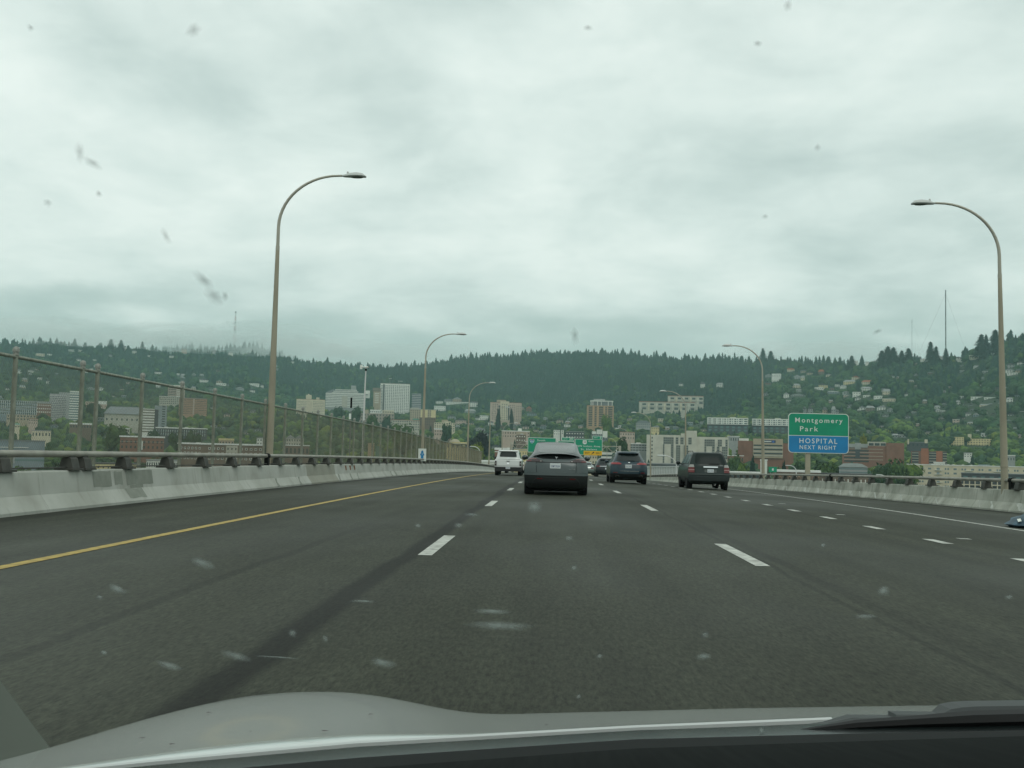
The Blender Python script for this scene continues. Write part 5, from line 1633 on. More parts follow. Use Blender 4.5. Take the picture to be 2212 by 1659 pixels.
def gantry():
    D = 265.0; k = D / F
    t = thing('sign_gantry', 'steel truss gantry carrying the overhead signs ahead', 'gantry', (0, 0, 0))
    xl, xr = at(1104, 960, D + 1).x, at(1339, 970, D + 1).x
    zt, zb = 4.5, 2.9
    zb, zt = at(1220, 975, D).z, at(1220, 962, D).z
    for x, top in ((xl, at(1104, 955, D).z), (xr, at(1339, 963, D).z)):
        MB().box(x - .28, x + .28, D + .7, D + 1.3, deck(x, D) - 1, top).build('post', M_arm, t)
    for y in (D + .5, D + 1.6):
        for z in (zb, zt): MB().tube([(xl, y, z), (xr, y, z)], .09, 6).build('chord', M_arm, t)
        n = 16
        mb = MB()
        for i in range(n):
            a, b = xl + (xr - xl) * i / n, xl + (xr - xl) * (i + 1) / n
            q = (zb, zt) if i % 2 else (zt, zb)
            mb.tube([(a, y, q[0]), (b, y, q[1])], .06, 5)
        mb.build('lattice', M_arm, t)
    for u in (1165, 1190, 1250, 1275, 1295):
        x = at(u, 970, D).x; MB().box(x - .06, x + .06, D + .12, D + .5, zb - 1.2, zt + .6).build('hanger', SGREY, t)

    def panel(name, label, u0, u1, v0, v1, cat='road sign', m=SG, y=0.0):
        uc, vc = (u0 + u1) / 2, (v0 + v1) / 2
        c = at(uc, vc, D + y)
        s = thing(name, label, cat, c)
        w, h = (u1 - u0) * k, (v1 - v0) * k
        MB().slab(rrect(w, h, .18), 0, .08).build('panel', SW, s)
        MB().slab(rrect(w - .2, h - .2, .12), -.02, 0).build('green_field', m, s)
        return s, w, h

    def P(s, uc, vc, u, v): return ((u - uc) * k, -.03, -(v - vc) * k + .02356 * (u - uc) * k)
    # left sign
    s, w, h = panel('overhead_sign', 'left green overhead sign with a 405 shield', 1140, 1201, 945.5, 977.5)
    uc, vc = 1170.5, 961.5
    shield = [(-.55, .3), (-.3, .42), (0, .34), (.3, .42), (.55, .3), (.5, -.1), (.3, -.4), (0, -.6), (-.3, -.4), (-.5, -.1)]
    x, y_, z = P(s, uc, vc, 1149, 952.5)
    MB().slab([(x + a * 1.05, z + b * 1.05) for a, b in shield], -.045, -.02).build('route_shield', SW, s); MB().slab([(x + a * .92, z + b * .92) for a, b in shield], -.06, -.045).build('route_shield', SB, s)
    MB().slab([(x - .48, z + .2), (x + .48, z + .2), (x + .48, z + .33), (x - .48, z + .33)], -.068, -.06).build('shield_band', mat('sign_red', (.4, .03, .03), .5), s)
    text('405', .42, .82, SW, s, (x, -.075, z - .12), bold=.02)
    text('South', .45, 1.9, SW, s, P(s, uc, vc, 1169, 951.5), bold=.015); text('Portland', .5, 3.6, SW, s, P(s, uc, vc, 1176, 963), bold=.015)
    # middle sign, mostly behind the grey car
    s, w, h = panel('overhead_sign', 'middle green overhead sign with an exit 39 tab, mostly behind the grey car', 1205, 1240.5, 952.6, 980, y=.0)
    c = at(1227, 948.6, D)
    r_ = c - s.location
    MB().slab([(r_.x + a, r_.z + b) for a, b in rrect(27 * k, 7.6 * k, .1)], 0, .08).build('exit_tab', SW, s); MB().slab([(r_.x + a, r_.z + b) for a, b in rrect(27 * k - .18, 7.6 * k - .18, .08)], -.02, 0).build('green_field', SG, s)
    text('EXIT', .24, .95, SW, s, (r_.x - .6, -.03, r_.z), bold=.015); text('39', .5, .8, SW, s, (r_.x + .72, -.03, r_.z), bold=.03)
    text('Downtown', .45, 2.9, SW, s, (0, -.03, .3), bold=.015)
    # right sign
    s, w, h = panel('overhead_sign', 'right green overhead sign for 30 West with a yellow exit only strip', 1242, 1301, 948.6, 983)
    uc, vc = 1271.5, 965.8
    c = at(1290.5, 945.6, D); r_ = c - s.location
    MB().slab([(r_.x + a, r_.z + b) for a, b in rrect(21 * k, 7.8 * k, .1)], 0, .08).build('exit_tab', SW, s); MB().slab([(r_.x + a, r_.z + b) for a, b in rrect(21 * k - .18, 7.8 * k - .18, .08)], -.02, 0).build('green_field', SG, s)
    text('EXIT', .24, .85, SW, s, (r_.x - .38, -.03, r_.z), bold=.015); text('3', .5, .3, SW, s, (r_.x + .75, -.03, r_.z), bold=.03)
    x, y_, z = P(s, uc, vc, 1263, 955.3)
    us = [(-.5, .42), (-.25, .5), (0, .44), (.25, .5), (.5, .42), (.46, .1), (.52, -.2), (.3, -.45), (0, -.52), (-.3, -.45), (-.52, -.2), (-.46, .1)]
    MB().slab([(x + a, z + b) for a, b in us], -.045, -.02).build('route_shield', SW, s); text('30', .42, .62, SK, s, (x, -.052, z), bold=.02)
    text('West', .4, 1.35, SW, s, P(s, uc, vc, 1276.5, 953.6), bold=.015)
    text('NW Indust. Area', .4, 5.75, SW, s, P(s, uc, vc, 1271, 964), bold=.012); text('St. Helens', .4, 3.9, SW, s, P(s, uc, vc, 1272, 970.8), bold=.012)
    c = at(1280.5, 978.8, D); r_ = c - s.location
    MB().slab([(r_.x + a, r_.z + b) for a, b in rrect(39.5 * k, 9.4 * k, .1)], -.05, -.02).build('exit_only_strip', SY, s)
    text('EXIT', .42, 1.1, SK, s, (r_.x - 1.35, -.06, r_.z), bold=.02); text('ONLY', .42, 1.25, SK, s, (r_.x + 1.35, -.06, r_.z), bold=.02)
    ar = MB().slab([(r_.x + a, r_.z + b) for a, b in ((-.36, -.25), (-.25, -.36), (.13, .02), (.25, -.1), (.34, .34), (-.1, .25), (.02, .13))], -.06, -.05); ar.build('arrow', SK, s)


gantry()


def hydrant_sign():
    D = 74.0; k = D / F
    c = at(912, 982.5, D)
    t = thing('hydrant_sign', 'small white sign with a blue fire hydrant on the second left lamp pole', 'sign', c)
    MB().slab(rrect(17 * k, 27 * k, .02), 0, .02).build('panel', SW, t)
    h = [(-.14, -.33), (.14, -.33), (.14, -.27), (.09, -.25), (.085, -.05), (.13, -.04), (.14, .02), (.13, .08), (.085, .09), (.08, .2), (.05, .27), (.02, .3), (-.02, .3), (-.05, .27), (-.08, .2), (-.085, .09), (-.13, .08), (-.14, .02), (-.13, -.04), (-.085, -.05), (-.09, -.25), (-.14, -.27)]
    MB().slab([(a, b) for a, b in h], -.008, 0).build('hydrant_symbol', SB, t); MB().box(-.025, .025, -.013, -.008, -.02, .12).build('hydrant_highlight', mat('pale_blue', (.3, .45, .6), .5), t)
    MB().box(-.03, .03, .02, .25, -.8, .3).build('bracket', SGREY, t)


hydrant_sign()


def wind_mast():
    D = 57.0
    a, b = at(783, 990, D), at(783, 795, D)
    t = thing('wind_mast', 'slim white mast with a wind vane behind the fence', 'weather mast', a)
    H = b.z - a.z
    MB().tube([(0, 0, -.8), (0, 0, H * .6), (.03, 0, H)], [.05, .045, .03], 10).build('pole', M_mast_w, t, smooth=True)
    MB().tube([(-.22, 0, H + .05), (.12, 0, H + .05), (.17, 0, H + .05)], [.035, .05, .03], 8).build('vane_body', SW, t)
    MB().box(-.29, -.16, -.012, .012, H - .06, H + .17).build('vane_tail', SW, t)
    mb = MB()
    for k in range(4):
        an = R(45 + 90 * k); mb.box(.165, .18, -.02 + .06 * math.cos(an), .02 + .06 * math.cos(an), H + .03 + .06 * math.sin(an), H + .07 + .06 * math.sin(an))
    mb.build('propeller', M_black, t)
    MB().tube([(.03, 0, H - .15), (.03, 0, H - .03)], [.05, .05], 8).build('collar', M_black, t)


wind_mast()


def green_signs():
    for u0, u1, v0, v1, D, lab in ((1661, 1678, 1008.5, 1020, 300, 'small green sign behind the right rail left of the sign post'),):
        c = at((u0 + u1) / 2, (v0 + v1) / 2, D); k = D / F
        t = thing('road_sign', lab, 'road sign', c)
        w, h = (u1 - u0) * k, (v1 - v0) * k
        MB().slab(rrect(w, h, .08), 0, .05).build('panel', SG, t)
        MB().slab(rrect(w * .2, h * .4, .02), -.01, 0).build('symbol', SW, t)
        for s in (-1, 1): MB().box(s * w * .3 - .05, s * w * .3 + .05, .05, .15, -30, 0).build('post', SGREY, t)
    D = 42.0
    a, b = at(755, 985, D * 1.6), at(755, 857, D * 1.6)
    t = thing('camera_pole', 'thin dark pole with a small box on top behind the fence', 'pole', a)
    H = b.z - a.z
    MB().tube([(0, 0, -1), (0, 0, H - .9)], .035, 8).build('pole', M_mast_g, t); MB().box(-.05, .05, -.05, .05, H - .7, H - .05).build('camera_box', M_black, t); MB().box(-.1, .02, -.1, .1, H * .62, H * .62 + .35).build('junction_box', SW, t)
    D = 78.0
    for ua, ub, va, vb, lab, m in ((794, 806, 958, 984, 'tan cabinet seen through the fence', W_tan), (811, 822, 965, 986, 'green cabinet seen through the fence', mat('cabinet_green', (.10, .2, .16), .6))):
        p = at((ua + ub) / 2, vb, D); k = D / F
        t = thing('utility_cabinet', lab, 'cabinet', p)
        w, h = (ub - ua) * k, (vb - va) * k
        MB().box(-w / 2, w / 2, 0, .4, -.6, h).build('cabinet_body', m, t); MB().box(-w / 2 - .03, w / 2 + .03, -.03, .43, h, h + .04).build('lid', m, t); MB().box(w * .25, w * .3, -.02, 0, h * .5, h * .6).build('handle', M_black, t)
    # shelf that carries them outside the barrier
    MB().box(-11.5, -9.3, 70, 82, deck(-9, 76) - .9, deck(-9, 76) - .35).build('outer_ledge', M_conc_dark)['kind'] = 'structure'


green_signs()

# ------------------------------------------------------------------ vehicles
M_tyre = mat('tyre', (.018, .018, .018), .85, noise=.2, scale=20); M_rim = mat('alloy_rim', (.45, .46, .46), .3, metal=.8); M_cglass = mat('car_glass', (.012, .018, .018), .12, spec=.4)
M_redlens = mat('red_lens', (.13, .014, .014), .3, coat=.2); M_clearlens = mat('clear_lens', (.30, .30, .28), .25, coat=.2); M_trim = mat('black_plastic', (.018, .019, .02), .55); M_chrome = mat('chrome', (.75, .76, .76), .12, metal=1)
M_plate = mat('number_plate', (.62, .66, .66), .5); M_plate_ink = mat('plate_ink', (.06, .09, .22), .6); M_under = mat('underbody', (.008, .008, .009), .9); M_smoke = mat('smoked_lens', (.045, .03, .032), .2, coat=.3)


class Car:
    def __init__(s, name, label, cat, loc, levels, paint, L, cr=.28, cf=.5, ex=4.5, group=None, rz=0.0, bottom=.24, split=None, lower=None):
        """levels: (z, half width, rear y, front y)"""
        s.lv = levels; s.cr, s.cf, s.ex = cr, cf, ex
        s.t = thing(name, label, cat, loc, rz, group)
        lo = [l for l in levels if split is None or l[0] <= split + 1e-6]
        up = [l for l in levels if split is None or l[0] >= split - 1e-6]
        if split is not None and len(lo) > 1:
            s.shell(lo, 'lower_body', lower or M_trim)
        s.shell(up, 'body', paint)
        z, w, r, f = levels[0]
        MB().box(-w * .86, w * .86, r + .35, f - .4, z - .06, z + .1).build('underbody', M_under, s.t)

    def ring(s, z, w, r, f):
        n = 12; pts = []
        for k in range(n + 1):
            t = -1 + 2 * k / n; t = math.copysign(abs(t) ** .8, t)
            pts.append((t * w, r + s.cr * abs(t) ** s.ex, z))
        for k in range(n + 1):
            t = 1 - 2 * k / n; t = math.copysign(abs(t) ** .8, t)
            pts.append((t * w, f - s.cf * abs(t) ** 3, z))
        return pts

    def shell(s, lv, name, m):
        MB().loft([s.ring(*l) for l in lv]).build(name, m, s.t, smooth=True)

    def par(s, z):
        zs = [l[0] for l in s.lv]
        return [float(np.interp(z, zs, [l[i] for l in s.lv])) for i in (1, 2, 3)]

    def ry(s, x, z):
        w, r, f = s.par(z)
        return r + s.cr * min(1, abs(x) / w) ** s.ex

    def rear(s, name, m, rows, off=.012, thick=.05, nx=10, parent=None, nz=3):
        """a piece lying on the rear: rows of (z, x left, x right)"""
        rows = sorted(rows)
        zz = [r[0] for r in rows]
        zs = sorted(set(zz + list(np.linspace(zz[0], zz[-1], nz + 1))))
        front, back = [], []
        for z in zs:
            a = np.interp(z, zz, [r[1] for r in rows]); b = np.interp(z, zz, [r[2] for r in rows])
            for i in range(nx + 1):
                x = a + (b - a) * i / nx; y = s.ry(x, z)
                front.append((x, y - off, z)); back.append((x, y + thick, z))
        nrow = len(zs); c = nx + 1; n = nrow * c
        fs = []
        for j in range(nrow - 1):
            for i in range(nx):
                q = j * c + i; fs.append((q, q + 1, q + c + 1, q + c))
        edge = [i for i in range(c)] + [j * c + nx for j in range(1, nrow)] + [(nrow - 1) * c + i for i in range(nx - 1, -1, -1)] + [j * c for j in range(nrow - 2, 0, -1)]
        for a, b in zip(edge, edge[1:] + edge[:1]): fs.append((b, a, a + n, b + n))
        return MB().add(front + back, fs).build(name, m, parent or s.t, smooth=True)

    def side(s, name, m, poly, sd, off=.012):
        """a piece lying on a flank: polygon rows (z, y rear, y front)"""
        rows = sorted(poly); vs = []; zs = list(np.linspace(rows[0][0], rows[-1][0], 5))
        for z in zs:
            a = np.interp(z, [r[0] for r in rows], [r[1] for r in rows]); b = np.interp(z, [r[0] for r in rows], [r[2] for r in rows])
            w = s.par(z)[0] + off
            vs += [(sd * w, a, z), (sd * w, b, z), (sd * (w - .05), b, z), (sd * (w - .05), a, z)]
        fs = []
        for j in range(len(zs) - 1):
            for k in range(4):
                q = j * 4; fs.append((q + k, q + (k + 1) % 4, q + 4 + (k + 1) % 4, q + 4 + k))
        return MB().add(vs, fs).build(name, m, s.t)

    def wheels(s, ys, track, r=.35, wd=.24, arch=None, rimm=None):
        pr = [(-wd / 2, r * .62), (-wd / 2, r * .93), (-wd / 2 + .03, r * .99), (0, r), (wd / 2 - .03, r * .99), (wd / 2, r * .93), (wd / 2, r * .62)]
        n = 22
        vs = [(x, q * math.cos(2 * math.pi * k / n), q * math.sin(2 * math.pi * k / n)) for x, q in pr for k in range(n)]
        fs = [(i * n + k, i * n + (k + 1) % n, (i + 1) * n + (k + 1) % n, (i + 1) * n + k) for i in range(len(pr) - 1) for k in range(n)]
        tm = MB().add(vs, fs).mesh('wheel', M_tyre, True)
        rb = MB()
        rb.tube([(-.03, 0, 0), (.03, 0, 0)], r * .62, 20)
        for k in range(5):
            a = 2 * math.pi * k / 5
            rb.add([(.05, -.03 * math.sin(a) + .02 * math.cos(a), .03 * math.cos(a) + .02 * math.sin(a)), (.05, .03 * math.sin(a) + .02 * math.cos(a), -.03 * math.cos(a) + .02 * math.sin(a)), (.04, r * .6 * math.cos(a + .08), r * .6 * math.sin(a + .08)), (.04, r * .6 * math.cos(a - .08), r * .6 * math.sin(a - .08))], [(0, 1, 2, 3)])
        rm = rb.mesh('rim', rimm or M_rim)
        for y in ys:
            for sd in (-1, 1):
                w = put('wheel', tm, s.t, (sd * track, y, r))
                rim = put('rim', rm, w, (sd * wd * .3, 0, 0), 0 if sd > 0 else math.pi)
                if arch:
                    ar = MB()
                    q0, q1 = r * 1.08, r * 1.22
                    pts = []
                    for k in range(13):
                        a = math.pi * k / 12
                        pts.append((q0 * math.cos(a), q0 * math.sin(a), q1 * math.cos(a), q1 * math.sin(a)))
                    x = sd * arch
                    for k in range(12):
                        a, b = pts[k], pts[k + 1]
                        ar.add([(x, y + a[0], r + a[1]), (x, y + a[2], r + a[3]), (x, y + b[2], r + b[3]), (x, y + b[0], r + b[1]), (x - sd * .06, y + a[0], r + a[1]), (x - sd * .06, y + a[2], r + a[3]), (x - sd * .06, y + b[2], r + b[3]), (x - sd * .06, y + b[0], r + b[1])],
                               [(0, 1, 2, 3), (1, 5, 6, 2), (0, 3, 7, 4), (4, 7, 6, 5)])
                    ar.build('wheel_arch', M_trim, s.t)
                    # dark wheel house behind the tyre
                    MB().tube([(x - sd * .012, y, r), (x - sd * .16, y, r)], r * 1.07, 18).build('wheel_house', M_under, s.t)

    def plate(s, x, z, w=.31, h=.155, txt=None, frame=None, ink=None, off=.03):
        y = s.ry(x, z) - off
        o = MB().slab([(x + a, z + b) for a, b in rrect(w, h, .012)], y, y + .06).build('number_plate', M_plate, s.t)
        if frame:
            f = MB()
            for a0, a1, b0, b1 in ((-w / 2 - .02, w / 2 + .02, h / 2 - .005, h / 2 + .02), (-w / 2 - .02, w / 2 + .02, -h / 2 - .02, -h / 2 + .005), (-w / 2 - .02, -w / 2 + .005, -h / 2, h / 2), (w / 2 - .005, w / 2 + .02, -h / 2, h / 2)):
                f.box(x + a0, x + a1, y - .006, y, z + b0, z + b1)
            f.build('plate_frame', frame, o)
        if txt: text(txt, h * .42, w * .8, ink or M_plate_ink, s.t, (x, y - .004, z - h * .1), bold=.01, name='plate_lettering')
        return y

    def mirrors(s, y, z, w, m, sz=(.11, .1, .085)):
        for sd in (-1, 1):
            rings = []
            for k, q in ((-1, .35), (-.6, .9), (0, 1), (.6, .9), (1, .4)):
                rings.append([(sd * w + sz[0] * q * math.cos(2 * math.pi * j / 10), y + sz[1] * k, z + sz[2] * q * math.sin(2 * math.pi * j / 10)) for j in range(10)])
            MB().loft(rings).build('mirror', m, s.t, smooth=True)
            MB().box(min(sd * w, sd * (w - .2)), max(sd * w, sd * (w - .2)), y - .02, y + .05, z - .06, z - .02).build('mirror_stalk', M_trim, s.t)


def bar(x0, x1, y0, y1, z0, z1): return MB().box(x0, x1, y0, y1, z0, z1)


def on_deck(x, y): return (x, y, deck(x, y + 1.5))


def grey_fastback():
    P = mat('metallic_grey_paint', (.062, .078, .078), .34, metal=.45, coat=.35, spec=.4)
    lv = [(.17, .80, .32, 4.4), (.26, .90, .16, 4.62), (.42, .955, .04, 4.72), (.60, .968, 0, 4.74), (.78, .965, .02, 4.7), (.92, .945, .05, 4.6), (1.0, .925, .09, 4.45), (1.07, .885, .13, 3.9), (1.15, .82, .22, 3.62), (1.22, .755, .30, 3.5), (1.30, .70, .52, 3.36), (1.40, .675, .86, 3.12), (1.50, .655, 1.25, 2.85), (1.565, .625, 1.5, 2.6), (1.60, .60, 1.58, 2.45), (1.616, .55, 1.64, 2.3), (1.622, .42, 1.72, 2.2)]
    c = Car('grey_car', 'grey fastback car straight ahead in the same lane', 'car', on_deck(.17, 32.6), lv, P, 4.75, split=.60, lower=mat('lower_bumper_black', (.026, .030, .030), .45))
    # hatch glass lies on the slope above the spoiler
    c.rear('rear_window', mat('tinted_hatch_glass', (.03, .042, .041), .22, spec=.5, coat=.4), [(1.285, -.50, .50), (1.31, -.545, .545), (1.40, -.565, .565), (1.5, -.575, .575), (1.56, -.56, .56), (1.59, -.5, .5)], off=.01, thick=.02)
    # lip spoiler with dark strip below
    sp = MB(); rings = []
    for i in range(17):
        x = -.70 + 1.40 * i / 16
        zc = 1.255 - .085 * (x / .70) ** 2 * abs(x / .7); y = .17 + .16 * abs(x / .7) ** 3
        rings.append([(x, y, zc + .004), (x, y + .25, zc + .03), (x, y + .28, zc - .015), (x, y + .02, zc - .012)])
    sp.loft(rings); sp.build('spoiler', P, c.t, smooth=True)
    c.rear('rear_glass_strip', mat('dark_strip_glass', (.008, .010, .010), .25), [(1.095, -.40, .40), (1.12, -.52, .52), (1.15, -.60, .60), (1.19, -.59, .59), (1.215, -.44, .44), (1.235, -.28, .28)], off=.008, thick=.02)
    for sd in (-1, 1):
        q = sorted((sd * .42, sd * .86)); lo = sorted((sd * .46, sd * .90))
        a, b = (lambda v0, v1: (min(v0, v1), max(v0, v1)))(sd * .44, sd * .905)
        rows = []
        for z, xi, xo in ((1.005, .44, .915), (1.03, .40, .905), (1.06, .47, .885), (1.09, .55, .862), (1.105, .62, .835)):
            lo_, hi_ = sorted((sd * xi, sd * xo)); rows.append((z, lo_, hi_))
        tl = c.rear('tail_light', M_smoke, rows, off=.014)
        rows = []
        for z, xi, xo in ((1.085, .57, .86), (1.1, .60, .84), (1.108, .64, .82)):
            lo_, hi_ = sorted((sd * xi, sd * xo)); rows.append((z, lo_, hi_))
        c.rear('red_bar', mat('pale_red_lens', (.20, .10, .095), .3), rows, off=.02, parent=tl)
        rows = []
        for z, xi, xo in ((1.012, .75, .91), (1.045, .76, .895)):
            lo_, hi_ = sorted((sd * xi, sd * xo)); rows.append((z, lo_, hi_))
        c.rear('red_lamp', M_redlens, rows, off=.02, parent=tl)
        rows = []
        for z, xi, xo in ((1.015, .44, .50), (1.035, .45, .49)):
            lo_, hi_ = sorted((sd * xi, sd * xo)); rows.append((z, lo_, hi_))
        c.rear('reversing_lamp', M_clearlens, rows, off=.02, parent=tl)
        rows = []
        for z, xi, xo in ((.485, .42, .58), (.515, .40, .58)):
            lo_, hi_ = sorted((sd * xi, sd * xo)); rows.append((z, lo_, hi_))
        c.rear('reflector', M_redlens, rows, off=.034)
        c.side('side_window', M_cglass, [(1.02, .75, 3.3), (1.12, .85, 3.25), (1.4, 1.35, 2.95), (1.5, 1.55, 2.7)], sd)
    c.rear('boot_gap', M_black, [(.985, -.62, .62), (1.0, -.62, .62)], off=.006)
    for sd in (-1, 1):
        c.rear('boot_gap', M_black, [(.63, sd * .59 - .005, sd * .59 + .005), (.985, sd * .61 - .006, sd * .61 + .006)], off=.004, nx=2)
    c.rear('diffuser', mat('satin_black', (.028, .03, .031), .45), [(.20, -.60, .60), (.36, -.72, .72), (.50, -.62, .62), (.535, -.5, .5)], off=.02)
    c.rear('bumper_lip', P, [(.60, -.9, .9), (.66, -.94, .94), (.69, -.9, .9)], off=.014)
    c.rear('bumper_edge', mat('edge_grey', (.05, .056, .056), .35), [(.535, -.58, .58), (.55, -.56, .56)], off=.03)
    for sd in (-1, 1):
        rows = [(z, *sorted((sd * a, sd * b))) for z, a, b in ((.28, .74, .765), (.42, .68, .70), (.545, .565, .59))]
        c.rear('bumper_edge', MATS['edge_grey'], rows, off=.03, nx=2)
    y = c.plate(-.03, .89, .32, .155, 'CMT7654')
    # T shaped emblem
    e = MB(); yy = c.ry(0, 1.1) - .02
    e.slab([(-.045, 1.16), (.045, 1.16), (.036, 1.145), (.013, 1.143), (.006, 1.085), (-.006, 1.085), (-.013, 1.143), (-.036, 1.145)], yy - .03, yy + .03); e.build('emblem', M_chrome, c.t)
    text('DUAL MOTOR', .022, .19, M_chrome, c.t, (.47, c.ry(.47, .80) - .014, .80), name='badge', bold=.01)
    c.mirrors(3.1, 1.12, 1.02, P)
    c.wheels((.95, 3.84), .815, .365, .30, arch=.955)
    bar(-.06, .06, 2.2, 2.4, 1.60, 1.66)
    return c


def white_pickup():
    P = mat('white_paint', (.62, .64, .62), .3, coat=.6)
    lv = [(.42, .84, .10, 5.2), (.50, .90, .02, 5.3), (.66, .925, 0, 5.33), (.9, .93, .02, 5.3), (1.05, .925, .03, 5.2), (1.10, .91, .05, 4.9), (1.14, .86, .08, 3.9), (1.3, .80, .12, 3.75), (1.6, .735, .18, 3.4), (1.72, .70, .22, 3.2), (1.77, .62, .35, 3.0)]
    c = Car('pickup_truck', 'white pickup truck with a white canopy and a black rear bumper', 'pickup truck', on_deck(-2.95, 75), lv, P, 5.3, cr=.10, ex=8)
    c.rear('canopy_window', M_cglass, [(1.30, -.54, .54), (1.34, -.59, .59), (1.5, -.57, .57), (1.60, -.53, .53), (1.64, -.46, .46)], off=.015)
    c.rear('canopy_spoiler', P, [(1.69, -.62, .62), (1.735, -.6, .6)], off=.14, thick=.02); c.rear('canopy_gap', M_black, [(1.655, -.66, .66), (1.685, -.64, .64)], off=.01)
    c.rear('tailgate', P, [(.70, -.73, .73), (1.06, -.73, .73)], off=.02)
    c.rear('tailgate_gap', M_black, [(1.125, -.82, .82), (1.14, -.8, .8)], off=.012)
    c.rear('tailgate_handle', M_black, [(.98, -.09, .09), (1.03, -.12, .12)], off=.035); c.rear('emblem', M_chrome, [(.80, -.05, .05), (.84, -.075, .075), (.90, -.05, .05)], off=.035)
    c.rear('latch', M_chrome, [(1.17, -.05, .05), (1.26, -.04, .04)], off=.02)
    for sd in (-1, 1):
        lo, hi = sorted((sd * .80, sd * .915)); tl = c.rear('tail_light', M_smoke, [(.68, lo, hi), (1.02, lo, hi)], off=.02)
        lo, hi = sorted((sd * .82, sd * .90)); c.rear('reversing_lamp', M_clearlens, [(.82, lo, hi), (.88, lo, hi)], off=.028, parent=tl)
        c.side('side_window', M_cglass, [(1.2, .5, 3.4), (1.58, .6, 3.1)], sd)
    b = MB(); b.box(-.91, .91, -.16, .12, .30, .60); b.build('bumper', M_trim, c.t); MB().box(-.55, .55, -.1, .3, .30, .42).build('tow_frame', M_under, c.t)
    y0 = -.17
    o = MB().box(-.155, .155, y0 - .012, y0, .47, .62).build('number_plate', M_plate, c.t)
    text('C52798P', .07, .25, M_plate_ink, c.t, (0, y0 - .018, .54), name='plate_lettering', bold=.01)
    c.mirrors(3.5, 1.2, 1.02, M_trim, (.1, .08, .12)); c.wheels((1.05, 4.2), .80, .385, .27, arch=.93)


def blue_suv():
    P = mat('dark_blue_paint', (.008, .028, .04), .3, metal=.25, coat=.3, spec=.35)
    lv = [(.24, .80, .25, 4.4), (.36, .92, .06, 4.62), (.52, .955, 0, 4.68), (.70, .96, 0, 4.7), (.86, .95, .05, 4.65), (.97, .935, .09, 4.5), (1.05, .90, .13, 4.2), (1.10, .86, .17, 3.75), (1.2, .80, .27, 3.55), (1.38, .70, .48, 3.2), (1.54, .625, .66, 2.9), (1.63, .58, .74, 2.7), (1.675, .52, .9, 2.5)]
    c = Car('blue_suv', 'dark blue crossover with a private plate frame, in the lane right of the grey car', 'suv', on_deck(4.04, 56), lv, P, 4.7, split=.52, lower=M_trim, cr=.30)
    c.rear('rear_window', M_cglass, [(1.17, -.60, .60), (1.22, -.63, .63), (1.4, -.575, .575), (1.53, -.52, .52), (1.56, -.46, .46)], off=.012)
    c.rear('roof_spoiler', P, [(1.575, -.56, .56), (1.64, -.53, .53)], off=.16, thick=.1)
    c.rear('wiper', M_black, [(1.18, -.05, .30), (1.205, -.02, .28)], off=.03)
    for sd in (-1, 1):
        rows = [(z, *sorted((sd * a, sd * b))) for z, a, b in ((1.0, .42, .93), (1.03, .38, .925), (1.07, .44, .90), (1.10, .52, .86))]
        c.rear('tail_light', mat('bright_red_lens', (.26, .028, .032), .3, coat=.2), rows, off=.016)
        rows = [(z, *sorted((sd * a, sd * b))) for z, a, b in ((.56, .58, .82), (.60, .60, .82))]
        c.rear('reflector', M_redlens, rows, off=.014)
        rows = [(z, *sorted((sd * a, sd * b))) for z, a, b in ((.33, .52, .70), (.43, .52, .70))]
        ex = c.rear('exhaust', M_chrome, rows, off=.05); rows = [(z, *sorted((sd * a, sd * b))) for z, a, b in ((.35, .54, .68), (.41, .54, .68))]; c.rear('exhaust_mouth', M_black, rows, off=.06, parent=ex)
        c.side('side_window', M_cglass, [(1.08, .7, 3.4), (1.15, .8, 3.3), (1.45, 1.1, 2.95), (1.52, 1.3, 2.75)], sd)
        MB().tube([(sd * .57, 1.0, 1.66), (sd * .6, 1.3, 1.71), (sd * .6, 2.6, 1.71), (sd * .57, 2.9, 1.66)], .018, 6).build('roof_rail', M_chrome, c.t)
    c.rear('trunk_recess', mat('recess_blue', (.010, .025, .035), .4), [(.80, -.50, .50), (.95, -.62, .62), (.985, -.42, .42)], off=.006)
    c.rear('chrome_strip', M_chrome, [(.655, -.46, .5), (.668, -.46, .5)], off=.02); c.rear('emblem', M_chrome, [(1.085, -.05, .05), (1.125, -.04, .04)], off=.025)
    text('QX50', .045, .22, M_chrome, c.t, (-.62, c.ry(-.62, 1.125) - .015, 1.125), name='badge'); text('AWD', .035, .12, M_chrome, c.t, (.58, c.ry(.58, 1.125) - .015, 1.125), name='badge')
    c.plate(-.03, .90, .30, .15, 'BKX 3074', frame=M_chrome)
    c.mirrors(3.2, 1.12, 1.0, P); c.wheels((.92, 3.72), .82, .37, .27, arch=.958)


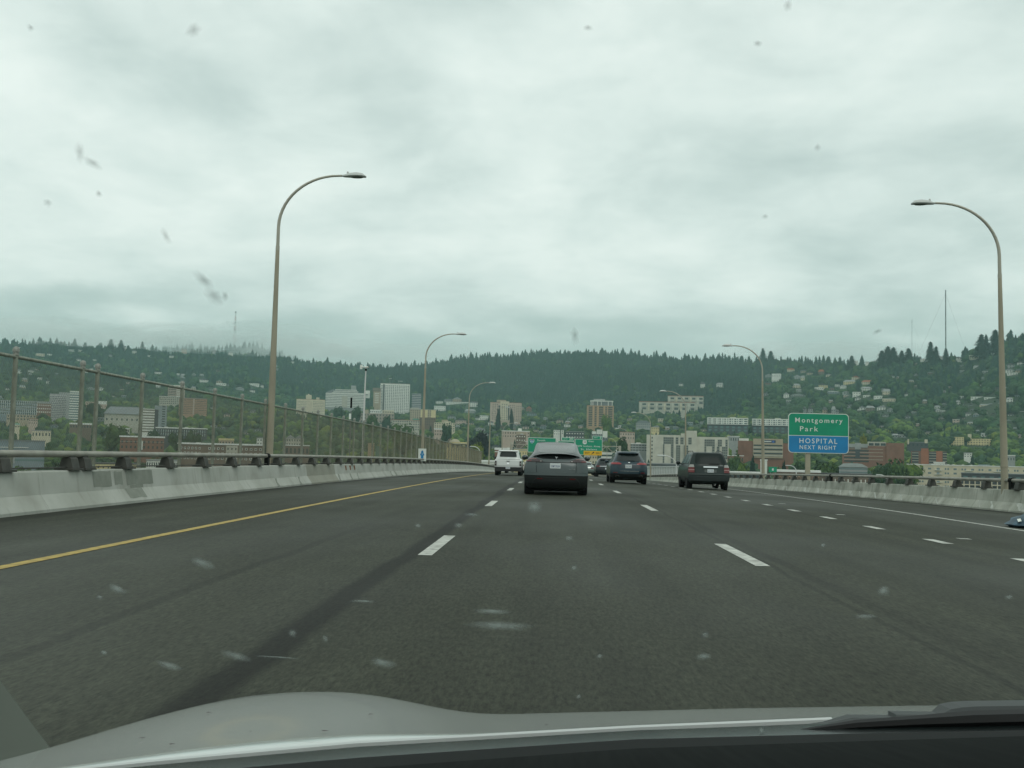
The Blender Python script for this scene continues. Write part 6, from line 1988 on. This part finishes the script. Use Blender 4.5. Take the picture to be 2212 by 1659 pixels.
def green_mpv():
    P = mat('dark_green_paint', (.009, .020, .018), .35, metal=.1, coat=.15, spec=.3)
    lv = [(.30, .82, .16, 4.5), (.42, .94, .02, 4.72), (.60, .975, 0, 4.78), (.74, .975, .02, 4.78), (.90, .97, .08, 4.72), (1.02, .96, .10, 4.5), (1.10, .935, .12, 4.0), (1.18, .90, .15, 3.75), (1.45, .80, .28, 3.25), (1.62, .735, .38, 2.95), (1.71, .70, .45, 2.8), (1.755, .62, .6, 2.6)]
    c = Car('green_suv', 'dark green older suv with a chrome tailgate bar, in the far right lane', 'suv', on_deck(7.42, 51), lv, P, 4.8, split=.60, lower=mat('dark_grey_bumper', (.028, .036, .036), .45), cr=.16, ex=6, cf=.5)
    c.rear('rear_window', mat('grey_green_glass', (.014, .022, .021), .3, spec=.12), [(1.20, -.60, .76), (1.25, -.66, .76), (1.5, -.64, .70), (1.66, -.60, .62), (1.69, -.55, .55)], off=.012)
    c.rear('tailgate_bar', M_chrome, [(1.035, -.27, .40), (1.095, -.27, .40)], off=.035)
    c.rear('plate_recess', mat('recess_green', (.05, .065, .06), .4), [(.82, -.22, .34), (.96, -.22, .34)], off=.006)
    c.rear('wiper', M_black, [(1.195, -.02, .46), (1.225, .05, .5)], off=.03)
    text('MDX', .04, .14, M_chrome, c.t, (.58, c.ry(.58, 1.13) - .02, 1.13), name='badge', bold=.02)
    for sd in (-1, 1):
        rows = [(z, *sorted((sd * a, sd * b))) for z, a, b in ((.80, .69, .96), (.90, .69, .965))]
        tl = c.rear('tail_light', M_redlens, rows, off=.018)
        rows = [(z, *sorted((sd * a, sd * b))) for z, a, b in ((.905, .69, .965), (.95, .69, .96))]; c.rear('reversing_lamp', mat('rosy_lens', (.35, .2, .19), .2), rows, off=.02, parent=tl)
        rows = [(z, *sorted((sd * a, sd * b))) for z, a, b in ((.955, .69, .96), (1.04, .69, .955))]; c.rear('brake_lamp', M_redlens, rows, off=.018, parent=tl)
        rows = [(z, *sorted((sd * a, sd * b))) for z, a, b in ((1.045, .69, .95), (1.17, .72, .89))]; c.rear('clear_lens', M_clearlens, rows, off=.016, parent=tl)
        c.side('side_window', M_cglass, [(1.19, .75, 3.5), (1.3, .65, 3.35), (1.55, .75, 2.95), (1.64, .9, 2.75)], sd)
        for y in (1.75, 2.75): c.side('door_pillar', M_trim, [(1.19, y - .04, y + .04), (1.64, y - .04, y + .04)], sd, off=.018)
        MB().tube([(sd * .66, .7, 1.72), (sd * .68, 1.0, 1.80), (sd * .68, 2.5, 1.80), (sd * .66, 2.8, 1.72)], .02, 6).build('roof_rail', M_trim, c.t)
    c.rear('tailgate_gap', M_black, [(.62, -.675, -.665), (1.15, -.675, -.665)], off=.006, nx=2); c.rear('bumper_step', mat('bumper_top', (.05, .065, .062), .4), [(.70, -.94, .94), (.745, -.95, .95)], off=.06)
    c.plate(.06, .885, .30, .15, '641 FTH')
    c.mirrors(3.35, 1.22, 1.07, P, (.12, .1, .1)); c.wheels((.98, 3.68), .83, .375, .26, arch=.972)
    MB().box(.3, .33, .3, .6, .2, .28).build('tail_pipe', M_chrome, c.t)


def plain_car(name, label, cat, x, y, paint, kind, split=None):
    if kind == 'suv':
        lv = [(.28, .80, .2, 4.4), (.40, .91, .04, 4.6), (.62, .94, 0, 4.65), (.86, .935, .05, 4.6), (1.0, .92, .09, 4.35), (1.08, .88, .14, 3.7), (1.3, .78, .35, 3.3), (1.5, .68, .6, 2.95), (1.6, .62, .75, 2.7), (1.65, .5, .95, 2.5)]
    else:
        lv = [(.22, .78, .2, 4.4), (.34, .88, .04, 4.6), (.55, .91, 0, 4.65), (.78, .905, .04, 4.6), (.92, .88, .10, 4.3), (1.0, .84, .35, 3.5), (1.06, .78, .75, 3.3), (1.3, .64, 1.25, 2.8), (1.41, .57, 1.6, 2.5), (1.45, .45, 1.8, 2.3)]
    c = Car(name, label, cat, on_deck(x, y), lv, paint, 4.65, split=split, lower=M_trim)
    if kind == 'suv':
        c.rear('rear_window', M_cglass, [(1.15, -.62, .62), (1.3, -.6, .6), (1.5, -.52, .52)]); c.rear('trim_bar', M_chrome, [(.93, -.6, .6), (.97, -.6, .6)], off=.02)
        c.rear('roof_spoiler', paint, [(1.53, -.55, .55), (1.6, -.52, .52)], off=.15)
    else:
        c.rear('rear_window', M_cglass, [(1.06, -.62, .62), (1.3, -.5, .5), (1.36, -.46, .46)]); c.rear('chrome_strip', M_chrome, [(.80, -.5, .5), (.825, -.5, .5)], off=.02)
    for sd in (-1, 1):
        z = .9 if kind == 'suv' else .72
        rows = [(q, *sorted((sd * a, sd * b))) for q, a, b in ((z, .5, .89), (z + .11, .52, .87))]
        c.rear('tail_light', M_redlens, rows, off=.016)
        c.side('side_window', M_cglass, [(1.05, 1.0, 3.3), (1.32, 1.4, 2.8)], sd)
    c.plate(0, .62 if kind != 'suv' else .76, .3, .15, None)
    c.mirrors(3.1, 1.05, .98, paint); c.wheels((.95, 3.7), .79, .345, .24, arch=.92)


grey_fastback(); white_pickup(); blue_suv(); green_mpv()
plain_car('dark_suv', 'dark suv with a pale trim bar, half hidden behind the dark blue crossover', 'suv', 4.75, 92, mat('slate_paint', (.018, .024, .027), .3, metal=.2, coat=.3), 'suv')
plain_car('green_sedan', 'pale grey green sedan seen between the grey car and the dark suv', 'car', 3.8, 116, mat('sage_paint', (.16, .20, .185), .3, metal=.5, coat=.7), 'sedan')
plain_car('white_sedan', 'white car peeping out between the white pickup and the grey car', 'car', -3.35, 100, mat('warm_white_paint', (.6, .55, .5), .3, coat=.6), 'sedan')


def blue_bundle():
    """crumpled blue sheet on the right shoulder"""
    p = at(2203, 1134, 23.4)
    z = deck(p.x, p.y)
    t = thing('tarpaulin_bundle', 'crumpled blue bundle with a pale patch lying on the right shoulder', 'tarpaulin', (p.x, p.y, z))
    r = random.Random(9)
    bm = bmesh.new(); bmesh.ops.create_icosphere(bm, subdivisions=3, radius=1)
    for v in bm.verts:
        n = math.sin(v.co.x * 7 + v.co.z * 5) * .1 + math.sin(v.co.y * 9 - v.co.x * 6) * .08
        v.co = v.co * (1 + n)
        v.co = Vector((v.co.x * .34 + .1, v.co.y * .5, max(0, (v.co.z + .6) * (.09 + .10 * (v.co.x + .8)))))
    me = bpy.data.meshes.new('sheet'); bm.to_mesh(me); bm.free(); me.materials.append(mat('blue_tarpaulin', (.035, .08, .115), .55, noise=.35, scale=6)); sharp(me, 1.2)
    put('sheet', me, t)
    MB().add([(-.15, -.28, .13), (-.09, -.3, .15), (-.08, -.22, .2), (-.14, -.19, .185), (-.15, -.2, .1), (-.09, -.2, .1)], [(0, 1, 2, 3), (0, 4, 5, 1)]).build('pale_patch', SW, t)
    MB().box(.2, .6, -.35, .4, 0, .22).build('dark_base', M_black, t)


blue_bundle()

# ------------------------------------------------------------------ our own car: bonnet, cowl, wiper, dashboard
own = thing('own_car', 'pale grey bonnet, cowl and wiper of the car the picture is taken from', 'car', (0, 1.0, .8))
own_inv = Vector((0, 1.0, .8))
M_hood = mat('silver_white_paint', (.56, .58, .56), .22, metal=.12, coat=.7, noise=.03, scale=3)
M_cowl = mat('cowl_gloss', (.008, .012, .012), .25, spec=.25)
M_dash = mat('dashboard_vinyl', (.010, .012, .0115), .9, spec=.08, noise=.18, scale=160, stretch=(1, .05, .05))

SILU = [-420, -200, 0, 100, 200, 350, 500, 600, 700, 800, 900, 1000, 1060, 1300, 1600, 2000, 2212, 2500]
SILV = [1775, 1700, 1643, 1618, 1587, 1543, 1508, 1496.5, 1493, 1499, 1519, 1540, 1543.5, 1537.5, 1530, 1524, 1522, 1522]
REU = [-420, 0, 347, 768, 1365, 1825, 2212, 2500]
REV = [1735, 1681, 1646, 1608, 1574, 1555, 1541, 1533]
CWU = [-420, 347, 768, 1365, 1825, 2212, 2500]; CWV = [1745, 1674, 1637, 1597, 1585, 1577, 1572]
DAU = [-420, 347, 768, 1050, 1365, 1825, 2212, 2500]; DAV = [1760, 1692, 1661, 1640, 1617, 1602, 1590, 1582]


def own_car():
    us = np.concatenate([np.linspace(-420, 1100, 77), np.linspace(1140, 2500, 30)])
    rows = []
    nS = 9
    for u in us:
        vs_ = float(np.interp(u, SILU, SILV)); vr = float(np.interp(u, REU, REV))
        # soften the polyline
        vs_ = float(np.mean([np.interp(u + d, SILU, SILV) for d in (-55, -28, 0, 28, 55)])) if u < 1100 else vs_
        vs_ = min(vs_, vr - 6) if u > -100 else vs_
        dr = 1.02; ds = 1.62 + .22 * math.exp(-((u - 650) / 420) ** 2)
        col = []
        for i in range(nS):
            s = i / (nS - 1); f = 1 - (1 - s) ** 1.7
            col.append(at(u, vr + (vs_ - vr) * f, dr + (ds - dr) * s))
        e = col[-1]; d = (e - col[-2])
        for k, drop in ((.2, .075), (.5, .27), (.8, .62)):
            col.append(e + Vector((0, k, -drop)))
        # rolled rear edge
        b = col[0]
        lip = [b + Vector((0, -.012, -.03)), b + Vector((0, -.010, -.004))]
        rows.append([p - own_inv for p in lip + col])
    vs = [p for r in rows for p in r]; c = len(rows[0]); fs = []
    for j in range(len(rows) - 1):
        for i in range(c - 1):
            q = j * c + i; fs.append((q, q + c, q + c + 1, q + 1))
    o = MB().add(vs, fs).build('bonnet', M_hood, own, smooth=False)
    for p in o.data.polygons: p.use_smooth = True
    # paler strip added as the highlight along the bonnet's rear edge
    e = MB(); e.tube([at(u, float(np.interp(u, REU, REV)) + 3.2, 1.005) - own_inv for u in us if u < 1830], .0042, 8); e.build('edge_highlight', mat('highlight_paint', (.62, .64, .63), .18, coat=.8), own, smooth=True)
    # fold lines pressed into the bonnet
    # cowl panel, black gap and dashboard
    def ribbon(name, m, fa, da, fb, db, n=40, drop=0.0):
        vs, fs = [], []
        for i in range(n):
            u = -420 + 2920 * i / (n - 1)
            a = at(u, float(np.interp(u, *fa)), da); b = at(u, float(np.interp(u, *fb)), db)
            vs += [a - own_inv, (a + b) / 2 - own_inv + Vector((0, 0, drop)), b - own_inv]
        for i in range(n - 1):
            for k in range(2):
                q = i * 3 + k; fs.append((q, q + 1, q + 4, q + 3))
        r_ = MB().add(vs, fs).build(name, m, own)
        for p in r_.data.polygons: p.use_smooth = True
        return r_
    off = lambda V, d: [v + d for v in V]
    ribbon('cowl', M_cowl, (REU, off(REV, 5)), 1.0, (CWU, off(CWV, 1)), .9, drop=.004)
    ribbon('cowl_seal', M_black, (CWU, CWV), .89, (DAU, off(DAV, 2)), .80)
    ribbon('dashboard', M_dash, (DAU, DAV), .79, ([-420, 2500], [1990, 1900]), .42, drop=.01)
    # wiper: a blade carrier lying on the cowl with the pivot cover at the right
    wt = [(1640, 1574.5), (1700, 1572), (1786, 1562), (1844, 1550), (1932, 1550.5), (1936, 1543.5), (2031, 1544.5), (2054, 1532), (2080, 1528), (2112, 1526), (2212, 1524.6), (2330, 1524)]
    rings = []
    for u, v in wt:
        vb = float(np.interp(u, CWU, CWV)) - 1
        th = min(.03, max(.004, (vb - v) * .0006))
        a = at(u, v, .96); b = at(u, v + (vb - v) * .45, .945); d_ = at(u, vb, .93)
        rings.append([p - own_inv for p in (a, b, d_, d_ + Vector((0, th, 0)), a + Vector((0, th, -.002)))])
    MB().loft(rings).build('wiper', mat('wiper_black', (.018, .022, .022), .5), own)
    wa = MB(); wa.tube([at(u, v, .928) - own_inv for u, v in ((1730, 1580), (1850, 1568), (1980, 1561), (2100, 1556), (2260, 1552))], [.002, .005, .006, .008, .008], 8); wa.build('wiper_arm', M_trim, own, smooth=True)
    # the cabin over the camera: roof, flanks and rear, which keep the dashboard in shade
    cab = MB(); rings = []
    for y, zt, w in ((-2.2, 1.18, .62), (-1.6, 1.40, .66), (-.6, 1.47, .68), (.2, 1.46, .67), (.52, 1.42, .64)):
        rings.append([Vector(q) - own_inv for q in ((-w - .16, y, .95), (-w, y, zt - .08), (-w + .12, y, zt), (w - .12, y, zt), (w, y, zt - .08), (w + .16, y, .95), (w + .12, y, .95), (w - .04, y, zt - .10), (w - .14, y, zt - .04), (-w + .14, y, zt - .04), (-w + .04, y, zt - .10), (-w - .12, y, .95))])
    cab.loft(rings); cab.build('cabin_roof', M_hood, own)
    lb = MB()
    for x0, x1 in ((-.9, -.78), (.78, .9)): lb.box(x0, x1, -2.3 - 1.0, .35 - 1.0, .3 - .8, .96 - .8)
    lb.box(-.78, .78, -2.3 - 1, -2.2 - 1, .3 - .8, 1.15 - .8); lb.box(-.78, .78, -2.2 - 1, .3 - 1, .3 - .8, .36 - .8)
    lb.build('cabin_shell', M_trim, own)
    # solid grey wedge standing in for a windscreen reflection, lower left corner
    pl = MB(); ring = []
    for v, ur in ((1462, -6), (1520, 37), (1570, 74), (1625, 116), (1700, 160)):
        D = 2.25
        ring.append([q - own_inv for q in (at(ur, v, D), at(ur - 160, v, D + .03), at(ur - 160, v, D + .12), at(ur - 4, v, D + .10))])
    pl.loft(ring); pl.build('pillar_reflection', mat('reflection_grey', (.17, .19, .165), .8), own)
    # bug specks on the paint
    rnd = random.Random(2)
    for u, f in ((305, .55), (450, .8), (205, .85), (540, .35), (700, .25), (800, .55), (370, .3), (1180, .3)):
        vs_ = float(np.interp(u, SILU, SILV)); vr = float(np.interp(u, REU, REV)); s = 1 - (1 - f) ** (1 / 1.7)
        dr = 1.02; ds = 1.62 + .22 * math.exp(-((u - 650) / 420) ** 2)
        p = at(u, vr + (vs_ - vr) * f, dr + (ds - dr) * s) - own_inv + Vector((0, 0, .0025))
        w = rnd.uniform(.0012, .0026)
        MB().add([p + Vector((-w * 1.5, -w, 0)), p + Vector((w * .5, -w * .6, 0)), p + Vector((w * 2, w, 0)), p + Vector((-w * .3, w * 1.2, 0)), p + Vector((0, 0, w * .4))], [(0, 1, 4), (1, 2, 4), (2, 3, 4), (3, 0, 4)]).build('bug_speck', mat('bug_brown', (.12, .11, .11), .9), own)


own_car()

# ------------------------------------------------------------------ haze
hm = bpy.data.materials.new('haze'); hm.use_nodes = True
t = hm.node_tree; t.nodes.clear()
ho = N(t, 'ShaderNodeOutputMaterial'); hv = N(t, 'ShaderNodeVolumePrincipled')
hv.inputs['Color'].default_value = (.62, .93, .92, 1); hv.inputs['Density'].default_value = 1.0e-4; hv.inputs['Anisotropy'].default_value = .1
t.links.new(hv.outputs[0], ho.inputs['Volume'])
hz = MB().box(-9500, 9500, -700, 7000, -63, 620).build('haze', hm)
tag(hz, 'thin pale haze in the valley air', kind='stuff')


def mist():
    m = bpy.data.materials.new('mist'); m.use_nodes = True
    t = m.node_tree; t.nodes.clear()
    o = N(t, 'ShaderNodeOutputMaterial'); v = N(t, 'ShaderNodeVolumePrincipled')
    v.inputs['Color'].default_value = (.97, 1, .99, 1); v.inputs['Density'].default_value = .0034
    t.links.new(v.outputs[0], o.inputs['Volume'])
    bm = bmesh.new(); r = random.Random(5)
    for u, vv, D, w, h, dp in ((300, 741, 4050, 260, 26, 190), (390, 730, 4000, 330, 34, 240), (470, 726, 4050, 280, 30, 230), (545, 726, 4040, 300, 34, 220), (610, 742, 4050, 250, 34, 200),
                               (700, 762, 3900, 330, 30, 240), (790, 772, 3950, 330, 34, 240), (880, 776, 4000, 300, 30, 230), (200, 728, 3700, 300, 22, 200), (60, 720, 3600, 330, 24, 220), (350, 741, 2930, 150, 15, 120), (430, 737, 2940, 190, 18, 130), (515, 734, 2960, 170, 18, 120), (590, 744, 3000, 170, 17, 120), (670, 760, 3050, 150, 14, 110), (150, 728, 2900, 150, 13, 110), (1760, 766, 3500, 300, 26, 220), (1850, 768, 3400, 260, 24, 200)):
        for k in range(3):
            p = at(u + r.uniform(-30, 30), vv + r.uniform(-9, 5), D + k * 25)
            res = bmesh.ops.create_icosphere(bm, subdivisions=3, radius=1)
            f = r.uniform(.55, 1.0)
            for q in res['verts']:
                c = q.co * (1 + .16 * math.sin(q.co.x * 5 + k + u) * math.cos(q.co.z * 4 + q.co.y * 3))
                q.co = Vector((p.x + c.x * w * f, p.y + c.y * dp * .5, p.z + c.z * h * 1.9 * f))
    me = bpy.data.meshes.new('mist'); bm.to_mesh(me); bm.free(); me.materials.append(m)
    tag(link(bpy.data.objects.new('mist', me)), 'low mist hanging on the ridge tops', kind='stuff')


mist()


# ------------------------------------------------------------------ insect splashes and dust on the windscreen
def windscreen_dirt():
    def dirt(name, col, amax):
        m = bpy.data.materials.new(name); m.use_nodes = True
        t = m.node_tree; t.nodes.clear()
        o = N(t, 'ShaderNodeOutputMaterial'); mx = N(t, 'ShaderNodeMixShader'); tr = N(t, 'ShaderNodeBsdfTransparent')
        d = N(t, 'ShaderNodeBsdfDiffuse'); d.inputs['Color'].default_value = (*col, 1)
        tl = N(t, 'ShaderNodeBsdfTranslucent'); tl.inputs['Color'].default_value = (*col, 1)
        ad = N(t, 'ShaderNodeMixShader'); ad.inputs[0].default_value = .5
        a = N(t, 'ShaderNodeAttribute'); a.attribute_name = 'cover'
        nz = N(t, 'ShaderNodeTexNoise'); nz.inputs['Scale'].default_value = 160; nz.inputs['Detail'].default_value = 3
        tc = N(t, 'ShaderNodeTexCoord')
        t.links.new(tc.outputs['Object'], nz.inputs['Vector'])
        mr = N(t, 'ShaderNodeMapRange'); mr.inputs['From Min'].default_value = .3; mr.inputs['From Max'].default_value = .7
        mr.inputs['To Min'].default_value = .6 * amax; mr.inputs['To Max'].default_value = amax
        t.links.new(nz.outputs['Fac'], mr.inputs['Value'])
        ml = N(t, 'ShaderNodeMath', operation='MULTIPLY')
        t.links.new(a.outputs['Fac'], ml.inputs[0]); t.links.new(mr.outputs[0], ml.inputs[1])
        t.links.new(d.outputs[0], ad.inputs[1]); t.links.new(tl.outputs[0], ad.inputs[2])
        t.links.new(ml.outputs[0], mx.inputs[0]); t.links.new(tr.outputs[0], mx.inputs[1]); t.links.new(ad.outputs[0], mx.inputs[2]); t.links.new(mx.outputs[0], o.inputs[0])
        return m
    pale = dirt('dried_insect', (.66, .72, .69), .75); dark = dirt('dark_insect', (.13, .12, .11), .5)
    n_ = Vector((0, .52, .41)).normalized(); q0 = Vector((0, .93, .90))
    ax = Vector((1, 0, 0)); ay = Vector((0, -.41, .52)).normalized()
    r = random.Random(77)

    def splash(u, v, w, h, ang, m, name):
        p = at(u, v, 1.0); d = p - EYE
        p = EYE + d * ((q0 - EYE).dot(n_) / d.dot(n_))
        k = (p - EYE).length / F
        e = ax * math.cos(ang) + ay * math.sin(ang); f = ay * math.cos(ang) - ax * math.sin(ang)
        mb = MB(); nr, na = 4, 16; vs = [p + n_ * .0006]; cov = [.9]
        wob = [r.uniform(.85, 1.15) for _ in range(na)]
        for i in range(1, nr + 1):
            for j in range(na):
                t_ = 2 * math.pi * j / na; s_ = i / nr
                vs.append(p + (e * w * math.cos(t_) + f * h * math.sin(t_)) * (k * s_ * wob[j]) + n_ * .0006 * (1 - s_)); cov.append((1 - s_) ** 1.2)
        fs = [(0, 1 + j, 1 + (j + 1) % na) for j in range(na)]
        for i in range(nr - 1):
            for j in range(na):
                a, b = 1 + i * na + j, 1 + i * na + (j + 1) % na
                fs.append((a, a + na, b + na, b))
        o = mb.add([q - own_inv for q in vs], fs).build(name, m, own)
        at_ = o.data.attributes.new('cover', 'FLOAT', 'POINT'); at_.data.foreach_set('value', cov)
        for q in o.data.polygons: q.use_smooth = True
    for u, v, w, h, a in ((438, 1217, 30, 16, -.4), (252, 1272, 22, 14, -.6), (365, 1438, 30, 14, -.4), (508, 1417, 34, 15, -.35), (828, 1432, 34, 15, -.3), (632, 1368, 10, 14, 0), (703, 1380, 8, 12, 0), (785, 1299, 30, 6, 0), (1064, 1321, 46, 9, 0), (1080, 1352, 80, 16, 0), (1155, 1095, 18, 22, 0),
                          (1229, 1163, 12, 9, 0), (1240, 1227, 9, 8, 0), (1520, 1418, 18, 13, .2), (1523, 1372, 10, 12, 0), (1908, 1276, 14, 16, .4), (1870, 1332, 26, 8, 0), (1295, 1418, 8, 10, 0), (990, 1135, 12, 10, 0), (1018, 1112, 18, 5, 0), (1645, 1578, 6, 14, .3), (903, 1136, 9, 8, 0), (215, 1290, 8, 8, 0), (1778, 1178, 7, 7, 0), (2180, 1290, 9, 8, 0), (1250, 1505, 6, 10, 0), (600, 1420, 60, 3, -.05), (225, 1410, 9, 8, 0)):
        splash(u, v, w, h, a, pale, 'insect_splash')
    for u, v, w, h, a in ((418, 64, 20, 14, .6), (66, 60, 8, 8, 0), (172, 330, 10, 26, -.2), (200, 352, 22, 12, -.6), (102, 438, 10, 9, 0), (213, 418, 8, 9, 0), (358, 510, 9, 22, .3), (440, 605, 30, 14, -.9), (462, 640, 26, 18, -.8), (486, 640, 8, 14, 0), (1242, 725, 10, 26, .1), (1896, 716, 12, 7, .6), (1637, 94, 10, 8, 0), (1653, 468, 8, 7, 0), (1766, 318, 8, 9, 0), (1270, 60, 12, 7, 0), (1702, 12, 10, 14, 0)):
        splash(u, v, w, h, a, dark, 'insect_smudge')


windscreen_dirt()


# where a few look-alikes share a label, say which of them each one is
def tell_apart():
    d = {}
    for o in S.objects:
        if o.parent is None and 'label' in o and o.get('category') in ('house', 'tree'):
            d.setdefault(o['label'], []).append(o)
    for lab, os_ in d.items():
        n = len(os_)
        if n < 2 or len(lab.split()) > 13: continue
        os_.sort(key=lambda o: o.location.x / o.location.y)
        if n == 2: w = ('left of two', 'right of two')
        elif n == 3: w = ('left of three', 'middle of three', 'right of three')
        else: w = ['leftmost of several'] + [''] * (n - 2) + ['rightmost of several']
        for o, q in zip(os_, w):
            if q: o['label'] = lab + ', ' + q


tell_apart()
